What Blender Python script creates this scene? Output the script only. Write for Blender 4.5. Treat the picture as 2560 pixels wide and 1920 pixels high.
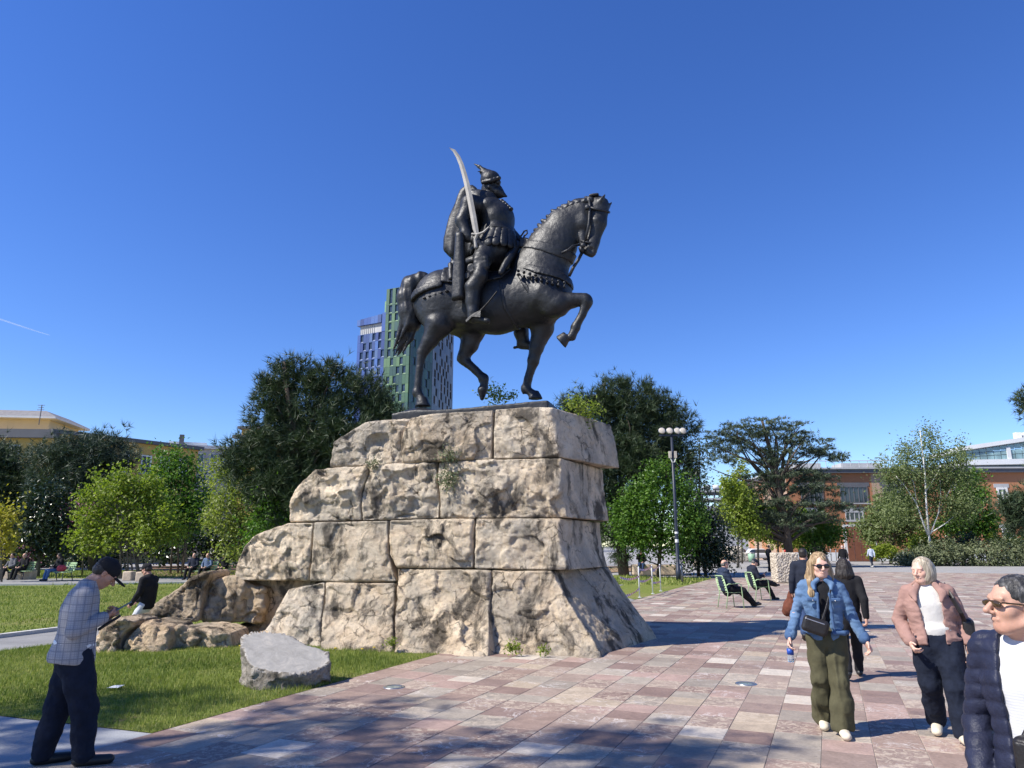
import bpy, bmesh, math, random
import numpy as np
from mathutils import Vector, Matrix

R = math.radians
for o in list(bpy.data.objects):
    bpy.data.objects.remove(o)
scene = bpy.context.scene
COL = scene.collection

# ---------------------------------------------------------------- camera, sky, sun, exposure
CAM_H, PITCH, FPX = 1.7, R(12.88), 1775.0
cam = bpy.data.cameras.new('camera')
cam.sensor_width = 36.0
cam.lens = 36.0 * FPX / 2560.0
cam.clip_start, cam.clip_end = 0.05, 9000.0
cam_ob = bpy.data.objects.new('camera', cam)
COL.objects.link(cam_ob)
cam_ob.location = (0, 0, CAM_H)
cam_ob.rotation_euler = (R(90) + PITCH, 0, 0)
scene.camera = cam_ob
scene.render.resolution_x, scene.render.resolution_y = 1024, 768

SUN_EL, SUN_AZ = R(46), R(249)          # azimuth clockwise from +Y (the view direction)
world = bpy.data.worlds.new('World')
scene.world = world
world.use_nodes = True
wn, wl = world.node_tree.nodes, world.node_tree.links
wn.clear()
sky = wn.new('ShaderNodeTexSky')
sky.sky_type = 'NISHITA'
sky.sun_disc = False
sky.sun_elevation, sky.sun_rotation = SUN_EL, SUN_AZ
sky.altitude, sky.air_density, sky.dust_density, sky.ozone_density = 0.0, 1.0, 0.0, 6.0
hs = wn.new('ShaderNodeHueSaturation')
hs.inputs['Saturation'].default_value = 1.19
hs.inputs['Hue'].default_value = 0.516
bg = wn.new('ShaderNodeBackground')
bg.inputs['Strength'].default_value = 0.126
wo = wn.new('ShaderNodeOutputWorld')
wl.new(sky.outputs[0], hs.inputs['Color'])
wl.new(hs.outputs[0], bg.inputs['Color'])
wl.new(bg.outputs[0], wo.inputs['Surface'])

sun = bpy.data.lights.new('sun', 'SUN')
sun.energy, sun.angle, sun.color = 5.0, R(0.53), (1.0, 0.95, 0.87)
sun_ob = bpy.data.objects.new('sun', sun)
COL.objects.link(sun_ob)
sun_ob.location = (-30, -10, 40)
TO_SUN = Vector((math.sin(SUN_AZ) * math.cos(SUN_EL), math.cos(SUN_AZ) * math.cos(SUN_EL), math.sin(SUN_EL)))
sun_ob.rotation_euler = TO_SUN.to_track_quat('Z', 'Y').to_euler()

scene.render.engine = 'CYCLES'
vs = scene.view_settings
vs.view_transform, vs.look, vs.exposure, vs.gamma = 'Standard', 'None', 0.6, 1.0
vs.use_curve_mapping = False

# ---------------------------------------------------------------- from photograph pixels to places
CT, ST = math.cos(PITCH), math.sin(PITCH)
def ray(px, py):
    x, y = (px - 1280) / FPX, -(py - 960) / FPX
    return x, CT - ST * y, ST + CT * y
def G(px, py, z=0.0):
    r = ray(px, py); t = (z - CAM_H) / r[2]
    return Vector((r[0] * t, r[1] * t, z))
def P(px, py, Y):
    r = ray(px, py); t = Y / r[1]
    return Vector((r[0] * t, Y, CAM_H + r[2] * t))
def PL(px, py, q, n):
    """where the sight line meets the vertical plane through q with normal n (2-D)"""
    r = ray(px, py)
    t = (q[0] * n[0] + q[1] * n[1]) / (r[0] * n[0] + r[1] * n[1])
    return Vector((r[0] * t, r[1] * t, CAM_H + r[2] * t))
def ppm(Y):                     # metres per photograph pixel at depth Y
    return Y / FPX * 1.0

# ---------------------------------------------------------------- objects
def link(o, parent=None):
    COL.objects.link(o)
    if parent is not None:
        o.parent = parent
    return o
def tag(o, label=None, cat=None, group=None, kind=None):
    if label: o['label'] = label
    if cat: o['category'] = cat
    if group: o['group'] = group
    if kind: o['kind'] = kind
    return o
def empty(name, loc=(0, 0, 0), rz=0.0, label=None, cat=None, group=None, scale=1.0):
    o = bpy.data.objects.new(name, None)
    o.location = loc; o.rotation_euler = (0, 0, rz); o.scale = (scale,) * 3
    o.empty_display_size = 0.2
    COL.objects.link(o)
    return tag(o, label, cat, group)
def mesh_np(name, V, faces, mats=(), fmat=None, smooth=True, attrs=None):
    """V (n,3); faces (m,k) int array with k = 3 or 4, or a list of such arrays"""
    me = bpy.data.meshes.new(name)
    V = np.asarray(V, np.float32)
    fl = faces if isinstance(faces, list) else [faces]
    fl = [np.asarray(f, np.int32) for f in fl if len(f)]
    loops = np.concatenate([f.ravel() for f in fl]) if fl else np.zeros(0, np.int32)
    sizes = np.concatenate([np.full(len(f), f.shape[1], np.int32) for f in fl]) if fl else np.zeros(0, np.int32)
    starts = np.concatenate([[0], np.cumsum(sizes)[:-1]]).astype(np.int32) if len(sizes) else sizes
    me.vertices.add(len(V)); me.vertices.foreach_set('co', V.ravel())
    me.loops.add(len(loops)); me.loops.foreach_set('vertex_index', loops)
    me.polygons.add(len(sizes)); me.polygons.foreach_set('loop_start', starts)
    try: me.polygons.foreach_set('loop_total', sizes)
    except Exception: pass
    for m in (mats if isinstance(mats, (list, tuple)) else [mats]):
        me.materials.append(m)
    if fmat is not None:
        me.polygons.foreach_set('material_index', np.asarray(fmat, np.int32))
    me.polygons.foreach_set('use_smooth', np.full(len(sizes), bool(smooth)))
    if attrs:
        for an, (dom, arr) in attrs.items():
            a = me.attributes.new(an, 'FLOAT', dom)
            a.data.foreach_set('value', np.asarray(arr, np.float32).ravel())
    me.update(calc_edges=True)
    return me
def obj(name, me, parent=None, loc=None, rot=None, scale=None):
    o = bpy.data.objects.new(name, me)
    if loc is not None: o.location = loc
    if rot is not None: o.rotation_euler = rot
    if scale is not None: o.scale = scale
    return link(o, parent)
def copy_tree(o, parent=None):
    c = o.copy(); COL.objects.link(c); c.parent = parent
    for ch in o.children: copy_tree(ch, c)
    return c

class MB:
    """collects simple shapes into one mesh"""
    def __init__(s): s.v, s.f, s.m = [], [], []
    def add(s, vs_, fs, mi=0):
        b = len(s.v); s.v += [tuple(v) for v in vs_]
        s.f += [tuple(i + b for i in f) for f in fs]; s.m += [mi] * len(fs)
        return s
    def box(s, c, d, mi=0, M=None, rz=0.0):
        x, y, z = (q / 2 for q in d)
        vs_ = [Vector((sx * x, sy * y, sz * z)) for sz in (-1, 1) for sy in (-1, 1) for sx in (-1, 1)]
        if rz: vs_ = [Matrix.Rotation(rz, 3, 'Z') @ v for v in vs_]
        if M is not None: vs_ = [M @ v for v in vs_]
        c = Vector(c)
        return s.add([v + c for v in vs_], [(0, 2, 3, 1), (4, 5, 7, 6), (0, 1, 5, 4), (2, 6, 7, 3), (0, 4, 6, 2), (1, 3, 7, 5)], mi)
    def tube(s, pts, r, n=8, mi=0, cap=True, flat=1.0, closed=False):
        pts = [Vector(p) for p in pts]
        rs = r if isinstance(r, (list, tuple)) else [r] * len(pts)
        N = len(pts); b = len(s.v); up = None
        for i, p in enumerate(pts):
            if closed: t = pts[(i + 1) % N] - pts[i - 1]
            else: t = pts[min(i + 1, N - 1)] - pts[max(i - 1, 0)]
            t.normalize()
            if up is None:
                up = Vector((0, 0, 1)) if abs(t.z) < .9 else Vector((0, 1, 0))
            a = t.cross(up).normalized(); bb = a.cross(t).normalized(); up = bb
            for k in range(n):
                w = 2 * math.pi * k / n
                s.v.append(tuple(p + (a * math.cos(w) + bb * math.sin(w) * flat) * rs[i]))
        for i in range(N if closed else N - 1):
            for k in range(n):
                j = (i + 1) % N
                s.f.append((b + i * n + k, b + i * n + (k + 1) % n, b + j * n + (k + 1) % n, b + j * n + k)); s.m.append(mi)
        if cap and not closed:
            s.f.append(tuple(b + k for k in reversed(range(n)))); s.m.append(mi)
            s.f.append(tuple(b + (N - 1) * n + k for k in range(n))); s.m.append(mi)
        return s
    def lathe(s, c, prof, n=16, mi=0, M=None):
        c = Vector(c); b = len(s.v)
        for (r, z) in prof:
            for k in range(n):
                w = 2 * math.pi * k / n
                v = Vector((r * math.cos(w), r * math.sin(w), z))
                if M is not None: v = M @ v
                s.v.append(tuple(v + c))
        for i in range(len(prof) - 1):
            for k in range(n):
                s.f.append((b + i * n + k, b + i * n + (k + 1) % n, b + (i + 1) * n + (k + 1) % n, b + (i + 1) * n + k)); s.m.append(mi)
        s.f.append(tuple(b + k for k in reversed(range(n)))); s.m.append(mi)
        s.f.append(tuple(b + (len(prof) - 1) * n + k for k in range(n))); s.m.append(mi)
        return s
    def prism(s, poly, z0, z1, mi=0):
        n = len(poly)
        ar = sum(poly[i][0] * poly[(i + 1) % n][1] - poly[(i + 1) % n][0] * poly[i][1] for i in range(n))
        if ar < 0: poly = list(reversed(poly))
        z0f = z0 if callable(z0) else (lambda x, y: z0)
        z1f = z1 if callable(z1) else (lambda x, y: z1)
        vs_ = [(x, y, z0f(x, y)) for x, y in poly] + [(x, y, z1f(x, y)) for x, y in poly]
        fs = [tuple(reversed(range(n))), tuple(range(n, 2 * n))] + [(i, (i + 1) % n, n + (i + 1) % n, n + i) for i in range(n)]
        return s.add(vs_, fs, mi)
    def mesh(s, name, mats, smooth=False):
        me = bpy.data.meshes.new(name)
        me.from_pydata(s.v, [], s.f)
        for m in (mats if isinstance(mats, (list, tuple)) else [mats]): me.materials.append(m)
        for p, mi in zip(me.polygons, s.m):
            p.material_index = mi; p.use_smooth = smooth
        me.update()
        return me
    def build(s, name, mats, parent=None, smooth=False, **k):
        return obj(name, s.mesh(name, mats, smooth), parent, **k)

# ---------------------------------------------------------------- noise (numpy)
_rs = np.random.RandomState(7)
_perm = np.concatenate([_rs.permutation(256)] * 3)
_grad = _rs.normal(size=(256, 3)); _grad /= np.linalg.norm(_grad, axis=1)[:, None]
_grad = _grad.astype(np.float32)
def perlin(p):
    p = np.asarray(p, np.float32)
    i = np.floor(p).astype(np.int64); f = p - i
    u = f * f * f * (f * (f * 6 - 15) + 10)
    i &= 255
    out = 0
    for dx in (0, 1):
        wx = u[:, 0] if dx else 1 - u[:, 0]
        for dy in (0, 1):
            wy = u[:, 1] if dy else 1 - u[:, 1]
            for dz in (0, 1):
                wz = u[:, 2] if dz else 1 - u[:, 2]
                h = _perm[_perm[_perm[i[:, 0] + dx] + i[:, 1] + dy] + i[:, 2] + dz]
                g = _grad[h]
                d = g[:, 0] * (f[:, 0] - dx) + g[:, 1] * (f[:, 1] - dy) + g[:, 2] * (f[:, 2] - dz)
                out = out + wx * wy * wz * d
    return out * 1.5
def fbm(p, oct=4, lac=2.1, gain=.5, ridged=False):
    p = np.asarray(p, np.float32)
    a, s, n = 1.0, 0, 0
    for k in range(oct):
        v = perlin(p + 17.3 * k)
        if ridged: v = 1 - 2 * np.abs(v)
        s = s + a * v; n += a; a *= gain; p = p * lac
    return s / n

# ---------------------------------------------------------------- implicit shapes, meshed with surface nets
class SDF:
    def __init__(s, h): s.h, s.p = h, []
    def _add(s, fn, lo, hi, k, mat, op):
        s.p.append((fn, np.minimum(lo, hi) - 0.0, np.maximum(lo, hi) + 0.0, k, mat, op)); return s
    def cone(s, a, b, r1, r2=None, k=.02, mat=0, op='u', flat=None, grow=0.0):
        """tapered capsule a-b; flat = (axis, factor) squeezes it along axis"""
        r2 = r1 if r2 is None else r2
        a, b = np.array(a, np.float32), np.array(b, np.float32)
        ba = b - a; L = max(float(ba @ ba), 1e-9); rm = max(r1, r2)
        if flat is not None:
            w = np.array(flat[0], np.float32); w /= np.linalg.norm(w); f = flat[1]
            ref = (a + b) / 2
        def fn(X):
            if flat is not None:
                # squeeze about the segment itself
                pa = X - a; t = np.clip(pa @ ba / L, 0, 1)
                q = pa - t[:, None] * ba
                q = q + ((1 / f - 1) * (q @ w))[:, None] * w
                return (np.sqrt((q * q).sum(1)) - (r1 + (r2 - r1) * t)) * min(1, f ** .5)
            pa = X - a; t = np.clip(pa @ ba / L, 0, 1)
            q = pa - t[:, None] * ba
            return np.sqrt((q * q).sum(1)) - (r1 + (r2 - r1) * t)
        e = rm * max(1, flat[1] if flat else 1)
        return s._add(fn, np.minimum(a, b) - e, np.maximum(a, b) + e, k, mat, op)
    def chain(s, pts, rs, k=.02, mat=0, op='u', flat=None):
        for i in range(len(pts) - 1):
            s.cone(pts[i], pts[i + 1], rs[i], rs[i + 1], k, mat, op, flat)
        return s
    def ell(s, c, r, k=.02, mat=0, op='u', M=None):
        c, r = np.array(c, np.float32), np.array(r, np.float32)
        Mi = None if M is None else np.array(M.to_3x3() if isinstance(M, Matrix) else M, np.float32)
        def fn(X):
            q = X - c
            if Mi is not None: q = q @ Mi
            k0 = np.sqrt(((q / r) ** 2).sum(1)); k1 = np.sqrt(((q / (r * r)) ** 2).sum(1)) + 1e-9
            return k0 * (k0 - 1) / k1
        e = r if M is None else np.full(3, r.max())
        return s._add(fn, c - e, c + e, k, mat, op)
    def box(s, c, d, rnd=.01, k=.01, mat=0, op='u', M=None):
        c, hd = np.array(c, np.float32), np.array(d, np.float32) / 2 - rnd
        Mi = None if M is None else np.array(M.to_3x3() if isinstance(M, Matrix) else M, np.float32)
        def fn(X):
            q = X - c
            if Mi is not None: q = q @ Mi
            q = np.abs(q) - hd
            return np.sqrt((np.maximum(q, 0) ** 2).sum(1)) + np.minimum(q.max(1), 0) - rnd
        e = hd + rnd if M is None else np.full(3, float(np.linalg.norm(hd)) + rnd)
        return s._add(fn, c - e, c + e, k, mat, op)
    def loft(s, secs, k=.02, mat=0, op='u', M=None, c=(0, 0, 0), pw=2.0):
        """secs: (z, cx, cy, rx, ry) along local z; M, c place it"""
        S = np.array(secs, np.float32); S = S[np.argsort(S[:, 0])]
        c = np.array(c, np.float32)
        Mi = np.eye(3, dtype=np.float32) if M is None else np.array(M.to_3x3() if isinstance(M, Matrix) else M, np.float32)
        def fn(X):
            q = (X - c) @ Mi
            z = q[:, 2]
            cx, cy, rx, ry = (np.interp(z, S[:, 0], S[:, j]) for j in (1, 2, 3, 4))
            m = np.minimum(rx, ry)
            e = ((np.abs((q[:, 0] - cx) / rx) ** pw + np.abs((q[:, 1] - cy) / ry) ** pw) ** (1 / pw) - 1) * m
            cap = np.maximum(S[0, 0] - z, z - S[-1, 0])
            return np.maximum(e, cap)
        ex = float((np.abs(S[:, 1]) + S[:, 3]).max()); ey = float((np.abs(S[:, 2]) + S[:, 4]).max())
        cor = np.array([[sx * ex, sy * ey, z] for sx in (-1, 1) for sy in (-1, 1) for z in (S[0, 0], S[-1, 0])]) @ Mi.T + c
        return s._add(fn, cor.min(0), cor.max(0), k, mat, op)
    def func(s, fn, lo, hi, k=.01, mat=0, op='u'):
        return s._add(fn, np.array(lo, np.float32), np.array(hi, np.float32), k, mat, op)
    def mesh(s, name, mats, disp=None, smooth=True, V_only=False):
        h = s.h
        us = [q for q in s.p if q[5] == 'u']
        lo = np.min([q[1] for q in us], 0) - 3 * h - .02; hi = np.max([q[2] for q in us], 0) + 3 * h + .02
        n = np.ceil((hi - lo) / h).astype(int) + 1
        D = np.full(n, 1.0, np.float32); MT = np.zeros(n, np.int8)
        ax = [lo[i] + h * np.arange(n[i]) for i in range(3)]
        for fn, b0, b1, k, mat, op in s.p:
            m = k + 3 * h
            i0 = np.maximum(np.floor((b0 - m - lo) / h).astype(int), 0)
            i1 = np.minimum(np.ceil((b1 + m - lo) / h).astype(int) + 1, n)
            if (i1 <= i0).any(): continue
            sl = tuple(slice(i0[i], i1[i]) for i in range(3))
            g = np.stack(np.meshgrid(*[ax[i][sl[i]] for i in range(3)], indexing='ij'), -1)
            d = fn(g.reshape(-1, 3).astype(np.float32)).reshape(g.shape[:3]).astype(np.float32)
            old = D[sl]
            if op == 'u':
                t = np.maximum(k - np.abs(d - old), 0) / max(k, 1e-6)
                D[sl] = np.minimum(d, old) - t * t * k / 4
                mm = MT[sl]; mm[d < old] = mat
            elif op == 's':            # carve
                dd = -d; t = np.maximum(k - np.abs(dd - old), 0) / max(k, 1e-6)
                D[sl] = np.maximum(dd, old) + t * t * k / 4
            elif op == 'c':            # colour only
                mm = MT[sl]; mm[d < 0] = mat
        V, Q, cm = surface_nets(D, MT, lo, h)
        if disp is not None and len(V):
            V = V + disp(V, normals(V, Q))
        if V_only: return V, Q, cm
        return mesh_np(name, V, Q, mats, fmat=cm if len(mats if isinstance(mats, (list, tuple)) else [mats]) > 1 else None, smooth=smooth)
    def build(s, name, mats, parent=None, disp=None, **k):
        return obj(name, s.mesh(name, mats, disp), parent, **k)

def normals(V, Q):
    a, b, c = V[Q[:, 0]], V[Q[:, 1]], V[Q[:, 2]]
    fn = np.cross(b - a, c - a)
    if Q.shape[1] == 4: fn = np.cross(V[Q[:, 2]] - V[Q[:, 0]], V[Q[:, 3]] - V[Q[:, 1]])
    N = np.zeros_like(V)
    for j in range(Q.shape[1]): np.add.at(N, Q[:, j], fn)
    return N / (np.linalg.norm(N, axis=1)[:, None] + 1e-9)

def surface_nets(D, MT, lo, h):
    neg = D < 0
    c = [neg[i:neg.shape[0] - 1 + i, j:neg.shape[1] - 1 + j, k:neg.shape[2] - 1 + k] for i in (0, 1) for j in (0, 1) for k in (0, 1)]
    cnt = sum(x.astype(np.int8) for x in c)
    act = (cnt > 0) & (cnt < 8)
    idx = np.full(act.shape, -1, np.int32)
    A = np.argwhere(act)
    idx[act] = np.arange(len(A))
    off = np.array([(i, j, k) for i in (0, 1) for j in (0, 1) for k in (0, 1)])
    val = np.stack([D[A[:, 0] + o[0], A[:, 1] + o[1], A[:, 2] + o[2]] for o in off], 1)
    acc = np.zeros((len(A), 3), np.float32); num = np.zeros(len(A), np.float32)
    for a in range(8):
        for b in range(a + 1, 8):
            if np.abs(off[a] - off[b]).sum() != 1: continue
            va, vb = val[:, a], val[:, b]
            cr = (va < 0) != (vb < 0)
            t = np.where(cr, va / (va - vb + 1e-12), 0)[:, None]
            acc += np.where(cr[:, None], off[a] + t * (off[b] - off[a]), 0); num += cr
    V = (A + acc / np.maximum(num, 1)[:, None]) * h + lo
    quads, qm = [], []
    sh = neg.shape
    for ax in range(3):
        sl0 = [slice(None)] * 3; sl1 = [slice(None)] * 3
        sl0[ax] = slice(0, sh[ax] - 1); sl1[ax] = slice(1, sh[ax])
        n0, n1 = neg[tuple(sl0)], neg[tuple(sl1)]
        E = np.argwhere(n0 != n1)
        o1, o2 = [(1, 2), (2, 0), (0, 1)][ax]
        ok = (E[:, o1] > 0) & (E[:, o2] > 0) & (E[:, o1] < sh[o1] - 1) & (E[:, o2] < sh[o2] - 1)
        E = E[ok]
        def g(d1, d2):
            e = E.copy(); e[:, o1] += d1; e[:, o2] += d2
            return idx[e[:, 0], e[:, 1], e[:, 2]]
        q = np.stack([g(-1, -1), g(0, -1), g(0, 0), g(-1, 0)], 1)
        fl = ~n0[E[:, 0], E[:, 1], E[:, 2]]
        q[fl] = q[fl][:, ::-1]
        quads.append(q)
        e2 = E.copy(); e2[:, ax] += fl
        qm.append(MT[e2[:, 0], e2[:, 1], e2[:, 2]])
    Q = np.concatenate(quads); M = np.concatenate(qm)
    good = (Q >= 0).all(1)
    return V.astype(np.float32), Q[good], M[good]

def poly_dist(pts, X, Y):
    """signed distance (negative inside) to a 2-D polygon"""
    pts = np.asarray(pts, np.float32); n = len(pts)
    d = np.full(X.shape, 1e9, np.float32); s = np.ones(X.shape, np.float32)
    for i in range(n):
        a, b = pts[i], pts[i - 1]
        ex, ey = b - a
        wx, wy = X - a[0], Y - a[1]
        t = np.clip((wx * ex + wy * ey) / (ex * ex + ey * ey + 1e-12), 0, 1)
        d = np.minimum(d, (wx - ex * t) ** 2 + (wy - ey * t) ** 2)
        c1 = Y >= a[1]; c2 = Y < b[1]; c3 = ex * wy > ey * wx
        s = np.where((c1 & c2 & c3) | (~c1 & ~c2 & ~c3), -s, s)
    return s * np.sqrt(d)
# ---------------------------------------------------------------- materials
class NT:
    def __init__(s, name):
        s.m = bpy.data.materials.new(name); s.m.use_nodes = True
        s.n, s.l = s.m.node_tree.nodes, s.m.node_tree.links
        s.n.clear()
        s.out = s.n.new('ShaderNodeOutputMaterial')
        s.b = s.n.new('ShaderNodeBsdfPrincipled')
        s.l.new(s.b.outputs[0], s.out.inputs['Surface'])
    def node(s, t, **k):
        n = s.n.new(t)
        for a, v in k.items():
            if a in n.inputs: n.inputs[a].default_value = v
            else: setattr(n, a, v)
        return n
    def set(s, inp, v):
        if hasattr(v, 'is_output'): s.l.new(v, inp)
        else: inp.default_value = v
    def coord(s, which='Object', scale=(1, 1, 1), rot=(0, 0, 0)):
        tc = s.n.new('ShaderNodeTexCoord'); mp = s.n.new('ShaderNodeMapping')
        mp.inputs['Scale'].default_value = scale; mp.inputs['Rotation'].default_value = rot
        if which == 'World':
            g = s.n.new('ShaderNodeNewGeometry'); s.l.new(g.outputs['Position'], mp.inputs['Vector'])
        else: s.l.new(tc.outputs[which], mp.inputs['Vector'])
        return mp.outputs[0]
    def noise(s, vec, scale=5, detail=5, rough=.6, dist=0.0):
        n = s.node('ShaderNodeTexNoise'); n.inputs['Scale'].default_value = scale
        n.inputs['Detail'].default_value = detail; n.inputs['Roughness'].default_value = rough
        n.inputs['Distortion'].default_value = dist
        s.l.new(vec, n.inputs['Vector']); return n.outputs['Fac']
    def voro(s, vec, scale=5, feat='F1', out='Distance'):
        n = s.node('ShaderNodeTexVoronoi'); n.feature = feat; n.inputs['Scale'].default_value = scale
        s.l.new(vec, n.inputs['Vector']); return n.outputs[out]
    def ramp(s, fac, stops, interp='LINEAR'):
        r = s.n.new('ShaderNodeValToRGB'); cr = r.color_ramp; cr.interpolation = interp
        while len(cr.elements) < len(stops): cr.elements.new(0.5)
        for e, (p, c) in zip(cr.elements, stops):
            e.position = p; e.color = (c[0], c[1], c[2], 1) if hasattr(c, '__len__') else (c, c, c, 1)
        s.set(r.inputs['Fac'], fac); return r.outputs['Color']
    def mix(s, fac, a, b, mode='MIX'):
        m = s.n.new('ShaderNodeMix'); m.data_type = 'RGBA'; m.blend_type = mode
        s.set(m.inputs[0], fac)
        for i, v in ((6, a), (7, b)):
            if hasattr(v, 'is_output'): s.l.new(v, m.inputs[i])
            else: m.inputs[i].default_value = (v[0], v[1], v[2], 1) if hasattr(v, '__len__') else (v, v, v, 1)
        return m.outputs[2]
    def math(s, op, a, b=0.0, c=None):
        m = s.n.new('ShaderNodeMath'); m.operation = op
        s.set(m.inputs[0], a); s.set(m.inputs[1], b)
        if c is not None: s.set(m.inputs[2], c)
        return m.outputs[0]
    def bump(s, hgt, dist=.01, strength=1.0, prev=None):
        b = s.n.new('ShaderNodeBump'); b.inputs['Distance'].default_value = dist; b.inputs['Strength'].default_value = strength
        s.l.new(hgt, b.inputs['Height'])
        if prev is not None: s.l.new(prev, b.inputs['Normal'])
        s.l.new(b.outputs[0], s.b.inputs['Normal']); return b.outputs[0]
    def color(s, c): s.set(s.b.inputs['Base Color'], c if hasattr(c, 'is_output') else (c[0], c[1], c[2], 1)); return s
    def rough(s, v, spec=.5, metal=0.0):
        s.set(s.b.inputs['Roughness'], v); s.b.inputs['Specular IOR Level'].default_value = spec; s.b.inputs['Metallic'].default_value = metal; return s

def simple(name, c, rough=.7, var=.15, scale=8, spec=.4, metal=0.0, bump=0.0, bscale=60, coord='Object', stretch=(1, 1, 1)):
    """plain material with uneven tone and a little relief"""
    t = NT(name); v = t.coord(coord, stretch)
    n = t.noise(v, scale, 5, .65)
    lo = [max(0, q * (1 - var)) for q in c]; hi = [min(1, q * (1 + var)) for q in c]
    t.color(t.ramp(n, [(.3, lo), (.7, hi)])).rough(rough, spec, metal)
    if bump: t.bump(t.noise(v, bscale, 4, .6), bump)
    return t.m

def bronze_mat():
    t = NT('dark bronze'); v = t.coord('Object')
    n = t.noise(v, 2.2, 6, .7); f = t.noise(v, 26, 5, .7)
    t.color(t.ramp(n, [(.3, (.0065, .007, .0088)), (.55, (.012, .013, .0155)), (.75, (.026, .0275, .032))]))
    t.rough(t.ramp(f, [(.3, .40), (.7, .55)]), .42, .0)
    b = t.bump(t.noise(v, 7, 5, .6), .012); t.bump(f, .004, 1.0, b)
    return t.m

def stone_mat(name='rough limestone', mul=(1, 1, 1)):
    t = NT(name); v = t.coord('World')
    n1 = t.noise(v, .75, 6, .62, .3); n2 = t.noise(v, 3.1, 7, .7); n3 = t.noise(v, 16, 6, .7)
    vs_ = t.coord('World', (1.5, 1.5, .75)); st = t.noise(vs_, 1.3, 6, .68, .5)
    base = t.ramp(n2, [(.25, (.43, .345, .25)), (.40, (.66, .555, .425)), (.54, (.80, .70, .56)), (.8, (.88, .80, .67))])
    warm = t.mix(t.ramp(n1, [(.50, 0), (.66, .6)]), base, (.64, .52, .38))
    grey = t.mix(t.ramp(t.noise(v, .95, 5, .6, .2), [(.47, 0), (.60, .8)]), warm, (.47, .44, .385))
    orange = t.mix(t.ramp(t.noise(v, 1.9, 5, .7, 1.0), [(.63, 0), (.75, .5)]), grey, (.48, .27, .11))
    dark = t.mix(t.ramp(st, [(.50, 0), (.61, .90)]), orange, (.075, .07, .062))
    fine = t.mix(t.ramp(n3, [(.28, .55), (.46, 0)]), dark, (.22, .17, .125), 'MIX')
    wv = t.node('ShaderNodeVectorMath'); wv.operation = 'ADD'; nv = t.node('ShaderNodeTexNoise'); nv.inputs['Scale'].default_value = 2.5; nv.inputs['Detail'].default_value = 6; t.l.new(v, nv.inputs['Vector'])
    t.l.new(v, wv.inputs[0]); sc = t.node('ShaderNodeVectorMath'); sc.operation = 'SCALE'; sc.inputs['Scale'].default_value = .55; t.l.new(nv.outputs['Color'], sc.inputs[0]); t.l.new(sc.outputs[0], wv.inputs[1])
    crk = t.voro(wv.outputs[0], 1.9, 'DISTANCE_TO_EDGE')
    cmask = t.math('MULTIPLY', t.ramp(crk, [(.0, 1), (.022, 0)]), t.ramp(t.noise(v, 1.7, 3, .5), [(.50, 0), (.58, 1)]))
    fine = t.mix(t.math('MULTIPLY', cmask, .75), fine, (.06, .05, .04))
    oi = t.node('ShaderNodeObjectInfo')
    fine = t.mix(.85, fine, t.ramp(oi.outputs['Random'], [(0, (.84, .82, .80)), (.35, (1.02, .97, .90)), (.65, (.92, .93, .95)), (1, (1.10, 1.08, 1.05))]), 'MULTIPLY')
    fine = t.mix(1.0, fine, [q * w for q, w in zip(mul, (1.06, 1.015, .945))], 'MULTIPLY')
    t.color(fine).rough(.92, .25)
    b = t.bump(t.math('SUBTRACT', 1.0, cmask), .03, 1.0)
    b = t.bump(n2, .12, 1.0, b)
    b = t.bump(t.noise(v, 22, 12, .86), .022, 1.0, b)
    b = t.bump(t.noise(v, 9, 9, .8, .4), .05, 1.0, b)
    b = t.bump(t.math('ABSOLUTE', t.math('SUBTRACT', t.noise(v, 5, 8, .7, .5), .5)), .06, 1.0, b)
    t.bump(t.noise(v, 48, 5, .7), .012, 1.0, b)
    return t.m

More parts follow.
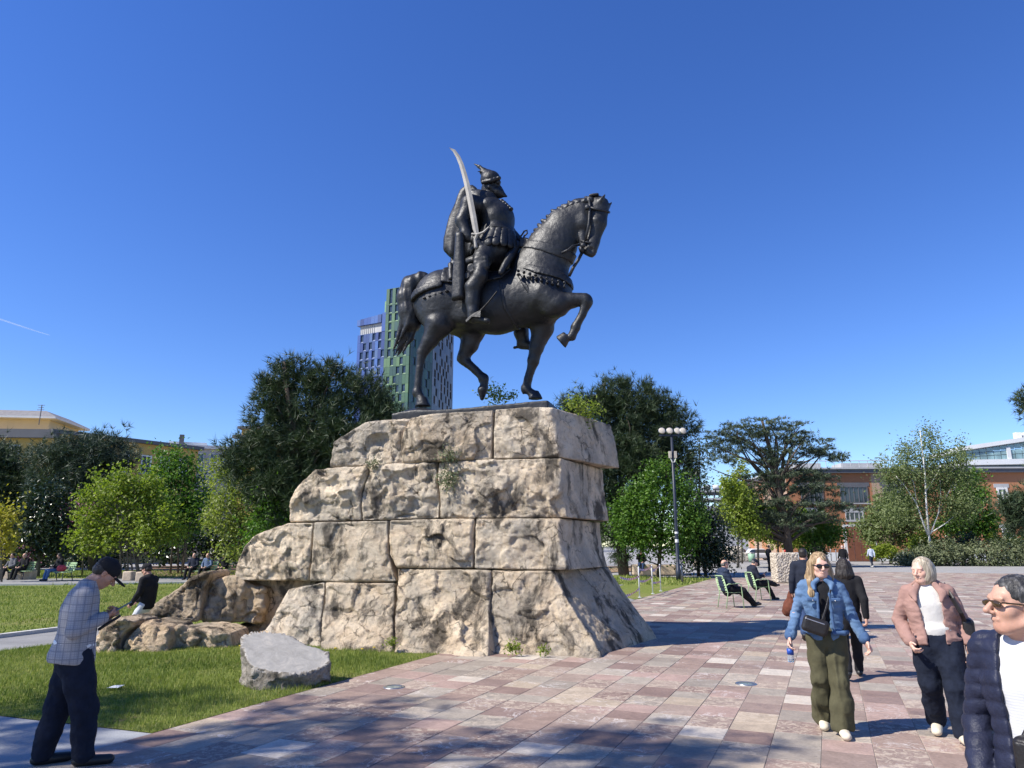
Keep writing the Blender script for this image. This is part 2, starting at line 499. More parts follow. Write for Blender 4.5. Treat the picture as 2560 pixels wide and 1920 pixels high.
def paving_mat(name, src):
    """src: 'object' reads the object's colour red channel, 'attr' a face attribute, 'cell' makes its own cells (far away)"""
    t = NT(name)
    ang = R(23.5)
    v = t.coord('World', (1, 1, 1), (0, 0, ang))       # u along rows
    if src == 'object':
        oi = t.node('ShaderNodeObjectInfo'); sp = t.node('ShaderNodeSeparateColor'); t.l.new(oi.outputs['Color'], sp.inputs[0]); rnd = sp.outputs[0]
    elif src == 'attr':
        at = t.node('ShaderNodeAttribute'); at.attribute_name = 'rnd'; rnd = at.outputs['Fac']
    else:
        br = t.node('ShaderNodeTexBrick'); br.offset = .37; br.squash = 1.0
        br.inputs['Scale'].default_value = 1.0; br.inputs['Brick Width'].default_value = .46; br.inputs['Row Height'].default_value = .41
        br.inputs['Mortar Size'].default_value = .004; br.inputs['Color1'].default_value = (0, 0, 0, 1); br.inputs['Color2'].default_value = (1, 1, 1, 1); br.inputs['Mortar'].default_value = (.1, .1, .1, 1)
        v2 = t.coord('World', (1, 1, 1), (0, 0, ang + R(90))); t.l.new(v2, br.inputs['Vector'])
        sp = t.node('ShaderNodeSeparateColor'); t.l.new(br.outputs['Color'], sp.inputs[0]); rnd = sp.outputs[0]
    # offset the veining from slab to slab
    cm = t.node('ShaderNodeCombineXYZ')
    t.set(cm.inputs[0], t.math('MULTIPLY', rnd, 91.7)); t.set(cm.inputs[1], t.math('MULTIPLY', rnd, 53.1)); t.set(cm.inputs[2], t.math('MULTIPLY', rnd, 29.0))
    va = t.node('ShaderNodeVectorMath'); va.operation = 'ADD'; t.l.new(v, va.inputs[0]); t.l.new(cm.outputs[0], va.inputs[1]); vv = va.outputs[0]
    pal = [(0, (.235, .152, .118)), (.10, (.295, .200, .150)), (.22, (.270, .190, .148)), (.34, (.325, .240, .182)), (.45, (.290, .245, .190)),
           (.55, (.335, .288, .222)), (.64, (.365, .242, .190)), (.72, (.400, .315, .210)), (.80, (.240, .160, .128)), (.87, (.355, .305, .235)), (.965, (.53, .47, .375)), (1, (.53, .47, .37))]
    base = t.ramp(rnd, pal, 'CONSTANT')
    n = t.noise(vv, 5.5, 7, .68, .6); n2 = t.noise(vv, 34, 5, .7)
    tone = t.mix(.85, base, t.ramp(n, [(.25, .74), (.5, 1.0), (.75, 1.25)]), 'MULTIPLY')
    tone = t.mix(.8, tone, t.ramp(n2, [(.3, .70), (.7, 1.15)]), 'MULTIPLY')
    tone = t.mix(1.0, tone, (.98, .94, .92), 'MULTIPLY')
    dirt = t.noise(t.coord('World'), .55, 6, .65)
    tone = t.mix(.5, tone, t.ramp(dirt, [(.35, .78), (.6, 1.06)]), 'MULTIPLY')
    spots = t.voro(t.coord('World'), 2.6, 'F1')
    tone = t.mix(t.ramp(spots, [(.035, .55), (.05, 0)]), tone, (.10, .085, .075))
    # pale calcite veins and red breccia, only on some slabs
    vn = t.math('ABSOLUTE', t.math('SUBTRACT', t.noise(vv, 3.2, 9, .62, 1.6), .5))
    dens = t.ramp(t.noise(vv, 2.3, 2, .5), [(.48, 0), (.62, 1)])
    has = t.ramp(t.math('FRACT', t.math('MULTIPLY', rnd, 7.31)), [(.5, 0), (.51, 1)])
    vein = t.math('MULTIPLY', t.math('MULTIPLY', t.ramp(vn, [(.0, .95), (.022, 0)]), has), dens)
    tone = t.mix(vein, tone, (.55, .49, .44))
    has2 = t.ramp(t.math('FRACT', t.math('MULTIPLY', rnd, 11.77)), [(.72, 0), (.73, 1)])
    vd = t.voro(vv, 11, 'F1')
    bre = t.math('MULTIPLY', t.ramp(t.noise(vv, 11, 6, .75, 1.2), [(.50, 0), (.56, .75)]), has2)
    tone = t.mix(bre, tone, (.46, .36, .25))
    hsv = t.node('ShaderNodeHueSaturation'); hsv.inputs['Saturation'].default_value = .80; hsv.inputs['Value'].default_value = 1.06; t.l.new(tone, hsv.inputs['Color']); tone = hsv.outputs[0]
    t.color(tone)
    t.rough(t.ramp(n, [(.3, .58), (.7, .78)]), .22)
    t.bump(n2, .002)
    return t.m

def leaf_mat(name, stops, rough=.5, trans=.35, spec=.35, tcol=None):
    t = NT(name)
    at = t.node('ShaderNodeAttribute'); at.attribute_name = 'rnd'
    c = t.ramp(at.outputs['Fac'], stops)
    t.color(c).rough(rough, spec)
    tr = t.node('ShaderNodeBsdfTranslucent')
    t.l.new(t.mix(1.0, c, tcol or (1.0, 1.15, .55), 'MULTIPLY'), tr.inputs['Color'])
    mx = t.node('ShaderNodeMixShader'); mx.inputs[0].default_value = trans
    t.l.new(t.b.outputs[0], mx.inputs[1]); t.l.new(tr.outputs[0], mx.inputs[2]); t.l.new(mx.outputs[0], t.out.inputs['Surface'])
    return t.m

def bark_mat(name, c1, c2, scale=6):
    t = NT(name); v = t.coord('World', (1, 1, .25)); n = t.noise(v, scale, 6, .7)
    t.color(t.ramp(n, [(.3, c1), (.7, c2)])).rough(.9, .2); t.bump(n, .03)
    return t.m

def objcol_mat(name, rough=.5, spec=.5, metal=0.0, var=.12, scale=3.0):
    """colour comes from the object's own colour"""
    t = NT(name); oi = t.node('ShaderNodeObjectInfo')
    n = t.noise(t.coord('World'), scale, 4, .6)
    t.color(t.mix(1.0, oi.outputs['Color'], t.ramp(n, [(.3, 1 - var), (.7, 1 + var)]), 'MULTIPLY')).rough(rough, spec, metal)
    return t.m

def grass_ground_mat():
    t = NT('lawn soil'); v = t.coord('World')
    n = t.noise(v, .55, 5, .6); n2 = t.noise(v, 7, 6, .7); n3 = t.noise(v, 45, 5, .7)
    c = t.ramp(n2, [(.3, (.11, .14, .024)), (.55, (.19, .225, .045)), (.75, (.29, .285, .085))])
    dry = t.mix(t.ramp(n, [(.52, 0), (.68, .6)]), c, (.27, .235, .095))
    bare = t.mix(t.ramp(t.noise(v, 1.1, 5, .65), [(.66, 0), (.72, .85)]), dry, (.30, .21, .125))
    t.color(t.mix(.7, bare, t.ramp(n3, [(.3, .55), (.7, 1.4)]), 'MULTIPLY')).rough(.95, .15)
    b = t.bump(n3, .03); t.bump(n2, .04, 1.0, b)
    return t.m

def asphalt_mat(name, c=(.20, .195, .19), var=.2):
    t = NT(name); v = t.coord('World'); n = t.noise(v, 1.2, 6, .6); f = t.noise(v, 120, 3, .8)
    base = t.ramp(n, [(.3, [q * (1 - var) for q in c]), (.7, [q * (1 + var) for q in c])])
    t.color(t.mix(.5, base, t.ramp(f, [(.35, .55), (.65, 1.45)]), 'MULTIPLY')).rough(.85, .25)
    t.bump(f, .004)
    return t.m

def brick_mat():
    t = NT('red brick'); v = t.coord('Object', (1, 1, 1))
    b = t.node('ShaderNodeTexBrick'); b.inputs['Scale'].default_value = 1.0
    b.inputs['Brick Width'].default_value = .5; b.inputs['Row Height'].default_value = .16; b.inputs['Mortar Size'].default_value = .02
    b.inputs['Color1'].default_value = (.47, .225, .115, 1); b.inputs['Color2'].default_value = (.37, .165, .085, 1); b.inputs['Mortar'].default_value = (.40, .28, .20, 1)
    t.l.new(v, b.inputs['Vector'])
    n = t.noise(v, 1.3, 6, .7)
    t.color(t.mix(.7, b.outputs['Color'], t.ramp(n, [(.3, .72), (.7, 1.25)]), 'MULTIPLY')).rough(.9, .2)
    return t.m

def glass_mat(name, c=(.02, .025, .03), rough=.08, spec=.6):
    t = NT(name); v = t.coord('World'); n = t.noise(v, .6, 3, .5)
    t.color(t.ramp(n, [(.3, [q * .6 for q in c]), (.7, [q * 1.4 for q in c])])).rough(rough, spec)
    return t.m

def cloth_mat(name, c, var=.18, rough=.9, weave=0.0, bump=.004, scale=14, sheen=.0, bscale=26):
    t = NT(name); v = t.coord('Object'); n = t.noise(v, scale, 5, .65)
    col = t.ramp(n, [(.3, [q * (1 - var) for q in c]), (.7, [min(1, q * (1 + var)) for q in c])])
    t.color(col).rough(rough, .2)
    t.b.inputs['Sheen Weight'].default_value = sheen
    t.bump(t.noise(v, bscale, 5, .65), bump)
    return t.m
# ---------------------------------------------------------------- ground, lawn, paths, plaza
AZ = R(23.5)
UX, UY = math.sin(AZ), math.cos(AZ)         # along the slab columns, away from the camera
VX, VY = math.cos(AZ), -math.sin(AZ)        # across them, to the right and nearer
EDGE = -5.95                                # v of the plaza's left edge
def uv(u, v, z=0.0): return Vector((UX * u + VX * v, UY * u + VY * v, z))
def to_uv(x, y): return x * UX + y * UY, x * VX + y * VY
def proj(p):
    X, Y, Z = p[0], p[1], p[2] - CAM_H
    zc = Y * CT + Z * ST; yc = -Y * ST + Z * CT
    return 1280 + FPX * X / zc, 960 - FPX * yc / zc, zc

def sheet(name, poly, z, mat, kind='structure', res=None):
    b = MB(); b.add([(p[0], p[1], z) for p in poly], [tuple(range(len(poly)))])
    o = b.build(name, mat); me = o.data
    if me.polygons[0].normal.z < 0: me.flip_normals()
    return tag(o, kind=kind)

M_asph = asphalt_mat('park asphalt', (.30, .29, .275))
M_path = asphalt_mat('grey path', (.24, .235, .225))
M_slabpath = asphalt_mat('smooth concrete path', (.30, .305, .31), .1)
M_kerb = simple('pale kerb stone', (.50, .48, .44), .8, .12, 5, bump=.004)
M_soil = grass_ground_mat()
M_joint = simple('pale joint sand', (.27, .225, .19), .95, .3, 30, coord='World')
sheet('ground', [(-4000, -200), (4000, -200), (4000, 6000), (-4000, 6000)], -.045, M_asph)
e = lambda u: (uv(u, EDGE).x, uv(u, EDGE).y)
lawn_poly = [(G(-500, 1745).x, G(-500, 1745).y), tuple(G(-60, 1782))[:2], tuple(G(380, 1832))[:2], e(12), e(20), e(30), e(41), (3.0, 47), (-14, 52), (-70, 60), (-90, 30)]
sheet('lawn', lawn_poly, 0.0, M_soil)
# concrete path in the bottom left corner, the gravel path crossing the lawn, the far park path
sheet('corner_path', [(-12, 3), (uv(3, EDGE).x, uv(3, EDGE).y), tuple(G(380, 1832))[:2], tuple(G(-60, 1782))[:2], tuple(G(-500, 1745))[:2]], -.006, M_slabpath)
def strip(name, near, far, z, mat, kerb=None):
    n = [tuple(G(*p))[:2] for p in near]; f = [tuple(G(*p))[:2] for p in far]
    o = sheet(name, n + f[::-1], z, mat)
    if kerb:
        for side, line in (('near', n), ('far', f)):
            if side not in kerb: continue
            b = MB()
            for p, q in zip(line[:-1], line[1:]):
                d = Vector((q[0] - p[0], q[1] - p[1])); L = d.length
                b.box(((p[0] + q[0]) / 2, (p[1] + q[1]) / 2, z + .02), (L + .02, .14, .10), rz=math.atan2(d.y, d.x))
            b.build('kerb', M_kerb, o)
    return o
strip('lawn_path', [(-300, 1668), (0, 1628), (118, 1613), (250, 1596), (420, 1574)], [(-300, 1632), (0, 1595), (121, 1580), (270, 1561), (420, 1546)], .006, M_path, ('far',))
strip('park_path', [(-300, 1464), (0, 1464), (300, 1461), (640, 1456), (900, 1450)], [(-300, 1446), (0, 1447), (300, 1446), (640, 1443), (900, 1440)], .006, M_path, ('near',))
strip('side_path', [(1490, 1500), (1560, 1512), (1588, 1500), (1500, 1478)], [(1490, 1482), (1520, 1474), (1560, 1462), (1500, 1460)], .006, M_path)
sheet('dirt_patch', [tuple(G(*p))[:2] for p in ((1500, 1432), (1580, 1428), (1610, 1414), (1500, 1416))], .008, simple('dry leaf litter', (.26, .17, .09), .95, .4, 14, coord='World'))
sheet('litter_bed', [tuple(G(*p))[:2] for p in ((360, 1441), (480, 1443), (640, 1436), (640, 1412), (380, 1415))], .008, simple('brown leaf litter', (.16, .095, .055), .95, .5, 6, coord='World'))

M_slab = paving_mat('plaza stone slab', 'object')
M_slab2 = paving_mat('plaza stone slabs', 'attr')
M_slab3 = paving_mat('plaza stone far', 'cell')
FAR_U = 34.0
plaza = sheet('plaza', [e(2), e(FAR_U), tuple(uv(FAR_U, 45))[:2], tuple(uv(2, 45))[:2]], -.005, M_joint)
sheet('plaza_far_paving', [e(FAR_U), e(41), tuple(uv(56, 2))[:2], tuple(uv(57, 60))[:2], tuple(uv(FAR_U, 45))[:2]], -.004, M_slab3)
rng = random.Random(5)
tiles = []
v = EDGE
while v < 26:
    u = 3.0 + rng.random() * .4
    while u < FAR_U - .5:
        L = rng.choice((.36, .40, .45, .50, .50, .56))
        c = uv(u + L / 2, v + .205)
        px, py, zc = proj(c)
        if zc > .5 and -200 < px < 3300 and py < 2100:
            a = proj(uv(u, v)); b_ = proj(uv(u + L, v)); d = proj(uv(u, v + .41))
            area = abs((b_[0] - a[0]) * (d[1] - a[1]) - (b_[1] - a[1]) * (d[0] - a[0]))
            inside = 0 <= px <= 2560 and py <= 1930
            tiles.append((area if inside else 0, u, v, L, rng.random()))
        u += L
    v += .41
tiles.sort(reverse=True)
slab_me = MB()
slab_me.add([(-.5, -.5, -.6), (.5, -.5, -.6), (.5, .5, -.6), (-.5, .5, -.6), (-.5, -.5, -.12), (.5, -.5, -.12), (.5, .5, -.12), (-.5, .5, -.12), (-.492, -.492, 0), (.492, -.492, 0), (.492, .492, 0), (-.492, .492, 0)],
            [(8, 9, 10, 11)] + [(i, (i + 1) % 4, 4 + (i + 1) % 4, 4 + i) for i in range(4)] + [(4 + i, 4 + (i + 1) % 4, 8 + (i + 1) % 4, 8 + i) for i in range(4)])
slab_me = slab_me.mesh('paving_slab', M_slab)
for (ar, u, v, L, q) in tiles[:300]:
    o = bpy.data.objects.new('paving_slab', slab_me)
    c = uv(u + L / 2, v + .205); o.location = (c.x, c.y, rng.uniform(-.0015, .0015)); o.parent = plaza
    o.scale = (.405, L - .005, .03)
    o.rotation_euler = (rng.uniform(-.002, .002), rng.uniform(-.002, .002), -AZ)
    o.color = (q, q, q, 1)
    COL.objects.link(o)
V, Fq, A = [], [], []
for (ar, u, v, L, q) in tiles[300:]:
    b_ = len(V); z = rng.uniform(-.0015, .0015)
    V += [tuple(uv(u + .0025, v + .0025, z)), tuple(uv(u + L - .0025, v + .0025, z)), tuple(uv(u + L - .0025, v + .4075, z)), tuple(uv(u + .0025, v + .4075, z))]
    V += [tuple(Vector(p) - Vector((0, 0, .02))) for p in V[b_:b_ + 4]]
    Fq += [(b_, b_ + 3, b_ + 2, b_ + 1)] + [(b_ + i, b_ + (i + 1) % 4, b_ + 4 + (i + 1) % 4, b_ + 4 + i) for i in range(4)]
    A += [q] * 5
o = obj('paving_slabs', mesh_np('paving_slabs', V, np.array(Fq), M_slab2, smooth=False, attrs={'rnd': ('FACE', A)}), plaza)
tag(o, kind='stuff')

# lights set flush in the paving
M_steel = simple('brushed steel rim', (.45, .45, .44), .35, .1, 40, metal=.9)
M_lens = glass_mat('frosted lamp glass', (.20, .24, .23), .15)
for (px, py, lab) in ((985, 1718, 'round steel ground light in the paving before the grey boulder'), (1865, 1710, 'round steel ground light in the paving left of the walking women')):
    t = empty('ground_light', G(px, py), 0, lab, 'ground light', 'lights set in the paving')
    MB().lathe((0, 0, 0), [(.135, -.01), (.135, .006), (.128, .010), (.105, .010), (.10, .004)], 28).build('rim', M_steel, t, True)
    MB().lathe((0, 0, 0), [(.104, -.01), (.104, .004), (.06, .0065), (.001, .007)], 28).build('lens', M_lens, t, True)
# ---------------------------------------------------------------- rock pedestal
M_stone = stone_mat()
M_stone_b = stone_mat('weathered brown limestone', (.88, .82, .74))
MROT = R(16)
ped_O = Vector((0.87, 12.55, 0))
XP = Vector((math.cos(MROT), -math.sin(MROT), 0))       # along the face, to the right
YP = Vector((math.sin(MROT), math.cos(MROT), 0))        # into the rock
def face_xz(px, py, back=0.0):
    q = ped_O + YP * back
    w = PL(px, py, (q.x, q.y), (YP.x, YP.y))
    return ((w - ped_O).dot(XP), w.z)
def Z3(pts, back=0.0):                                   # reading marks taken from an enlargement of the pedestal
    return [face_xz(640 + x * .45208, 980 + y * .45208, back) for x, y in pts]
def Z3s(pts, slope, zt):
    out = []
    for x, y in pts:
        px, py = 640 + x * .45208, 980 + y * .45208; q = face_xz(px, py)
        for _ in range(4): q = face_xz(px, py, -slope * min(max(1 - q[1] / zt, 0), 1.2) ** 1.7)
        out.append(q)
    return out
pedestal = empty('rock_pedestal', ped_O, -MROT, 'tall pedestal of rough pale limestone blocks under the bronze rider', 'pedestal')
def facets(V, cell, seed):
    """cleaved planes: each random cell is a flat tilted piece with its own height"""
    w = V + cell * .22 * np.stack([perlin(V * (1.6 / cell) + seed), perlin(V * (1.6 / cell) + 31.7 + seed), perlin(V * (1.6 / cell) + 57.3 + seed)], 1)
    q = np.stack([(w[:, 0] + .5 * w[:, 1]) / cell, (w[:, 2] + .25 * w[:, 1]) / (cell * .8)], 1)
    i0 = np.floor(q).astype(np.int64)
    best = np.full(len(V), 1e9, np.float32); out = np.zeros(len(V), np.float32)
    for dx in (-1, 0, 1):
        for dz in (-1, 0, 1):
            i = i0 + np.array([dx, dz])
            h = (i[:, 0] * 73856093 ^ i[:, 1] * 19349663 ^ (int(seed) * 83492791 + 12345)) & 0x7fffffff
            r = [((h // (k * 977 + 1)) * 2654435761 % 65536) / 65535.0 for k in range(1, 6)]
            cx, cz = i[:, 0] + .15 + .7 * r[0], i[:, 1] + .15 + .7 * r[1]
            d = (q[:, 0] - cx) ** 2 + (q[:, 1] - cz) ** 2
            val = (r[2] - .5) * 1.5 + (r[3] - .5) * 2.0 * (q[:, 0] - cx) + (r[4] - .5) * 2.0 * (q[:, 1] - cz)
            m = d < best
            best = np.where(m, d, best); out = np.where(m, val, out)
    return out
def rock(poly, y0, y1, name='stone_block', parent=None, slope=0.0, zt=1.0, shear=0.0, rnd=.018, amp=.06, seed=0, h=.026, gap=.0025, taper=0.0, bulge=.06, zcut=None, back_slope=0.0):
    P2 = np.array(poly, np.float32)
    cx, cz = P2.mean(0); hw = np.ptp(P2[:, 0]) / 2; hh = np.ptp(P2[:, 1]) / 2
    so = np.array([seed * 7.13, seed * 3.71, seed * 5.17], np.float32)
    def fn(X):
        x, y, z = X[:, 0], X[:, 1], X[:, 2]
        xs = x - shear * np.clip(y - y0, 0, 9)
        d2 = poly_dist(P2, xs, z) + gap
        lump = np.clip(1 - ((x - cx) / (hw + .2)) ** 2, 0, 1) * np.clip(1 - ((z - cz) / (hh + .2)) ** 2, 0, 1)
        t0 = y0 - slope * np.clip(1 - z / zt, 0, 1.2) ** 1.7 - bulge * lump
        dy = np.maximum(t0 - y, y - (y1 - back_slope * np.clip(z, 0, 9)))
        a, b = d2 + rnd, dy + rnd
        return np.minimum(np.maximum(a, b), 0) + np.sqrt(np.maximum(a, 0) ** 2 + np.maximum(b, 0) ** 2) - rnd
    mx = slope * 1.3 + bulge
    ss = SDF(h).func(fn, (P2[:, 0].min() + min(0, shear * (y1 - y0)), y0 - mx, P2[:, 1].min()), (P2[:, 0].max() + max(0, shear * (y1 - y0)), y1, P2[:, 1].max()))
    def disp(V, N):
        w = np.clip(.30 + np.clip(-N[:, 1], 0, 1) * .9 + np.clip(N[:, 0], 0, 1) * (.6 if shear else 0.0), 0, 1)
        big = fbm(V * 1.1 + so, 2) * .8
        fac = facets(V, .55, seed) + .40 * facets(V, .23, seed + 40)
        wv = V + .12 * np.stack([perlin(V * 3 + so), perlin(V * 3 + 9.1 + so), perlin(V * 3 + 4.7 + so)], 1)
        rid = fbm(wv * np.array([2.2, 2.2, 3.0], np.float32) + so * 1.7, 4, ridged=True)
        ter = perlin(wv * np.array([.9, .9, 2.2], np.float32) + so * 2.3)
        ter = np.clip(ter * 9, -1, 1) * .5
        chip = np.clip(perlin(wv * 2.7 + so * 3.1) * 7 - 1.2, 0, 1)
        fine = fbm(V * 8.0 + so, 3, gain=.65)
        xs = V[:, 0] - shear * np.clip(V[:, 1] - y0, 0, 9)
        edge = np.clip(-poly_dist(P2, xs, V[:, 2]) / .055, .22, 1)
        d = amp * edge * (.6 * big + .85 * fac + .25 * (rid - .3) + .35 * ter - .5 * chip) + amp * .40 * fine
        d = np.clip(d, -2.4 * amp, 1.7 * amp)
        return N * (w * d)[:, None]
    o = ss.build(name, M_stone, parent, disp)
    return o
blocks = [
  # top course
  ([(400, 415), (415, 330), (432, 270), (520, 212), (600, 168), (700, 152), (852, 146), (840, 180), (800, 290), (806, 396), (600, 408)], dict(y0=.05, amp=.075, seed=1)),
  ([(858, 146), (1000, 122), (1312, 100), (1310, 240), (1304, 372), (1060, 384), (812, 396), (806, 290), (846, 180)], dict(y0=.0, amp=.06, seed=2, bulge=.16)),
  ([(1320, 96), (1480, 84), (1640, 84), (1668, 200), (1692, 362), (1500, 366), (1310, 372), (1316, 240)], dict(y0=.0, amp=.05, seed=3, shear=.36, bulge=.05, deep=1)),
  # second course
  ([(186, 720), (186, 600), (230, 520), (330, 430), (470, 414), (560, 416), (618, 404), (625, 440), (580, 560), (584, 710)], dict(y0=.0, amp=.085, seed=4)),
  ([(622, 404), (820, 394), (1004, 388), (1000, 480), (1018, 600), (1012, 698), (800, 706), (590, 711), (586, 560), (630, 440)], dict(y0=.0, amp=.095, seed=5)),
  ([(1012, 386), (1350, 374), (1690, 364), (1700, 560), (1722, 694), (1400, 698), (1022, 700), (1026, 600), (1008, 480)], dict(y0=.0, amp=.065, seed=6, shear=.20, bulge=.14, deep=1)),
  # third course
  ([(-112, 1040), (-100, 960), (-60, 860), (0, 795), (110, 752), (190, 724), (324, 722), (312, 880), (300, 1042), (100, 1044)], dict(y0=-.05, amp=.065, seed=7)),
  ([(332, 720), (540, 716), (736, 711), (742, 900), (784, 1048), (540, 1050), (308, 1045), (320, 880)], dict(y0=-.08, amp=.035, seed=8, bulge=.02)),
  ([(744, 709), (980, 703), (1214, 701), (1210, 840), (1206, 974), (1000, 976), (792, 972), (748, 900)], dict(y0=-.06, amp=.055, seed=9)),
  ([(1222, 701), (1450, 699), (1690, 700), (1700, 850), (1735, 984), (1480, 982), (1214, 977), (1218, 840)], dict(y0=-.06, amp=.055, seed=10, shear=.16, deep=1)),
  # bottom course
  ([(20, 1480), (40, 1360), (120, 1220), (190, 1090), (386, 1048), (372, 1250), (364, 1530), (200, 1530)], dict(y0=-.05, slope=.6, zt=1.15, amp=.07, seed=11)),
  ([(392, 1050), (600, 1055), (778, 1054), (770, 1250), (764, 1560), (560, 1560), (370, 1550), (378, 1250)], dict(y0=-.08, slope=.85, zt=1.1, amp=.06, seed=12)),
  ([(788, 977), (1050, 981), (1308, 984), (1298, 1200), (1290, 1500), (1000, 1520), (772, 1540), (778, 1250)], dict(y0=-.08, slope=.85, zt=1.3, amp=.065, seed=13)),
  ([(1316, 985), (1480, 988), (1640, 985), (1740, 1160), (1890, 1400), (1925, 1500), (1600, 1510), (1296, 1500), (1304, 1200)], dict(y0=-.08, slope=.5, zt=1.3, amp=.065, seed=14, shear=.30, deep=1)),
]
for pts, k in blocks:
    deep = k.pop('deep', 0)
    k.setdefault('y1', 2.1 if deep else 1.5)
    rock(Z3s(pts, k['slope'], k['zt']) if 'slope' in k else Z3(pts), parent=pedestal, **k)
# plain core so that no daylight shows through the joints
core = Z3([(480, 380), (640, 190), (1600, 120), (1660, 700), (1700, 1500), (100, 1500), (220, 720)])
rock(core, .35, 2.6, 'core', pedestal, amp=.02, h=.09, rnd=.1, seed=20)
rock(Z3([(640, 185), (860, 165), (1600, 110), (1640, 380), (500, 400)]), 1.55, 2.95, parent=pedestal, amp=.06, h=.06, rnd=.08, seed=21)

rock(Z3([(-100, 1030), (60, 1000), (260, 1010), (330, 1250), (330, 1500), (-100, 1500)]), .40, 1.7, parent=pedestal, amp=.05, h=.05, rnd=.06, seed=22)
# the tumbling foot of the pedestal: lower rocks to the left
def ground_rock(px, base, depth, name, label, seed, amp=.07, thick=.9, scale=.1989, ox=300, oy=1340, **k):
    Y = G(*base).y
    pts = []
    c = P(base[0], base[1], Y)
    for x, y in px:
        w = P(ox + x * scale, oy + y * scale, Y); pts.append((w.x - c.x, w.z))
    t = rock(pts, -.12, thick, name, None, amp=amp * 1.35, seed=seed, rnd=.10, h=.028, gap=.035, **k)
    t.location = (c.x, Y, 0); t.data.materials[0] = M_stone_b
    return tag(t, label, 'rock', 'rocks at the foot of the pedestal')
ground_rock([(385, 960), (440, 860), (720, 640), (930, 485), (1090, 430), (1190, 412), (1190, 500), (1095, 690), (1085, 900), (1062, 1100), (730, 1085), (400, 1060)], (440, 1596), 0, 'rock', 'tallest tilted rock in the low heap left of the pedestal', 31, .085, slope=.25, zt=1.0)
ground_rock([(1100, 690), (1185, 530), (1300, 490), (1440, 465), (1600, 520), (1720, 600), (1880, 640), (1880, 850), (1810, 1120), (1400, 1110), (1072, 1060), (1082, 880)], (520, 1592), 0, 'rock', 'rounded rock leaning between the low heap and the pedestal', 32, .08)
ground_rock([(-310, 1560), (-300, 1330), (-180, 1180), (-20, 1000), (110, 1020), (210, 1050), (230, 1140), (130, 1230), (95, 1300), (90, 1560)], (285, 1624), 0, 'rock', 'leftmost low pointed rock of the heap on the lawn', 33, .085, slope=.2, zt=.6)
ground_rock([(100, 1560), (110, 1290), (160, 1200), (300, 1070), (420, 1040), (500, 1080), (640, 1110), (690, 1180), (690, 1520), (400, 1560)], (410, 1622), 0, 'rock', 'broad low rock second from the left in the heap', 34, .09, slope=.15, zt=.6)
ground_rock([(700, 1500), (690, 1280), (700, 1130), (800, 1110), (960, 1115), (1250, 1130), (1410, 1200), (1500, 1500), (1000, 1520)], (520, 1616), 0, 'rock', 'small square rock low in the grass under the two big leaning ones', 35, .08)
ground_rock([(1480, 1530), (1500, 1360), (1640, 1230), (1800, 1170), (1990, 1130), (1990, 1560)], (640, 1606), 0, 'rock', 'low rock slab against the pedestal behind the grey boulder', 36, .06)
ground_rock([(1380, 1190), (1450, 1090), (1850, 1105), (1990, 980), (2090, 1040), (2100, 1400), (1500, 1400)], (640, 1588), 0, 'rock', 'shaded rock wedged in the gap beside the pedestal', 37, .06, thick=.6)
ground_rock([(1840, 600), (2080, 560), (2250, 560), (2250, 900), (2040, 1000), (1880, 950)], (640, 1584), 0, 'rock', 'block tucked under the third course at the pedestal corner', 38, .06, thick=.6)

# grey boulder with a sawn sloping top
bb = G(676, 1722); bb.y += .36
def bfn(X):
    x, y, z = X[:, 0], X[:, 1], X[:, 2]
    a = np.arctan2(y, x)
    r = .515 + .05 * np.cos(2 * a + .6) + .035 * np.sin(3 * a + 1) + .02 * np.sin(5 * a)
    d2 = (np.sqrt(x * x + (y * 1.12) ** 2) - r + .10 * np.clip(.15 - z, 0, 1))
    top = z * .93 - (-.36 * y * -1 * .0) - (.36 + .36 * y - .22 * x) * .93
    return np.maximum(np.maximum(d2, top), -z - .1)
bo = SDF(.022).func(bfn, (-.75, -.75, -.1), (.75, .75, .95))
def bdisp(V, N):
    topn = np.clip((N[:, 2] - .72) * 6, 0, 1)
    d = .05 * fbm(V * 3.1, 4) + .05 * (fbm(V * 5, 4, ridged=True) - .4) + .05 * facets(V, .22, 9)
    return N * (d * (1 - topn) + topn * .006 * fbm(V * 9, 3))[:, None]
t = NT('grey boulder'); v_ = t.coord('World'); n_ = t.noise(v_, 4, 7, .7); n2_ = t.noise(v_, 22, 6, .7)
geo = t.node('ShaderNodeNewGeometry'); spz = t.node('ShaderNodeSeparateXYZ'); t.l.new(t.coord('Object'), spz.inputs[0])
side = t.ramp(n_, [(.3, (.10, .085, .065)), (.5, (.30, .265, .22)), (.7, (.46, .42, .36))])
t.color(t.mix(.6, side, t.ramp(n2_, [(.3, .6), (.7, 1.3)]), 'MULTIPLY')).rough(.9, .25)
b_ = t.bump(n_, .07); t.bump(n2_, .035, 1.0, b_)
t2 = NT('sawn boulder top'); v_ = t2.coord('World'); n_ = t2.noise(v_, 5, 7, .7, 1.5)
t2.color(t2.ramp(n_, [(.3, (.25, .235, .205)), (.55, (.34, .32, .285)), (.7, (.43, .39, .33))])).rough(.75, .3); t2.bump(t2.noise(v_, 30, 5, .7), .004)
V, Q, cm = bo.mesh('boulder', None, bdisp, V_only=True)
fnz = np.cross(V[Q[:, 2]] - V[Q[:, 0]], V[Q[:, 3]] - V[Q[:, 1]]); fnz /= np.linalg.norm(fnz, axis=1)[:, None] + 1e-9
tag(obj('boulder', mesh_np('boulder', V, Q, [t.m, t2.m], fmat=(fnz[:, 2] > .80).astype(int)), None, bb),
    'grey boulder with a flat sloping sawn top at the lawn edge', 'boulder')
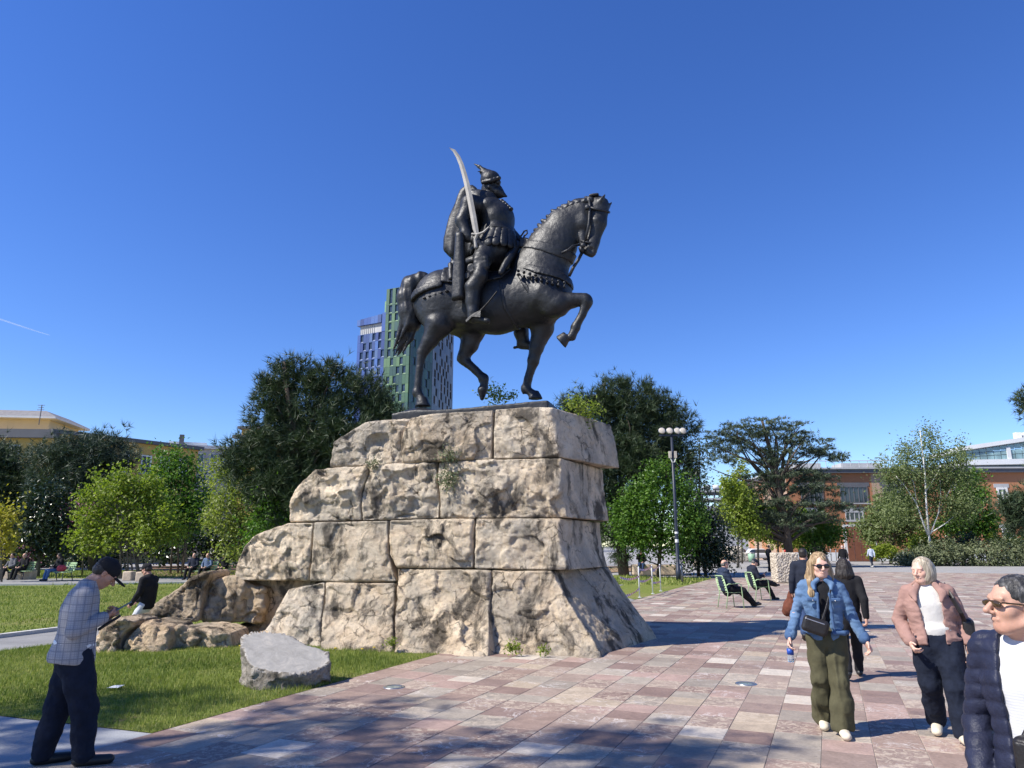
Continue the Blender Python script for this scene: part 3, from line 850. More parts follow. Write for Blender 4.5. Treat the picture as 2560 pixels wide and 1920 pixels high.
# ---------------------------------------------------------------- bronze rider on horseback
M_bronze = bronze_mat()
M_blade = simple('weathered steel blade', (.27, .255, .23), .55, .15, 6, metal=.25, bump=.002)
st_C = ped_O + YP * .95
statue = empty('equestrian_statue', (st_C.x, st_C.y, 0), -MROT, 'dark bronze statue of a cloaked rider with curved sword on a prancing horse', 'statue')
def SP(px, py, off=0.0):
    q = st_C + YP * off
    w = PL(px, py, (q.x, q.y), (YP.x, YP.y))
    return ((w - st_C).dot(XP), off, w.z)
def a1(x, y, off=0.0): return SP(960 + x * .28933, 340 + y * .28933, off)      # upper enlargement
def a2(x, y, off=0.0): return SP(960 + x * .28933, 600 + y * .28933, off)      # lower enlargement
LAT = (0, 1, 0)
def bdisp2(amp=.008, f=7.0):
    return lambda V, N: N * (amp * fbm(V * f, 3) + amp * .6 * fbm(V * f * 3.1, 2))[:, None]

def body_prims(s, g=0.0, k=.12):
    fl = (LAT, .74)
    s.ell(a2(500, 520), (.62 + g, .47 + g, .66 + g), k)
    s.cone(a2(520, 540), a2(980, 560), .62 + g, .60 + g, k, flat=fl)
    s.cone(a2(980, 560), a2(1330, 470), .60 + g, .60 + g, k, flat=fl)
    s.ell(a2(1370, 430), (.55 + g, .46 + g, .70 + g), k)
    s.ell(a2(1480, 470), (.32 + g, .38 + g, .42 + g), k)
def neck_prims(s, g=0.0, k=.10):
    fl = (LAT, .60)
    s.cone(a1(1330, 1180), a1(1450, 960), .62 + g, .50 + g, k, flat=fl)
    s.cone(a1(1450, 960), a1(1560, 780), .50 + g, .40 + g, k, flat=fl)
    s.cone(a1(1560, 780), a1(1700, 660), .40 + g, .29 + g, k, flat=fl)
    s.cone(a1(1700, 660), a1(1830, 600), .29 + g, .17 + g, k, flat=fl)

H = SDF(.030)
body_prims(H); neck_prims(H)
# head
hf = (LAT, .62)
H.cone(a1(1850, 610, -.02), a1(1835, 760, -.05), .23, .205, .06, flat=hf)
H.cone(a1(1835, 760, -.05), a1(1800, 930, -.08), .20, .135, .05, flat=hf)
H.cone(a1(1800, 930, -.08), a1(1790, 990, -.09), .135, .125, .04, flat=(LAT, .8))
H.ell(a1(1720, 750, -.05), (.21, .17, .24), .06)
H.cone(a1(1715, 860, -.06), a1(1725, 985, -.08), .10, .065, .05)
H.cone(a1(1745, 1000, -.08), a1(1795, 1025, -.08), .06, .06, .03)
for sy in (-1, 1):
    H.ell(a1(1835, 720, sy * .13 - .03), (.07, .05, .06), .05)
    H.ell(a1(1790, 985, sy * .085 - .09), (.05, .03, .07), .02, op='s')
# ears
H.cone(a1(1875, 560, -.12), a1(1920, 492, -.15), .075, .012, .03, flat=((1, 0, 0), .6))
H.cone(a1(1935, 615, .10), a1(1973, 566, .14), .065, .012, .03, flat=((1, 0, 0), .6))
# foreleg lifted (near side)
o = -.27
H.cone(a2(1400, 500, -.2), a2(1500, 560, o), .36, .25, .12)
H.chain([a2(1480, 545, o), a2(1600, 525, o), a2(1735, 512, o)], [.225, .155, .125], .05)
H.ell(a2(1752, 530, o), (.125, .11, .135), .04)
H.chain([a2(1750, 545, o), a2(1715, 640, o), a2(1665, 735, o)], [.11, .078, .082], .03)
H.ell(a2(1655, 752, o), (.10, .085, .105), .03)
H.cone(a2(1640, 750, o), a2(1615, 755, o), .045, .02, .02)
H.cone(a2(1655, 765, o), a2(1622, 835, o), .078, .088, .03)
hz = a2(1545, 868, o); HM = Matrix.Rotation(R(52), 3, 'Y'); H.loft([(-.06, .0, 0, .15, .125), (.13, -.02, 0, .10, .085)], .01, c=hz, M=HM)
# standing foreleg (far side)
o = .24
H.cone(a2(1340, 560, .18), a2(1370, 760, o), .40, .235, .14, flat=(LAT, .8))
H.chain([a2(1370, 760, o), a2(1318, 930, o), a2(1290, 1040, o)], [.225, .145, .118], .05)
H.ell(a2(1290, 1050, o), (.12, .105, .14), .03)
H.chain([a2(1282, 1075, o), a2(1248, 1190, o), a2(1232, 1265, o)], [.098, .082, .088], .03)
H.ell(a2(1225, 1285, o), (.105, .09, .10), .03)
H.cone(a2(1203, 1295, o), a2(1205, 1325, o), .05, .03, .02)
H.cone(a2(1240, 1295, o), a2(1295, 1335, o), .078, .085, .03)
hz = a2(1306, 1366, o); H.loft([(-.02, .01, 0, .15, .13), (.15, -.03, 0, .095, .085)], .01, c=hz)
# hind leg, near side
o = -.26
H.cone(a2(490, 560, -.18), a2(470, 740, o), .46, .28, .14, flat=(LAT, .72))
H.ell(a2(430, 610, -.2), (.28, .26, .42), .10)
H.chain([a2(470, 740, o), a2(400, 865, o), a2(335, 965, o)], [.27, .165, .12], .06)
H.cone(a2(345, 960, o), a2(302, 965, o), .09, .045, .03)
H.ell(a2(325, 985, o), (.10, .095, .13), .03)
H.chain([a2(325, 1000, o), a2(308, 1110, o), a2(294, 1240, o)], [.098, .082, .080], .03)
H.ell(a2(285, 1315, o), (.105, .09, .105), .03)
H.cone(a2(294, 1240, o), a2(290, 1310, o), .08, .085, .02)
H.cone(a2(262, 1325, o), a2(256, 1345, o), .045, .025, .02)
H.cone(a2(292, 1320, o), a2(318, 1368, o), .085, .095, .03)
hz = a2(335, 1418, o); H.loft([(-.05, .01, 0, .165, .14), (.16, -.03, 0, .10, .09)], .01, c=hz)
# hind leg, far side, stepping
o = .25
H.cone(a2(640, 650, .2), a2(760, 800, o), .42, .25, .16, flat=(LAT, .7))
H.chain([a2(765, 800, o), a2(740, 900, o), a2(690, 1000, o)], [.25, .185, .135], .06)
H.cone(a2(690, 1000, o), a2(648, 1028, o), .10, .055, .04)
H.ell(a2(690, 1030, o), (.14, .10, .12), .03)
H.chain([a2(700, 1045, o), a2(790, 1125, o), a2(850, 1185, o)], [.105, .082, .088], .03)
H.ell(a2(862, 1195, o), (.11, .09, .11), .03)
H.cone(a2(835, 1200, o), a2(825, 1225, o), .05, .025, .02)
H.cone(a2(868, 1210, o), a2(862, 1285, o), .082, .085, .03)
H.cone(a2(850, 1300, o), a2(848, 1370, o), .105, .045, .015)
# belly line, muscles
H.ell(a2(1420, 560, -.36), (.14, .10, .22), .10)
H.ell(a2(700, 640, -.3), (.25, .12, .2), .12)
H.cone(a2(640, 720, 0), a2(760, 760, 0), .10, .06, .08)
horse = H.build('horse', M_bronze, statue, bdisp2(.010))

# tail: a thick twisted fall of hair
T = SDF(.026)
T.chain([a2(400, 360), a2(320, 352), a2(245, 400), a2(215, 500)], [.13, .19, .235, .25], .06)
T.chain([a2(215, 500), a2(225, 620), a2(240, 720)], [.25, .235, .20], .06)
rg = random.Random(3)
for i in range(26):
    x = rg.uniform(-70, 70); yy = rg.uniform(600, 720); of = rg.uniform(-.16, .16)
    L = rg.uniform(150, 330) - abs(x) * .8
    p0 = (225 + x, yy); p1 = (215 + x * .9 - L * .10, yy + L * .45); p2 = (205 + x * .7 - L * .32, yy + L * .95)
    T.chain([a2(*p0, of), a2(*p1, of), a2(*p2, of * .7)], [.075, .055, .012], .02)
for px in ((150, 690), (140, 770), (185, 640)):
    T.chain([a2(px[0] + 40, px[1] - 60), a2(px[0], px[1]), a2(px[0] - 18, px[1] + 45)], [.07, .04, .01], .02)
def tdisp(V, N):
    a = perlin(np.stack([V[:, 0] * 9 + V[:, 2] * 1.2, V[:, 1] * 9, V[:, 2] * 1.0], 1))
    return N * (.022 * a + .008 * fbm(V * 14, 2))[:, None]
T.build('tail', M_bronze, statue, tdisp)

# mane: short tufts along the crest
M_ = SDF(.022)
cr = [(1262, 925), (1300, 868), (1330, 822), (1352, 790), (1392, 748), (1428, 704), (1478, 668), (1525, 640), (1568, 614), (1615, 596), (1668, 578), (1720, 566), (1770, 556)]
for i, (x, y) in enumerate(cr):
    for of in (-.10, .0, .09):
        M_.cone(a1(x + 14, y + 4, of), a1(x - 26 + 8 * (i % 2), y - 24 + 6 * (i % 3), of * .8), .085, .035, .02)
M_.box(a1(1820, 528, -.02), (.20, .26, .05), .02, .02)
M_.cone(a1(1880, 600, -.02), a1(1935, 660, -.06), .08, .03, .02)
M_.build('mane', M_bronze, statue, bdisp2(.012, 11))

# harness: bands that hug the body
def band(poly, base, g, h=.026, disp=.006):
    s0 = SDF(h); base(s0, g, .10)
    P2 = np.array([(a[0], a[2]) for a in poly], np.float32)
    fns = [q[0] for q in s0.p]
    lo = np.array([P2[:, 0].min(), -.75, P2[:, 1].min()]); hi = np.array([P2[:, 0].max(), .75, P2[:, 1].max()])
    def fn(X):
        d = np.full(len(X), 1.0, np.float32)
        for f in fns:
            q = f(X); t = np.maximum(.10 - np.abs(q - d), 0) / .10
            d = np.minimum(d, q) - t * t * .025
        return np.maximum(d, poly_dist(P2, X[:, 0], X[:, 2]))
    return SDF(h).func(fn, lo, hi)
hn = band([a1(1140, 1130), a1(1240, 1140), a1(1360, 1190), a1(1560, 1215), a1(1680, 1250), a1(1680, 1330), a1(1560, 1290), a1(1360, 1255), a1(1240, 1205), a1(1130, 1190)], body_prims, .045)
for i in range(9):
    x = 1160 + i * 50; y = 1165 + i * 13
    for dy in (0, 34): hn.ell(a1(x, y + dy, -.52 + max(0, i - 5) * .05), (.035, .05, .035), .01)
hn.build('breast_strap', M_bronze, statue, bdisp2(.010, 12))
band([a1(1245, 930), a1(1400, 965), a1(1545, 1000), a1(1700, 1040), a1(1700, 1115), a1(1520, 1085), a1(1380, 1045), a1(1225, 1000)], lambda s, g, k: neck_prims(s, g, k), .035).build('neck_collar', M_bronze, statue, bdisp2(.006, 18))
bs = band([a2(290, 530), a2(330, 490), a2(440, 455), a2(580, 420), a2(580, 470), a2(450, 510), a2(350, 545), a2(290, 575)], body_prims, .10)
for i in range(5): bs.ell(a2(350 + i * 48, 503 - i * 15, -.50), (.045, .05, .03), .01)
bs.cone(a2(575, 215, -.3), a2(580, 330, -.45), .06, .06, .02)
bs.build('breeching_strap', M_bronze, statue, bdisp2(.010, 12))
band([a1(1180, 1240), a1(1215, 1235), a1(1385, 1510), a1(1345, 1525)], body_prims, .03).build('shoulder_strap', M_bronze, statue)
band([a2(1040, 400), a2(1070, 400), a2(1110, 640), a2(1190, 800), a2(1160, 800), a2(1080, 650)], body_prims, .022).build('girth', M_bronze, statue)
# saddle cloth and saddle
sc = band([a1(560, 1180), a1(700, 1100), a1(1010, 1060), a1(1130, 960), a1(1190, 985), a1(1150, 1080), a1(1120, 1200), a1(1060, 1285), a1(930, 1320), a1(760, 1330), a1(560, 1330)], body_prims, .075)
sc.build('saddle_cloth', M_bronze, statue, bdisp2(.016, 9))
sd = SDF(.026)
for sy in (-1, 1):
    sd.chain([a1(1150, 950, 0), a1(1090, 1040, sy * .3), a1(1010, 1180, sy * .5)], [.10, .085, .06], .04)
sd.cone(a1(620, 1120, -.2), a1(620, 1120, .2), .14, .14, .05)
sd.ell(a1(880, 1110), (.55, .40, .18), .06)
sd.build('saddle', M_bronze, statue, bdisp2(.01, 9))
# bridle and reins
br = MB()
def tb(pts, r, n=6): br.tube(pts, r, n)
tb([a1(1775, 540, -.16), a1(1780, 620, -.20), a1(1770, 760, -.22), a1(1735, 930, -.18)], .028)
tb([a1(1760, 615, -.20), a1(1850, 635, -.19), a1(1925, 650, -.10), a1(1945, 660, .05)], .028)
tb([a1(1700, 905, -.16), a1(1760, 920, -.20), a1(1850, 925, -.12)], .022)
tb([a1(1535, 1010, -.34), a1(1590, 985, -.34), a1(1630, 950, -.28), a1(1690, 940, -.18)], .024)
tb([a1(1715, 1000, -.15), a1(1680, 1070, -.16), a1(1640, 1130, -.18), a1(1600, 1210, -.2)], .034)
tb([a1(1700, 960, -.19), a1(1712, 1000, -.19)], .05, 8)
for (x, y) in ((1757, 617), (1722, 945)):
    c = a1(x, y, -.22); br.lathe(c, [(.055, 0), (.05, .03), (.02, .045)], 12, M=Matrix.Rotation(R(90), 3, 'X'))
br.build('bridle', M_bronze, statue, True)

# rider
Rd = SDF(.024)
tf = (LAT, 1.18)
Rd.cone(a1(950, 665, 0), a1(985, 740, 0), .295, .325, .08, flat=(LAT, 1.3))
Rd.cone(a1(895, 605, -.28), a1(915, 610, .30), .17, .17, .08)
Rd.ell(a1(1040, 690, 0), (.17, .28, .22), .06)
Rd.cone(a1(985, 720, 0), a1(990, 850, 0), .345, .31, .06, flat=(LAT, 1.15))
Rd.cone(a1(975, 880, 0), a1(955, 1010, 0), .375, .42, .05, flat=(LAT, 1.15))
Rd.cone(a1(1000, 850, 0), a1(1095, 890, 0), .18, .05, .04, flat=(LAT, 2.0))
Rd.cone(a1(905, 560, 0), a1(912, 450, 0), .13, .115, .05)
# arms
Rd.ell(a1(745, 590, -.40), (.19, .18, .2), .08)
Rd.chain([a1(745, 590, -.42), a1(672, 735, -.50), a1(720, 850, -.52)], [.165, .135, .105], .04)
Rd.cone(a1(820, 600, -.2), a1(745, 590, -.4), .22, .18, .08)
Rd.cone(a1(705, 840, -.52), a1(725, 875, -.52), .12, .115, .02)
# sword hand closed round the grip
hd = a1(785, 895, -.53)
Rd.ell(hd, (.115, .075, .10), .03)
for i in range(4):
    c = a1(815 + i * 4, 872 + i * 18, -.58); e2 = a1(778, 880 + i * 18, -.61)
    Rd.cone(c, e2, .032, .028, .008)
Rd.cone(a1(775, 862, -.58), a1(812, 868, -.60), .034, .028, .008)
# rein hand
Rd.chain([a1(980, 640, .38), a1(1080, 830, .40), a1(1185, 930, .12)], [.16, .13, .10], .05)
Rd.ell(a1(1208, 925, .05), (.10, .10, .13), .04)
for i in range(4): Rd.cone(a1(1180, 893 + i * 20, -.05), a1(1236, 890 + i * 20, -.02), .032, .028, .01)
# near leg
Rd.cone(a1(900, 990, -.30), a1(850, 1060, -.50), .26, .20, .08)
Rd.chain([a1(850, 1060, -.52), a1(842, 1150, -.58), a1(830, 1215, -.60)], [.17, .135, .155], .03)
Rd.chain([a1(830, 1215, -.60), a1(768, 1310, -.60), a1(765, 1430, -.60), a1(772, 1535, -.60)], [.15, .165, .14, .115], .04)
Rd.cone(a1(772, 1535, -.60), a1(770, 1575, -.60), .12, .11, .03)
Rd.cone(a1(775, 1575, -.60), a1(890, 1600, -.66), .10, .075, .04, flat=((0, 0, 1), .8))
for yy in (1070, 1105, 1135): Rd.cone(a1(805, yy, -.62), a1(880, yy - 4, -.62), .085, .075, .008)
Rd.cone(a1(770, 1240, -.64), a1(745, 1215, -.64), .05, .02, .02)
# far foot under the belly
Rd.chain([a2(1180, 640, .48), a2(1185, 800, .52), a2(1205, 880, .55)], [.19, .15, .13], .04)
Rd.cone(a2(1190, 900, .55), a2(1265, 915, .50), .11, .09, .04)
Rd.cone(a2(1170, 925, .55), a2(1128, 930, .55), .02, .035, .01)
rider = Rd.build('rider', M_bronze, statue, bdisp2(.008, 10))
bt_ = MB()
c_ = a1(988, 848, 0)
bt_.tube([(c_[0] + .345 * math.cos(a), .40 * math.sin(a), c_[2] - .05 * math.cos(a)) for a in np.linspace(0, 2 * math.pi, 28, endpoint=False)], .038, 6, closed=True)
bt_.build('belt', M_bronze, statue, True)
for k in range(9):
    a = R(200 + k * 18); b1 = SDF(.02)
    b1.cone((c_[0] + .37 * math.cos(a), .42 * math.sin(a), c_[2] - .10), (c_[0] - .06 + .50 * math.cos(a), .56 * math.sin(a), c_[2] - .42), .075, .085, .01, flat=((math.cos(a), math.sin(a), 0), .45))
    b1.build('tasset', M_bronze, statue, bdisp2(.008, 12))
# cuirass edge, mantle collar and tassets
ar = SDF(.022)
ar.cone(a1(845, 600, 0), a1(960, 640, 0), .265, .23, .06, flat=(LAT, 1.5))
ar.cone(a1(800, 545, 0), a1(915, 570, 0), .18, .19, .05, flat=(LAT, 1.8))
for i in range(5): ar.ell(a1(1020 + i * 20, 560 + i * 18, -.12), (.045, .06, .045), .01)
ar.build('mantle_collar', M_bronze, statue, bdisp2(.012, 8))
# head
hd_ = SDF(.016)
hd_.ell(a1(925, 425, 0), (.17, .155, .215), .04)
hd_.cone(a1(975, 430, 0), a1(1005, 445, 0), .075, .035, .02)
hd_.cone(a1(985, 400, -.09), a1(985, 400, .09), .06, .06, .03)
hd_.ell(a1(910, 430, -.15), (.045, .03, .065), .02)
hd_.chain([a1(950, 470, 0), a1(995, 495, 0), a1(1058, 520, 0)], [.14, .11, .02], .04)
hd_.cone(a1(975, 466, -.09), a1(1015, 478, 0), .05, .04, .03)
hd_.cone(a1(885, 455, 0), a1(890, 500, 0), .11, .11, .05)
hd_.build('head', M_bronze, statue, lambda V, N: N * (.012 * fbm(V * np.array([16, 16, 8], np.float32), 3))[:, None])
he = SDF(.016)
he.ell(a1(918, 375, 0), (.215, .195, .19), .03)
he.chain([a1(855, 400, -.17), a1(925, 385, -.20), a1(995, 365, -.13)], [.045, .045, .045], .02)
for i in range(5): he.ell(a1(858 + i * 33, 392 - i * 8, -.20 + abs(i - 2) * .012), (.035, .03, .035), .01)
he.cone(a1(895, 335, 0), a1(862, 312, 0), .12, .09, .04)
he.cone(a1(865, 310, 0), a1(852, 350, 0), .06, .03, .03)
he.chain([a1(862, 300, -.04), a1(825, 265, -.05), a1(776, 240, -.05)], [.055, .035, .010], .02)
he.chain([a1(860, 300, .05), a1(830, 275, .07), a1(800, 268, .08)], [.045, .03, .010], .02)
he.cone(a1(850, 312, -.06), a1(812, 306, -.10), .04, .015, .01, flat=((0, 0, 1), .6))
he.build('helmet', M_bronze, statue, bdisp2(.006, 16))
# cloak
ck = SDF(.026)
def plate(pts, rs, of, f=.35):
    ck.chain([a1(x, y, of) for x, y in pts], rs, .06, flat=(LAT, f))
def drape(poly, y0, y1, rnd, bow=0.0):
    P2 = np.array([(q[0], q[2]) for q in (a1(x, y, (y0 + y1) / 2) for x, y in poly)], np.float32)
    yc, hy = (y0 + y1) / 2, (y1 - y0) / 2; xm, hw = P2[:, 0].mean(), np.ptp(P2[:, 0]) / 2
    def fn(X):
        d2 = poly_dist(P2, X[:, 0], X[:, 2]); dy = np.abs(X[:, 1] - yc - bow * ((X[:, 0] - xm) / hw) ** 2) - hy
        p, q = d2 + rnd, dy + rnd
        return np.minimum(np.maximum(p, q), 0) + np.sqrt(np.maximum(p, 0) ** 2 + np.maximum(q, 0) ** 2) - rnd
    ck.func(fn, (P2[:, 0].min(), min(y0, y1) - abs(bow), P2[:, 1].min()), (P2[:, 0].max(), max(y0, y1) + abs(bow), P2[:, 1].max()), .04)
drape([(800, 462), (750, 470), (700, 522), (640, 640), (590, 800), (562, 930), (556, 1030), (604, 1082), (700, 1105), (800, 1060), (860, 900), (870, 560)], -.30, .42, .12)
drape([(628, 840), (690, 845), (702, 1100), (694, 1402), (578, 1420), (592, 1200), (612, 1000)], -.72, -.54, .06)
drape([(600, 860), (690, 860), (720, 1150), (640, 1330), (560, 1330), (575, 1050)], .44, .62, .06)
def cdisp(V, N):
    a = perlin(np.stack([V[:, 0] * 7, V[:, 1] * 5, V[:, 2] * .8], 1))
    return N * (.045 * a + .006 * fbm(V * 11, 3))[:, None]
ck.build('cloak', M_bronze, statue, cdisp)
# sword: curved blade, grip and guard
bl = [(806, 862, 16), (790, 800, 24), (772, 700, 25), (752, 590, 25), (735, 500, 25), (716, 415, 24), (694, 330, 22), (668, 245, 20), (640, 180, 18), (606, 128, 13), (566, 102, 2)]
V, Fq = [], []
for i, (x, y, w) in enumerate(bl):
    j0, j1 = bl[max(i - 1, 0)], bl[min(i + 1, len(bl) - 1)]
    dx, dy = j1[0] - j0[0], j1[1] - j0[1]; L = math.hypot(dx, dy); nx, ny = -dy / L, dx / L
    A, B, C_ = a1(x + nx * w, y + ny * w, -.62), a1(x, y, -.62), a1(x - nx * w, y - ny * w, -.62)
    V += [A, (B[0], -.62 - .014, B[2]), C_, (B[0], -.62 + .014, B[2])]
for i in range(len(bl) - 1):
    for k in range(4):
        Fq.append((4 * i + k, 4 * i + (k + 1) % 4, 4 * i + 4 + (k + 1) % 4, 4 * i + 4 + k))
sw = MB().add(V, Fq)
sword = sw.build('sword_blade', M_blade, statue)
gd = SDF(.010)
gd.chain([a1(765, 848, -.62), a1(812, 850, -.62), a1(862, 830, -.62), a1(905, 787, -.62)], [.028, .026, .022, .016], .01)
gd.chain([a1(806, 855, -.61), a1(788, 900, -.60), a1(795, 960, -.60)], [.038, .036, .04], .01)
gd.build('sword_hilt', M_blade, statue)
# stirrup
sr = MB()
tp, hl, to = a1(975, 1345, -.60), a1(708, 1608, -.74), a1(835, 1560, -.78)
sr.tube([tp, a1(900, 1440, -.66), a1(835, 1510, -.72)], [.035, .04, .05], 6, flat=.4)
sr.add([a1(835, 1505, -.74), a1(832, 1565, -.78), a1(760, 1560, -.78), a1(710, 1608, -.78), a1(705, 1590, -.74), a1(760, 1535, -.70),
        a1(835, 1505, -.70), a1(832, 1565, -.74), a1(760, 1560, -.74), a1(710, 1608, -.74), a1(705, 1590, -.70), a1(760, 1535, -.66)],
       [(5, 4, 3, 2, 1, 0), (6, 7, 8, 9, 10, 11)] + [(i, (i + 1) % 6, 6 + (i + 1) % 6, 6 + i) for i in range(6)])
sr.build('stirrup', M_bronze, statue)
for (x, y, r) in ((755, 1145, .105), (720, 1208, .075)):
    MB().lathe(a1(x, y, -.62), [(r, -.015), (r, .015), (r * .7, .03), (.001, .03)], 18, M=Matrix.Rotation(R(90), 3, 'X')).build('knee_disc', M_bronze, statue)
MB().tube([a1(1170, 880, -.02), a1(1195, 850, -.02), a1(1212, 822, -.02), a1(1235, 815, -.02), a1(1238, 840, -.02), a1(1205, 872, -.02)], .018, 6).build('rein_loop', M_bronze, statue)
# bronze ground plate with a mound under the hind hoof
pz0 = a2(340, 1520, -.55)[2]
pl = SDF(.030)
c0, c1 = a2(66, 1500, -.62), a2(1418, 1372, -.62)
zc = (c0[2] + c1[2]) / 2
Lx = c1[0] - c0[0]
def pfn(X):
    x, y, z = X[:, 0], X[:, 1], X[:, 2]
    top = c0[2] + (c1[2] - c0[2]) * np.clip((x - c0[0]) / Lx, 0, 1) - .02
    top = top + .17 * np.exp(-(((x - a2(300, 1420, -.26)[0]) / .45) ** 2 + ((y + .2) / .38) ** 2))
    d = np.maximum(np.maximum(np.abs(x - (c0[0] + c1[0]) / 2) - Lx / 2, np.abs(y - .02) - .64), np.maximum(z - top, (c0[2] - .26) - z))
    return d * .8
pl.func(pfn, (c0[0], -.65, c0[2] - .26), (c1[0], .68, max(c0[2], c1[2]) + .22))
pl.build('ground_plate', M_bronze, statue, bdisp2(.008, 5))
# ---------------------------------------------------------------- vegetation
NR = np.random.RandomState(11)
def unit(a): return a / (np.linalg.norm(a, axis=-1, keepdims=True) + 1e-9)
def leaf_quads(C, N, L, W, jit=.7):
    n = len(C)
    N = unit(N + jit * NR.normal(size=(n, 3)))
    T = unit(np.cross(N, NR.normal(size=(n, 3)))); B = np.cross(N, T)
    L = np.asarray(L).reshape(-1, 1) * np.ones((n, 1)); W = np.asarray(W).reshape(-1, 1) * np.ones((n, 1))
    fold = N * L * .12
    V = np.stack([C - T * L / 2, C + B * W / 2 + fold, C + T * L / 2, C - B * W / 2 + fold], 1).reshape(-1, 3)
    return V, np.arange(4 * n).reshape(n, 4)
def needle_tris(C, A, L, W, k, spread=.8):
    n = len(C)
    Cr = np.repeat(C, k, 0); Ar = np.repeat(A, k, 0)
    D = unit(Ar + spread * NR.normal(size=(n * k, 3)))
    S = unit(np.cross(D, NR.normal(size=(n * k, 3))))
    Ls = L * NR.uniform(.7, 1.2, (n * k, 1))
    V = np.stack([Cr - S * W / 2, Cr + S * W / 2, Cr + D * Ls], 1).reshape(-1, 3)
    return V, np.arange(3 * n * k).reshape(-1, 3)
def lobes_world(lobes, Y, split=0):
    out = []
    if split:
        L2 = []
        for (px, py, rx, ry) in [l[:4] for l in lobes]:
            L2.append((px, py, rx * .62, ry * .62))
            for k in range(split):
                a = 2 * math.pi * (k + NR.uniform(-.3, .3)) / split; q = NR.uniform(.26, .52); r_ = NR.uniform(.55, .80)
                L2.append((px + math.cos(a) * rx * r_, py - math.sin(a) * ry * r_, rx * q, ry * q * NR.uniform(.7, 1.0), NR.uniform(-.5, .5) * rx * Y / FPX))
        lobes = L2
    for l in lobes:
        px, py, rx, ry = l[:4]; dy = l[4] if len(l) > 4 else 0.0
        c = P(px, py, Y + dy); m = (Y + dy) / FPX * 1.03
        out.append((np.array(c), np.array([rx * m, (rx * .5 + ry * .5) * m, ry * m])))
    return out
def crown_points(LW, n, inner=.45, clump=0.35, per=14, flat=1.0):
    """clump centres through the lobes, denser to the outside, then points round each"""
    vol = np.array([r[0] * r[2] for c, r in LW]); nn = np.maximum((n * vol / vol.sum()).astype(int), 3)
    Cc, Nn, Rn = [], [], []
    for (c, r), k in zip(LW, nn):
        kc = max(int(k / per), 3)
        d = unit(NR.normal(size=(kc, 3))); rad = inner + (1 - inner) * NR.uniform(0, 1, (kc, 1)) ** .6
        wob = np.clip(1 + .62 * perlin(d * 2.1 + c)[:, None] + .12 * NR.normal(size=(kc, 1)), .45, 1.24)
        cc = c + d * r * rad * wob
        p = np.repeat(cc, per, 0) + NR.normal(size=(kc * per, 3)) * clump * np.array([1, 1, flat]) * np.repeat(NR.uniform(.45, 1.35, (kc, 1)), per, 0)
        Cc.append(p); Nn.append(np.repeat(d, per, 0)); Rn.append(np.repeat(NR.uniform(0, 1, kc), per))
    return np.concatenate(Cc), np.concatenate(Nn), np.concatenate(Rn)
def limb(b, p0, p1, r0, r1, bend=.12, n=6, sides=6, sag=0.0):
    p0, p1 = Vector(p0), Vector(p1); L = (p1 - p0).length
    off = Vector(NR.normal(size=3)) * bend * L
    pts = [p0.lerp(p1, t) + off * math.sin(math.pi * t) * .6 + Vector((0, 0, -sag * L * t * t)) for t in np.linspace(0, 1, n)]
    b.tube(pts, [r0 + (r1 - r0) * t for t in np.linspace(0, 1, n)], sides)
    return pts
def tree(name, label, cat, base, Y, lobes, leafmat, barkmat, n=9000, L=.16, W=.10, kind='leaf', trunk=None, tr=.16, stems=1, nb=14, inner=.45, clump=.35, per=14, needles=9, nl=.28, nw=.03, flat=1.0, up=.5, jit=.7, group=None, rmix=.35, z0=0.0, spread=.8, sag=0.0, split=6):
    b0 = P(base[0], base[1], Y); b0.z = z0
    t = empty(name, b0, 0, label, cat, group)
    o3 = np.array(b0)
    LW = [(c - o3, r) for c, r in lobes_world(lobes, Y, split)]
    C, N, Rn = crown_points(LW, n, inner, clump, per, flat)
    C[:, 2] = np.maximum(C[:, 2], .05)
    if kind == 'leaf':
        ls = L * NR.uniform(.6, 1.3, len(C))
        V, Fc = leaf_quads(C, N * .7 + np.array([0, 0, up]), ls, ls * (W / L), jit)
        rv = np.clip((1 - rmix) * NR.uniform(0, 1, len(C)) + rmix * Rn, 0, 1)
    else:
        V, Fc = needle_tris(C, unit(N * .8 + np.array([0, 0, up])), nl, nw, needles, spread)
        rv = np.repeat(np.clip((1 - rmix) * NR.uniform(0, 1, len(C)) + rmix * Rn, 0, 1), needles)
    obj('crown', mesh_np('crown', V, Fc, leafmat, smooth=False, attrs={'rnd': ('FACE', rv)}), t)
    if tr > 0:
        b = MB()
        top = max(LW, key=lambda q: q[0][2])
        if trunk: axis = [Vector(P(x, y, Y)) - b0 for x, y in trunk]; axis[0].z = min(axis[0].z, 0)
        else: axis = [Vector((0, 0, -.1)), Vector(top[0]) * .35, Vector(top[0]) * .7 + Vector((0, 0, .0)), Vector(top[0])]
        for sN in range(stems):
            if stems == 1: ax = axis
            else:
                g = LW[sN % len(LW)][0]; a0 = Vector((NR.uniform(-.55, .55), NR.uniform(-.4, .4), -.1))
                ax = [a0, a0 + Vector((g[0] * .25, g[1] * .25, g[2] * .45)), Vector(g)]
            m = len(ax)
            b.tube(ax, [tr * (1 - .75 * i / (m - 1)) for i in range(m)], 8)
        idx = NR.choice(len(C), nb, replace=False)
        for i in idx:
            tgt = Vector(C[i]); h = max(min(tgt.z * NR.uniform(.45, .8), axis[-1].z * .95), .3)
            # point on the axis at that height
            q = axis[0]
            for a_, c_ in zip(axis[:-1], axis[1:]):
                if a_.z <= h <= c_.z: q = a_.lerp(c_, (h - a_.z) / max(c_.z - a_.z, 1e-3)); break
            limb(b, q, tgt, tr * .35, tr * .06, .10, 5, 5, sag)
        b.build('trunk', barkmat, t, True)
    return t

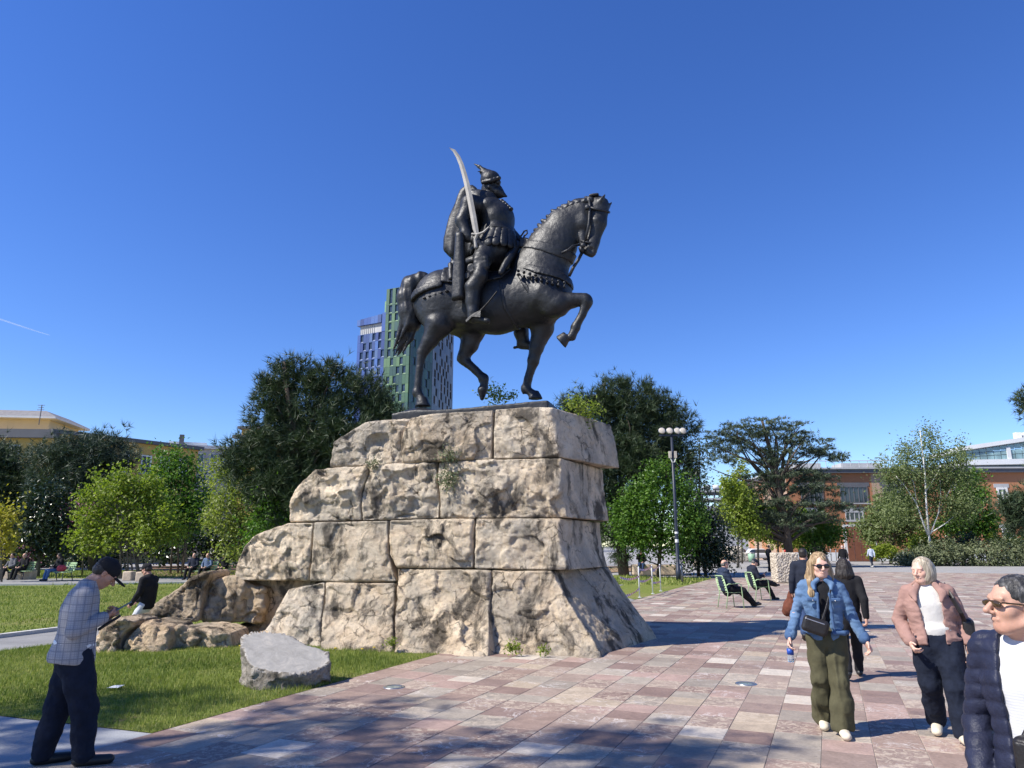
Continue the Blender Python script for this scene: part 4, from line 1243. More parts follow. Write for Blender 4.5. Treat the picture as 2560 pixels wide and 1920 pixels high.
M_pine = leaf_mat('pine needles', [(0, (.018, .034, .016)), (.5, (.040, .066, .028)), (.85, (.070, .098, .044)), (1, (.13, .14, .075))], .55, .12)
M_pine2 = leaf_mat('blue green pine needles', [(0, (.024, .042, .026)), (.6, (.056, .082, .052)), (1, (.12, .145, .095))], .55, .12)
M_fresh = leaf_mat('fresh spring leaves', [(0, (.12, .17, .022)), (.5, (.21, .275, .036)), (1, (.36, .40, .07))], .5, .45)
M_lime = leaf_mat('pale yellow green leaves', [(0, (.15, .19, .035)), (.5, (.25, .295, .06)), (1, (.38, .41, .11))], .5, .45)
M_green = leaf_mat('mid green leaves', [(0, (.045, .105, .014)), (.5, (.085, .175, .024)), (1, (.17, .28, .04))], .45, .4)
M_deep = leaf_mat('glossy dark leaves', [(0, (.012, .026, .010)), (.6, (.028, .050, .018)), (.93, (.05, .08, .03)), (1, (.16, .17, .10))], .32, .12, .5)
M_cedar = leaf_mat('cedar needles', [(0, (.036, .058, .034)), (.5, (.075, .105, .060)), (1, (.15, .18, .105))], .55, .15)
M_birch = leaf_mat('birch leaves', [(0, (.11, .145, .052)), (.5, (.19, .235, .095)), (1, (.31, .35, .17))], .5, .45)
M_silver = leaf_mat('silvery shrub leaves', [(0, (.075, .095, .042)), (.5, (.15, .175, .09)), (1, (.26, .28, .16))], .6, .25)
M_purple = leaf_mat('magenta blossom', [(0, (.22, .06, .14)), (1, (.42, .16, .28))], .6, .3, tcol=(1, .8, 1))
M_yellow = leaf_mat('golden young leaves', [(0, (.30, .26, .03)), (1, (.48, .42, .06))], .5, .4)
M_bark = bark_mat('brown bark', (.045, .034, .026), (.12, .095, .075))
M_barkg = bark_mat('grey bark', (.09, .08, .065), (.20, .18, .15))
M_barkw = bark_mat('white birch bark', (.42, .41, .37), (.72, .70, .66))

# --- left of the monument
tree('pine_tree', 'dark round-topped pine before the yellow building, at the left', 'tree', (230, 1440), 52, [(200, 1140, 95, 62), (260, 1150, 68, 60), (140, 1175, 70, 60), (250, 1215, 75, 60), (180, 1250, 90, 60), (190, 1330, 90, 50)], M_pine2, M_bark, 6200, kind='needle', nl=.55, nw=.045, needles=10, clump=.42, tr=.3, group='pines in the park')
tree('pine_tree', 'dark pine cut by the left edge of the picture', 'tree', (20, 1440), 55, [(40, 1190, 70, 60), (-30, 1180, 80, 80), (20, 1270, 90, 70), (90, 1260, 60, 60)], M_pine, M_bark, 4200, kind='needle', nl=.6, nw=.05, needles=10, clump=.45, tr=.3, group='pines in the park')
tree('magnolia_tree', 'slim glossy dark evergreen tree behind the park bench', 'tree', (93, 1446), 41.5, [(95, 1290, 60, 55), (118, 1240, 38, 42), (60, 1340, 45, 38), (140, 1340, 45, 42), (95, 1370, 50, 25), (165, 1290, 25, 40)], M_deep, M_barkg, 7000, .24, .11, trunk=[(93, 1446), (97, 1400), (100, 1330), (115, 1250)], tr=.13, nb=10)
tree('young_tree', 'broad many-stemmed tree in fresh yellow green leaf', 'tree', (330, 1448), 40, [(270, 1215, 55, 38), (330, 1250, 95, 65), (240, 1275, 60, 50), (300, 1330, 100, 55), (225, 1350, 60, 34), (400, 1320, 60, 60), (345, 1205, 60, 30)], M_fresh, M_barkg, 10500, .19, .13, tr=.055, stems=8, nb=70, clump=.30, inner=.25)
tree('young_tree', 'rounded mid green tree behind the yellow green one', 'tree', (440, 1440), 46, [(450, 1180, 62, 48), (430, 1150, 40, 26), (480, 1240, 50, 60), (400, 1215, 45, 45), (450, 1300, 70, 60)], M_green, M_barkg, 8000, .21, .14, tr=.07, stems=4, nb=30)
tree('young_tree', 'tall loose pale green tree beside the pedestal rocks', 'tree', (625, 1448), 38, [(590, 1215, 70, 60), (560, 1165, 48, 30), (640, 1300, 70, 80), (560, 1290, 45, 60), (680, 1380, 45, 40), (600, 1370, 55, 40)], M_lime, M_barkg, 10000, .16, .10, tr=.06, stems=9, nb=80, clump=.3, inner=.2)
tree('young_tree', 'dense leafy green tree low against the pedestal', 'tree', (690, 1440), 33, [(690, 1250, 40, 60), (665, 1340, 50, 60), (720, 1310, 40, 60)], M_green, M_barkg, 6000, .16, .11, tr=.06, stems=3, nb=12)
tree('pine_tree', 'big dark pine rising behind the left of the pedestal', 'tree', (780, 1440), 33, [(720, 945, 42, 55), (770, 985, 70, 55), (680, 985, 55, 50), (835, 960, 60, 55), (905, 990, 60, 45), (950, 1020, 45, 28), (690, 1060, 75, 60), (790, 1070, 95, 70), (900, 1055, 70, 45), (640, 1120, 55, 45), (720, 1150, 90, 70), (630, 1190, 55, 50), (760, 1200, 100, 80), (680, 1240, 80, 60), (850, 1130, 80, 80), (600, 1140, 28, 35), (790, 1300, 110, 90)], M_pine, M_bark, 10500, kind='needle', nl=.42, nw=.032, needles=10, clump=.27, tr=.32, nb=34, inner=.55, group='pines in the park')
tree('maple_sapling', 'small golden-leaved sapling at the left picture edge', 'tree', (5, 1452), 36, [(12, 1290, 26, 26), (10, 1345, 24, 40)], M_yellow, M_barkg, 900, .18, .14, tr=.05, nb=5)
tree('blossom_tree', 'little tree with magenta blossom between the left trees', 'tree', (205, 1440), 44, [(205, 1278, 28, 16), (190, 1300, 16, 14)], M_purple, M_barkg, 700, .16, .13, tr=.05, nb=4, group='blossoming saplings')
tree('blossom_sapling', 'low pink blossoming sapling under the magnolia', 'tree', (80, 1440), 44, [(75, 1375, 28, 12), (90, 1365, 14, 8)], M_purple, M_barkg, 420, .14, .12, tr=.03, nb=3, group='blossoming saplings')
under = [(60, 1395, 90, 40, 'dark hedge shrub behind the two bench sitters'), (250, 1390, 110, 40, 'dark hedge shrub behind the golden sapling and the left trees'), (430, 1375, 110, 45, 'dark hedge shrub behind the many-stemmed tree'), (600, 1375, 100, 48, 'dark hedge shrub beside the far stone table'), (760, 1380, 100, 55, 'dark hedge shrub hidden mostly behind the pedestal')]
for i, (x, y, rx, ry, lab) in enumerate(under):
    tree('hedge_shrub', lab, 'shrub', (x, 1424), 62 - i * .8, [(x, y - 10, rx, ry), (x - rx * .5, y - 40, rx * .5, ry * .7), (x + rx * .5, y - 34, rx * .5, ry * .8)], M_deep, M_bark, 3600, .34, .2, tr=.08, nb=6, group='hedge at the back of the park')
# --- behind the monument
tree('park_tree', 'broad green park tree far behind the pedestal', 'tree', (1230, 1412), 64, [(1230, 1270, 90, 60), (1180, 1310, 80, 50), (1290, 1310, 80, 60), (1240, 1200, 60, 45)], M_green, M_bark, 6000, .34, .22, tr=.2, nb=12)
tree('park_tree', 'second park tree hidden behind the right of the pedestal', 'tree', (1420, 1412), 60, [(1420, 1280, 80, 60), (1370, 1320, 70, 45), (1470, 1320, 60, 50), (1425, 1220, 50, 40)], M_fresh, M_bark, 5000, .34, .22, tr=.2, nb=12)
for x, lab in ((1000, 'hedge shrub behind the left half of the pedestal'), (1180, 'hedge shrub behind the middle of the pedestal'), (1360, 'hedge shrub behind the right half of the pedestal')):
    tree('hedge_shrub', lab, 'shrub', (x, 1420), 68, [(x, 1375, 110, 38), (x - 60, 1350, 60, 30), (x + 60, 1352, 60, 32)], M_deep, M_bark, 2600, .4, .25, tr=.08, nb=5, group='hedge at the back of the park')
# --- right of the monument
tree('pine_tree', 'big dark pine rising behind the right of the pedestal', 'tree', (1560, 1430), 45, [(1530, 990, 70, 42), (1600, 1000, 75, 50), (1470, 1010, 50, 36), (1655, 1035, 60, 50), (1540, 1050, 80, 60), (1440, 1040, 40, 40), (1620, 1090, 95, 65), (1690, 1085, 45, 60), (1530, 1130, 95, 80), (1640, 1160, 80, 70), (1560, 1220, 90, 80), (1560, 1310, 70, 80), (1700, 1170, 45, 60)], M_pine, M_bark, 10500, kind='needle', nl=.48, nw=.036, needles=10, clump=.30, tr=.34, nb=30, inner=.55, group='pines in the park')
tree('cypress_tree', 'narrow dark conifer peeking out behind the lamp post tree', 'tree', (1745, 1425), 44, [(1743, 1135, 14, 40), (1740, 1200, 24, 60), (1745, 1290, 30, 70)], M_deep, M_bark, 2600, .22, .09, tr=.1, nb=5)
tree('leafy_tree', 'dense bright green tree behind the tall lamp post', 'tree', (1645, 1446), 41, [(1655, 1185, 38, 35), (1620, 1225, 55, 50), (1690, 1225, 48, 50), (1580, 1255, 48, 45), (1650, 1290, 95, 70), (1590, 1330, 60, 55), (1720, 1310, 40, 70), (1560, 1300, 40, 50), (1660, 1360, 70, 35)], M_green, M_bark, 15000, .17, .11, tr=.12, nb=20, clump=.3, inner=.4)
tree('dark_shrub', 'broad black green evergreen bush above the bicycles', 'shrub', (1765, 1425), 43, [(1770, 1345, 52, 62), (1735, 1310, 40, 70), (1790, 1385, 42, 38), (1730, 1385, 50, 38)], M_deep, M_bark, 8500, .2, .1, tr=.1, nb=8)
for i, (x, Y, lb, lab) in enumerate(((1845, 60, [(1845, 1285, 42, 48), (1830, 1225, 30, 32), (1865, 1320, 40, 30)], 'first thin-stemmed linden right of the dark bush'), (1895, 64, [(1895, 1305, 48, 45), (1880, 1255, 30, 30)], 'second linden in the row, before the parked cars'), (1945, 67, [(1945, 1300, 42, 45), (1955, 1335, 36, 24)], 'third linden, half hidden by the cedar trunk'), (2000, 72, [(2000, 1315, 40, 45)], 'last linden of the row, beneath the cedar'))):
    tree('linden_tree', lab, 'tree', (x, 1412 - i * 2), Y, lb, M_fresh, M_barkg, 4200, .27, .19, tr=.12, trunk=[(x, 1412), (x, 1350), (x, 1290)], nb=10, group='young lindens on the far side')
tree('young_tree', 'tall thin pale tree seen between lamp post and cedar', 'tree', (1855, 1400), 76, [(1855, 1190, 26, 36), (1850, 1240, 36, 36), (1870, 1290, 50, 50)], M_lime, M_barkg, 3000, .32, .22, tr=.1, nb=10)
# cedar: flat layered boughs
ced = [(1905, 1052, 55, 10), (1855, 1068, 60, 13), (1960, 1070, 65, 13), (1815, 1092, 48, 15), (1905, 1090, 80, 15), (2015, 1098, 50, 12), (1785, 1118, 30, 15), (1865, 1120, 55, 13), (1985, 1122, 75, 14), (2060, 1128, 45, 11), (2085, 1138, 26, 8), (1800, 1145, 36, 14), (1945, 1150, 55, 13),
       (1990, 1180, 75, 15), (2040, 1192, 45, 12), (1905, 1190, 40, 13), (1960, 1215, 70, 16), (2050, 1222, 55, 12), (1870, 1222, 45, 11), (1835, 1242, 40, 12), (2030, 1255, 80, 13), (2100, 1265, 45, 9), (1920, 1252, 60, 13), (1825, 1270, 42, 12), (1880, 1282, 60, 14), (1985, 1285, 70, 15), (2060, 1292, 45, 11), (1950, 1310, 55, 13)]
ced = [(x, y, rx * 1.12, ry * .62) for x, y, rx, ry in ced] + [(x + rx * f, y + 9, rx * .55, ry * .45) for x, y, rx, ry in ced for f in (-.75, .75)]
tree('cedar_tree', 'spreading flat-topped cedar with layered boughs before the brick building', 'tree', (1972, 1400), 62, ced, M_cedar, M_bark, 9800, kind='needle', nl=.34, nw=.045, needles=7, clump=.34, per=12, flat=.22, up=-.12, tr=.42, trunk=[(1976, 1412), (1966, 1330), (1952, 1250), (1938, 1170), (1915, 1090), (1905, 1050)], nb=60, inner=.05, spread=.5, sag=.08, split=0)
tree('small_tree', 'little bright green tree under the cedar boughs', 'tree', (2052, 1400), 66, [(2050, 1318, 55, 28), (2020, 1300, 35, 25), (2085, 1335, 36, 22), (2045, 1350, 40, 14)], M_green, M_bark, 5500, .24, .16, tr=.14, nb=10)
tree('broadleaf_tree', 'light green leafy tree left behind the white birch', 'tree', (2225, 1400), 74, [(2230, 1265, 60, 40), (2210, 1310, 62, 42), (2270, 1320, 50, 45), (2180, 1340, 30, 20)], M_birch, M_bark, 9000, .3, .2, tr=.15, nb=10)
tree('broadleaf_tree', 'deep green leafy tree right behind the white birch', 'tree', (2430, 1400), 76, [(2420, 1220, 45, 45), (2440, 1275, 55, 55), (2400, 1320, 60, 45), (2470, 1320, 30, 40)], M_green, M_bark, 9000, .3, .2, tr=.15, nb=10)
bt = tree('birch_tree', 'white-stemmed birch with thin airy leaves above the silver shrubs', 'tree', (2328, 1402), 68, [(2320, 1095, 30, 32), (2345, 1150, 55, 45), (2270, 1150, 38, 45), (2300, 1200, 70, 50), (2390, 1190, 45, 55), (2400, 1130, 14, 36), (2230, 1200, 34, 42), (2205, 1160, 16, 18), (2345, 1255, 85, 50), (2250, 1270, 60, 40), (2410, 1260, 45, 45)], M_birch, M_barkw, 19000, .22, .13, tr=0, clump=.5, inner=.15, per=9, split=5)
b_ = MB(); q0 = Vector(bt.location)
def bw(x, y, d=0.0): return Vector(P(x, y, 67.2 + d)) - q0
for pts, r0 in (([(2330, 1405), (2326, 1365), (2322, 1335)], .32), ([(2322, 1338), (2316, 1270), (2312, 1180), (2304, 1110), (2300, 1075)], .20), ([(2320, 1338), (2305, 1300), (2292, 1260), (2262, 1215), (2240, 1190)], .17), ([(2292, 1262), (2285, 1210), (2270, 1170)], .10), ([(2326, 1335), (2345, 1285), (2372, 1230), (2395, 1180)], .12), ([(2330, 1330), (2365, 1308), (2385, 1290), (2410, 1275)], .09), ([(2312, 1200), (2285, 1180), (2262, 1150)], .07), ([(2314, 1230), (2345, 1180), (2352, 1140)], .07), ([(2345, 1285), (2352, 1240), (2350, 1200)], .06)):
    b_.tube([bw(x, y, (i * .4 if r0 < .15 else 0)) for i, (x, y) in enumerate(pts)], [r0 * .52 * (1 - .85 * i / len(pts)) for i in range(len(pts))], 7)
b_.build('trunk', M_barkw, bt, True)
for (x, y, rx, ry, Y, m, lab) in ((2345, 1384, 68, 30, 67, M_silver, 'large silvery round shrub under the birch'), (2478, 1385, 88, 34, 67, M_silver, 'wide silvery shrub near the right picture edge'), (2278, 1398, 38, 18, 66.5, M_silver, 'smallest silvery shrub at the left end of the row'), (2570, 1380, 40, 34, 67, M_silver, 'silvery shrub cut by the right picture edge'),
                             (2312, 1362, 38, 26, 70, M_fresh, 'yellow green shrub close behind the birch trunk'), (2205, 1378, 34, 16, 72, M_fresh, 'low yellow green bush left of the shrub row'), (2530, 1352, 50, 28, 71, M_fresh, 'yellow green bush below the barred window'), (2408, 1362, 45, 24, 71, M_deep, 'dark bush between the two large silvery shrubs'), (1905 + 130, 1378, 26, 16, 72, M_deep, 'dark low bush behind the steel bollards')):
    tree('round_shrub', lab, 'shrub', (x, 1412), Y, [(x, y, rx, ry), (x - rx * .45, y + ry * .15, rx * .55, ry * .8), (x + rx * .45, y + ry * .1, rx * .55, ry * .85)], m, M_bark, 5200 if rx > 60 else 2600, .26, .12, tr=.04, nb=5, inner=.6, clump=.2, up=.8, split=0, group='shrubs along the far edge of the plaza')
tree('pine_tree', 'dark pine leaning in at the right picture edge', 'tree', (2610, 1410), 52, [(2592, 1000, 34, 48), (2660, 970, 60, 60), (2585, 1270, 50, 50), (2535, 1262, 26, 26), (2650, 1150, 60, 90), (2550, 1300, 34, 26)], M_pine, M_bark, 4200, kind='needle', nl=.5, nw=.05, needles=10, clump=.4, tr=.35, nb=14)

tree('umbrella_pine', 'tall pine left of the camera whose boughs shade the foreground paving', 'tree', (-1500, 1500), 3.6, [], M_pine, M_bark, 10) if False else None
def shade_pine():
    t = empty('umbrella_pine', (-14.6, 1.7, 0), 0, 'tall open pine beyond the left edge whose boughs shade the foreground', 'tree', 'pines in the park')
    LW = [(np.array(c, float), np.array(r, float)) for c, r in (((2.2, 1.4, 11.0), (2.4, 1.3, .6)), ((4.8, 1.2, 11.2), (1.8, .8, .5)), ((-.5, 1.9, 11.6), (2.0, 1.4, .6)), ((3.4, 2.6, 10.4), (1.3, .7, .4)), ((6.2, 1.1, 11.0), (1.3, .4, .4)), ((.8, 3.4, 10.2), (1.6, .6, .4)), ((1.5, .2, 11.8), (2.6, .8, .4)), ((5.0, -.2, 11.6), (2.4, .6, .4)))]
    C, N, Rn = crown_points(LW, 1150, .1, .32, 8, .5)
    V, Fc = needle_tris(C, unit(N + np.array([0, 0, .4])), .34, .035, 9, .8)
    obj('crown', mesh_np('crown', V, Fc, M_pine, smooth=False, attrs={'rnd': ('FACE', np.repeat(Rn, 9))}), t)
    b = MB(); b.tube([(0, 0, -.1), (.2, .2, 4), (.6, .6, 8), (1.2, 1.2, 11.2)], [.32, .26, .2, .1], 10)
    for c, r in LW:
        limb(b, (.6, .6, 8.2), c, .10, .03, .06, 6, 6)
        for k in range(5): limb(b, Vector(c) * .85 + Vector((.1, .1, 1.2)), Vector(c) + Vector(NR.normal(size=3) * r * .7), .035, .01, .1, 4, 5)
    b.build('trunk', M_bark, t, True)
shade_pine()
# --- little plants in the joints of the pedestal and on its top
def sprout(px, py, back, r, lab, m=M_fresh, n=160, L=.07):
    q = ped_O + YP * back
    w = PL(px, py, (q.x, q.y), (YP.x, YP.y))
    t = empty('crevice_plant', w, 0, lab, 'plant', 'plants growing on the pedestal')
    C = NR.normal(size=(n, 3)) * r * np.array([1, .6, .8]); C[:, 1] -= r * .3
    V, Fc = leaf_quads(C, np.tile([0, -.4, .6], (n, 1)), L * NR.uniform(.6, 1.3, n), L * .45)
    obj('foliage', mesh_np('foliage', V, Fc, m, smooth=False, attrs={'rnd': ('FACE', NR.uniform(0, 1, n))}), t)
    b = MB()
    for i in range(6): b.tube([(0, .05, -r * .4), tuple(C[i] * .5 + np.array([0, 0, -.02])), tuple(C[i])], [.006, .004, .002], 4)
    b.build('stem', M_barkg, t)
sprout(1128, 1142, -.12, .10, 'grey green tuft hanging under the top middle block', M_silver, 260, .06)
sprout(1122, 1200, -.14, .12, 'largest tuft clinging to the joint in the second course', M_silver, 300, .06)
sprout(935, 1160, -.08, .07, 'small tuft at the left joint below the top course', M_silver, 140, .05)
sprout(1440, 1012, .9, .13, 'bright green weed on the top right corner of the pedestal', M_fresh, 260, .07)
sprout(1475, 1030, 1.2, .14, 'bright green weed trailing behind the ground plate', M_fresh, 260, .07)
sprout(1232, 982, 2.2, .15, 'leafy sprig standing behind the stepping hind hoof', M_fresh, 200, .08)
sprout(1252, 992, 2.2, .10, 'lower leafy sprig behind the bronze ground plate', M_fresh, 120, .08)
sprout(1280, 990, 2.2, .08, 'smallest sprig right of the stepping hoof', M_fresh, 80, .07)
sprout(978, 1605, -1.05, .05, 'tiny weed in the upright joint of the bottom course', M_fresh, 90, .05)
sprout(1282, 1618, -.85, .06, 'weed at the foot of the bottom corner block', M_fresh, 120, .06)
sprout(1358, 1625, -.80, .05, 'small weed where paving meets the corner block', M_fresh, 90, .05)

# --- grass blades
def in_poly(poly, x, y): return poly_dist(np.array(poly, np.float32), x.astype(np.float32), y.astype(np.float32)) < 0
M_blade_g = leaf_mat('grass blades', [(0, (.080, .125, .02)), (.4, (.165, .22, .038)), (.75, (.29, .315, .078)), (1, (.46, .41, .17))], .6, .3)
def grass(name, n, x0, x1, y0, y1, hgt, w, label, keep=None):
    x = NR.uniform(x0, x1, n); y = NR.uniform(y0, y1, n)
    ok = in_poly(lawn_poly, x, y)
    pxx = 1280 + FPX * x / (y * CT - CAM_H * ST)
    ok &= (pxx > -60) & (pxx < 2600)
    dens = fbm(np.stack([x * 1.1, y * 1.1, 0 * x], 1), 3)
    ok &= NR.uniform(-.55, .5, n) < dens + .25
    for pp in (path_a, path_b): ok &= ~in_poly(pp, x, y)
    x, y = x[ok], y[ok]; m = len(x)
    hh = hgt * NR.uniform(.45, 1.25, m) * (1 + .9 * fbm(np.stack([x * .7, y * .7, 0 * x + 3], 1), 2))
    a = NR.uniform(0, 6.283, m); lean = NR.uniform(.1, .75, m) * hh; la = NR.uniform(0, 6.283, m)
    V = np.zeros((m, 3, 3))
    V[:, 0] = np.stack([x - np.cos(a) * w / 2, y - np.sin(a) * w / 2, 0 * x - .005], 1)
    V[:, 1] = np.stack([x + np.cos(a) * w / 2, y + np.sin(a) * w / 2, 0 * x - .005], 1)
    V[:, 2] = np.stack([x + np.cos(la) * lean, y + np.sin(la) * lean, hh], 1)
    rv = np.clip(.5 + .55 * fbm(np.stack([x * .5, y * .5, 0 * x], 1), 3) + NR.uniform(-.35, .35, m), 0, 1)
    o = obj(name, mesh_np(name, V.reshape(-1, 3), np.arange(3 * m).reshape(m, 3), M_blade_g, smooth=False, attrs={'rnd': ('FACE', rv)}))
    tag(o, label, 'grass', kind='stuff')
path_a = [tuple(G(*p))[:2] for p in [(-300, 1668), (0, 1628), (118, 1613), (250, 1596), (420, 1574), (420, 1546), (270, 1561), (121, 1580), (0, 1595), (-300, 1632)]]
path_b = [tuple(G(*p))[:2] for p in [(-300, 1464), (0, 1464), (300, 1461), (640, 1456), (900, 1450), (900, 1440), (640, 1443), (300, 1446), (0, 1447), (-300, 1446)]]
grass('grass', 150000, -8.5, 0, 7.0, 13.8, .052, .009, 'short sunlit grass in front of the pedestal and rocks')
grass('grass', 90000, -26, -4, 13.5, 32, .07, .022, 'patchy lawn between the two park paths')
grass('grass', 40000, -34, 14, 33, 52, .12, .05, 'shaded park lawn under the trees')

# dandelions at the foot of the stones
M_dand = simple('dandelion yellow', (.70, .50, .03), .7)
dme = MB().tube([(0, 0, 0), (.004, .002, .05), (.002, .0, .075)], .0025, 5).mesh('stem', M_barkg)
fme = MB().lathe((0, 0, .075), [(.006, 0), (.022, .008), (.024, .014), (.012, .018), (.001, .019)], 12).mesh('flower', M_dand, True)
for (px, py) in ((640, 1622), (655, 1618), (668, 1612), (690, 1634), (838, 1634), (905, 1636), (935, 1632), (600, 1628), (720, 1640), (626, 1634)):
    t = empty('dandelion', G(px, py), 0, 'yellow dandelion in the grass at the foot of the stones', 'flower', 'dandelions by the pedestal')
    obj('stem', dme, t); obj('flower', fme, t)
# ---------------------------------------------------------------- buildings
CUBE = MB().box((0, 0, 0), (1, 1, 1)).mesh('unit_box', [])
def cube_obj(name, parent, c, d, mat, rz=0.0, color=None):
    key = 'unit_' + mat.name
    me = bpy.data.meshes.get(key)
    if me is None:
        me = CUBE.copy(); me.name = key; me.materials.clear(); me.materials.append(mat)
    o = bpy.data.objects.new(name, me); o.location = c; o.scale = d; o.rotation_euler = (0, 0, rz)
    if color: o.color = (*color, 1)
    return link(o, parent)
M_glassd = glass_mat('dark window glass', (.035, .045, .055), .06, .8)
M_frame = simple('white window frame', (.70, .69, .66), .5, .05)
M_yel = simple('ochre render', (.50, .33, .105), .9, .10, .5, coord='World', bump=.01, bscale=3)
M_cream = simple('cream render', (.60, .50, .32), .9, .08, .5, coord='World')
M_grey = simple('grey concrete', (.40, .40, .40), .85, .12, .6, coord='World')
M_lgrey = simple('pale panel', (.62, .63, .63), .6, .06, .4, coord='World')
M_dgrey = simple('dark grey roof edge', (.11, .11, .12), .7, .1, 1, coord='World')
M_brick = brick_mat()
M_tile = simple('grey roof tiles', (.20, .19, .19), .8, .2, 3, coord='World')
M_shut = simple('dark shutters', (.05, .055, .06), .6, .2, 5)
M_panel = objcol_mat('painted metal panel', .42, .5)

class Wall:
    """a straight facade from plan point p to q; local frame x along it, y into the building, z up"""
    def __init__(s, root, p, q):
        s.root = root; s.p, s.q = Vector((p[0], p[1], 0)), Vector((q[0], q[1], 0))
        s.d = (s.q - s.p); s.L = s.d.length; s.d.normalize(); s.n = Vector((-s.d.y, s.d.x, 0)); s.rz = math.atan2(s.d.y, s.d.x)
    def at(s, x, y, z): return s.p + s.d * x + s.n * y + Vector((0, 0, z)) - Vector(s.root.location)
    def hit(s, px, py):
        w = PL(px, py, s.p, s.n); return (w - s.p).dot(s.d), w.z
    def box(s, name, x0, x1, y0, y1, z0, z1, mat, color=None, parent=None):
        o = cube_obj(name, s.root, s.at((x0 + x1) / 2, (y0 + y1) / 2, (z0 + z1) / 2), (x1 - x0, y1 - y0, z1 - z0), mat, s.rz, color)
        return o
    def window(s, x0, x1, z0, z1, frame=M_frame, glass=M_glassd, fw=.09, mull=1, sill=True, bars=0, deep=.0):
        c = s.at((x0 + x1) / 2, 0, (z0 + z1) / 2)
        w = x1 - x0; h = z1 - z0; b = MB()
        b.box((-w / 2 + fw / 2, -.04, 0), (fw, .14, h)); b.box((w / 2 - fw / 2, -.04, 0), (fw, .14, h))
        b.box((0, -.04, h / 2 - fw / 2), (w - 2 * fw, .14, fw)); b.box((0, -.04, -h / 2 + fw / 2), (w - 2 * fw, .14, fw))
        for k in range(mull): b.box((-w / 2 + w * (k + 1) / (mull + 1), -.03, 0), (fw * .7, .10, h - 2 * fw))
        o = b.build('window', frame, s.root, loc=c, rot=(0, 0, s.rz))
        MB().box((0, .0, 0), (w - 2 * fw, .03, h - 2 * fw)).build('pane', glass, o)
        if sill: MB().box((0, -.12, -h / 2 - .06), (w + .3, .26, .10)).build('sill', M_grey, o)
        if bars:
            g = MB()
            for k in range(bars): g.box((-w / 2 + w * (k + .5) / bars, -.13, 0), (.035, .035, h))
            g.box((0, -.13, h * .3), (w, .03, .05)); g.box((0, -.13, -h * .3), (w, .03, .05))
            g.build('bars', M_dgrey, o)
        return o
def building(name, label, loc): return empty(name, loc, 0, label, 'building')
def zof(px, py, Y): return P(px, py, Y).z

# ochre building at the left, its flank running back to the right
c0 = P(140, 1075, 70); zr = c0.z
ocb = building('ochre_building', 'long ochre building with a flat dark cornice behind the left trees', (c0.x, c0.y, 0))
c1 = P(497, 1119, 82.5)
W1 = Wall(ocb, (c0.x, c0.y), (c1.x, c1.y))
W0 = Wall(ocb, (c0.x - 26, c0.y - 2.0), (c0.x, c0.y))
m = MB(); cw = lambda v: tuple(Vector(v) - Vector(ocb.location))[:2]
m.prism([cw((c0.x - 26, c0.y - 2, 0)), (0, 0), cw((c1.x, c1.y, 0)), cw((c1.x - 14, c1.y + 22, 0)), cw((c0.x - 30, c0.y + 20, 0))], -.2, zr - .35)
m.build('wall', M_yel, ocb)
W1.box('cornice', -.5, W1.L + .4, -.5, .6, zr - .36, zr + .02, M_dgrey)
W0.box('cornice', -.2, W0.L + .3, -.55, .6, zr - .85, zr - .01, M_dgrey)
for px0, px1, py0, py1 in ((354, 376, 1137, 1168), (400, 422, 1142, 1168), (300, 320, 1133, 1166), (448, 466, 1146, 1168)):
    x0, z1 = W1.hit(px0, py0); x1, z0 = W1.hit(px1, py1)
    W1.window(x0, x1, z1 - 2.0, z1, M_lgrey, M_shut, .14, 1)
for px0, px1 in ((24, 52), (-60, -34)):
    x0, z1 = W0.hit(px0, 1112); x1, _ = W0.hit(px1, 1112)
    W0.window(x0, x1, z1 - 1.9, z1, M_lgrey, M_shut, .14, 1)
W1.box('drainpipe', 4.9, 5.02, -.18, -.04, .0, zr - .4, M_tile)
# penthouse
p0 = P(-60, 1072, 73); ph = P(60, 1047, 74)
pz0, pz1 = zr - .1, zof(60, 1047, 74)
W2 = Wall(ocb, (P(-160, 1070, 73).x, 73), (P(96, 1070, 73).x, 74.5))
W2.box('penthouse_wall', 0, W2.L, .1, 7, pz0, pz1, M_cream)
W2.box('penthouse_eave', -.4, W2.L + 1.0, -.9, 7.5, pz1, pz1 + .22, M_lgrey)
rb = MB(); q = [(-.4, -.9), (W2.L + 1.0, -.9), (W2.L + 1.0, 7.5), (-.4, 7.5)]; q2 = [(.6, .4), (W2.L - .6, .4), (W2.L - .6, 6), (.6, 6)]
rb.add([tuple(W2.at(x, y, pz1 + .225)) for x, y in q] + [tuple(W2.at(x, y, pz1 + 1.0)) for x, y in q2], [(0, 1, 5, 4), (1, 2, 6, 5), (2, 3, 7, 6), (3, 0, 4, 7), (4, 5, 6, 7)])
rb.build('roof', M_tile, ocb)
an = MB(); ab = P(97, 1062, 72.5) - Vector(ocb.location); at_ = P(105, 1012, 72.5) - Vector(ocb.location)
an.tube([ab, at_], .05, 6); dv = Vector((1, 0, 0))
for f, L in ((.98, .6), (.86, .45), (.75, .6)):
    c = ab.lerp(at_, f); an.tube([c - dv * L * .7, c + dv * L * .5], .03, 5)
an.build('antenna', M_dgrey, ocb)
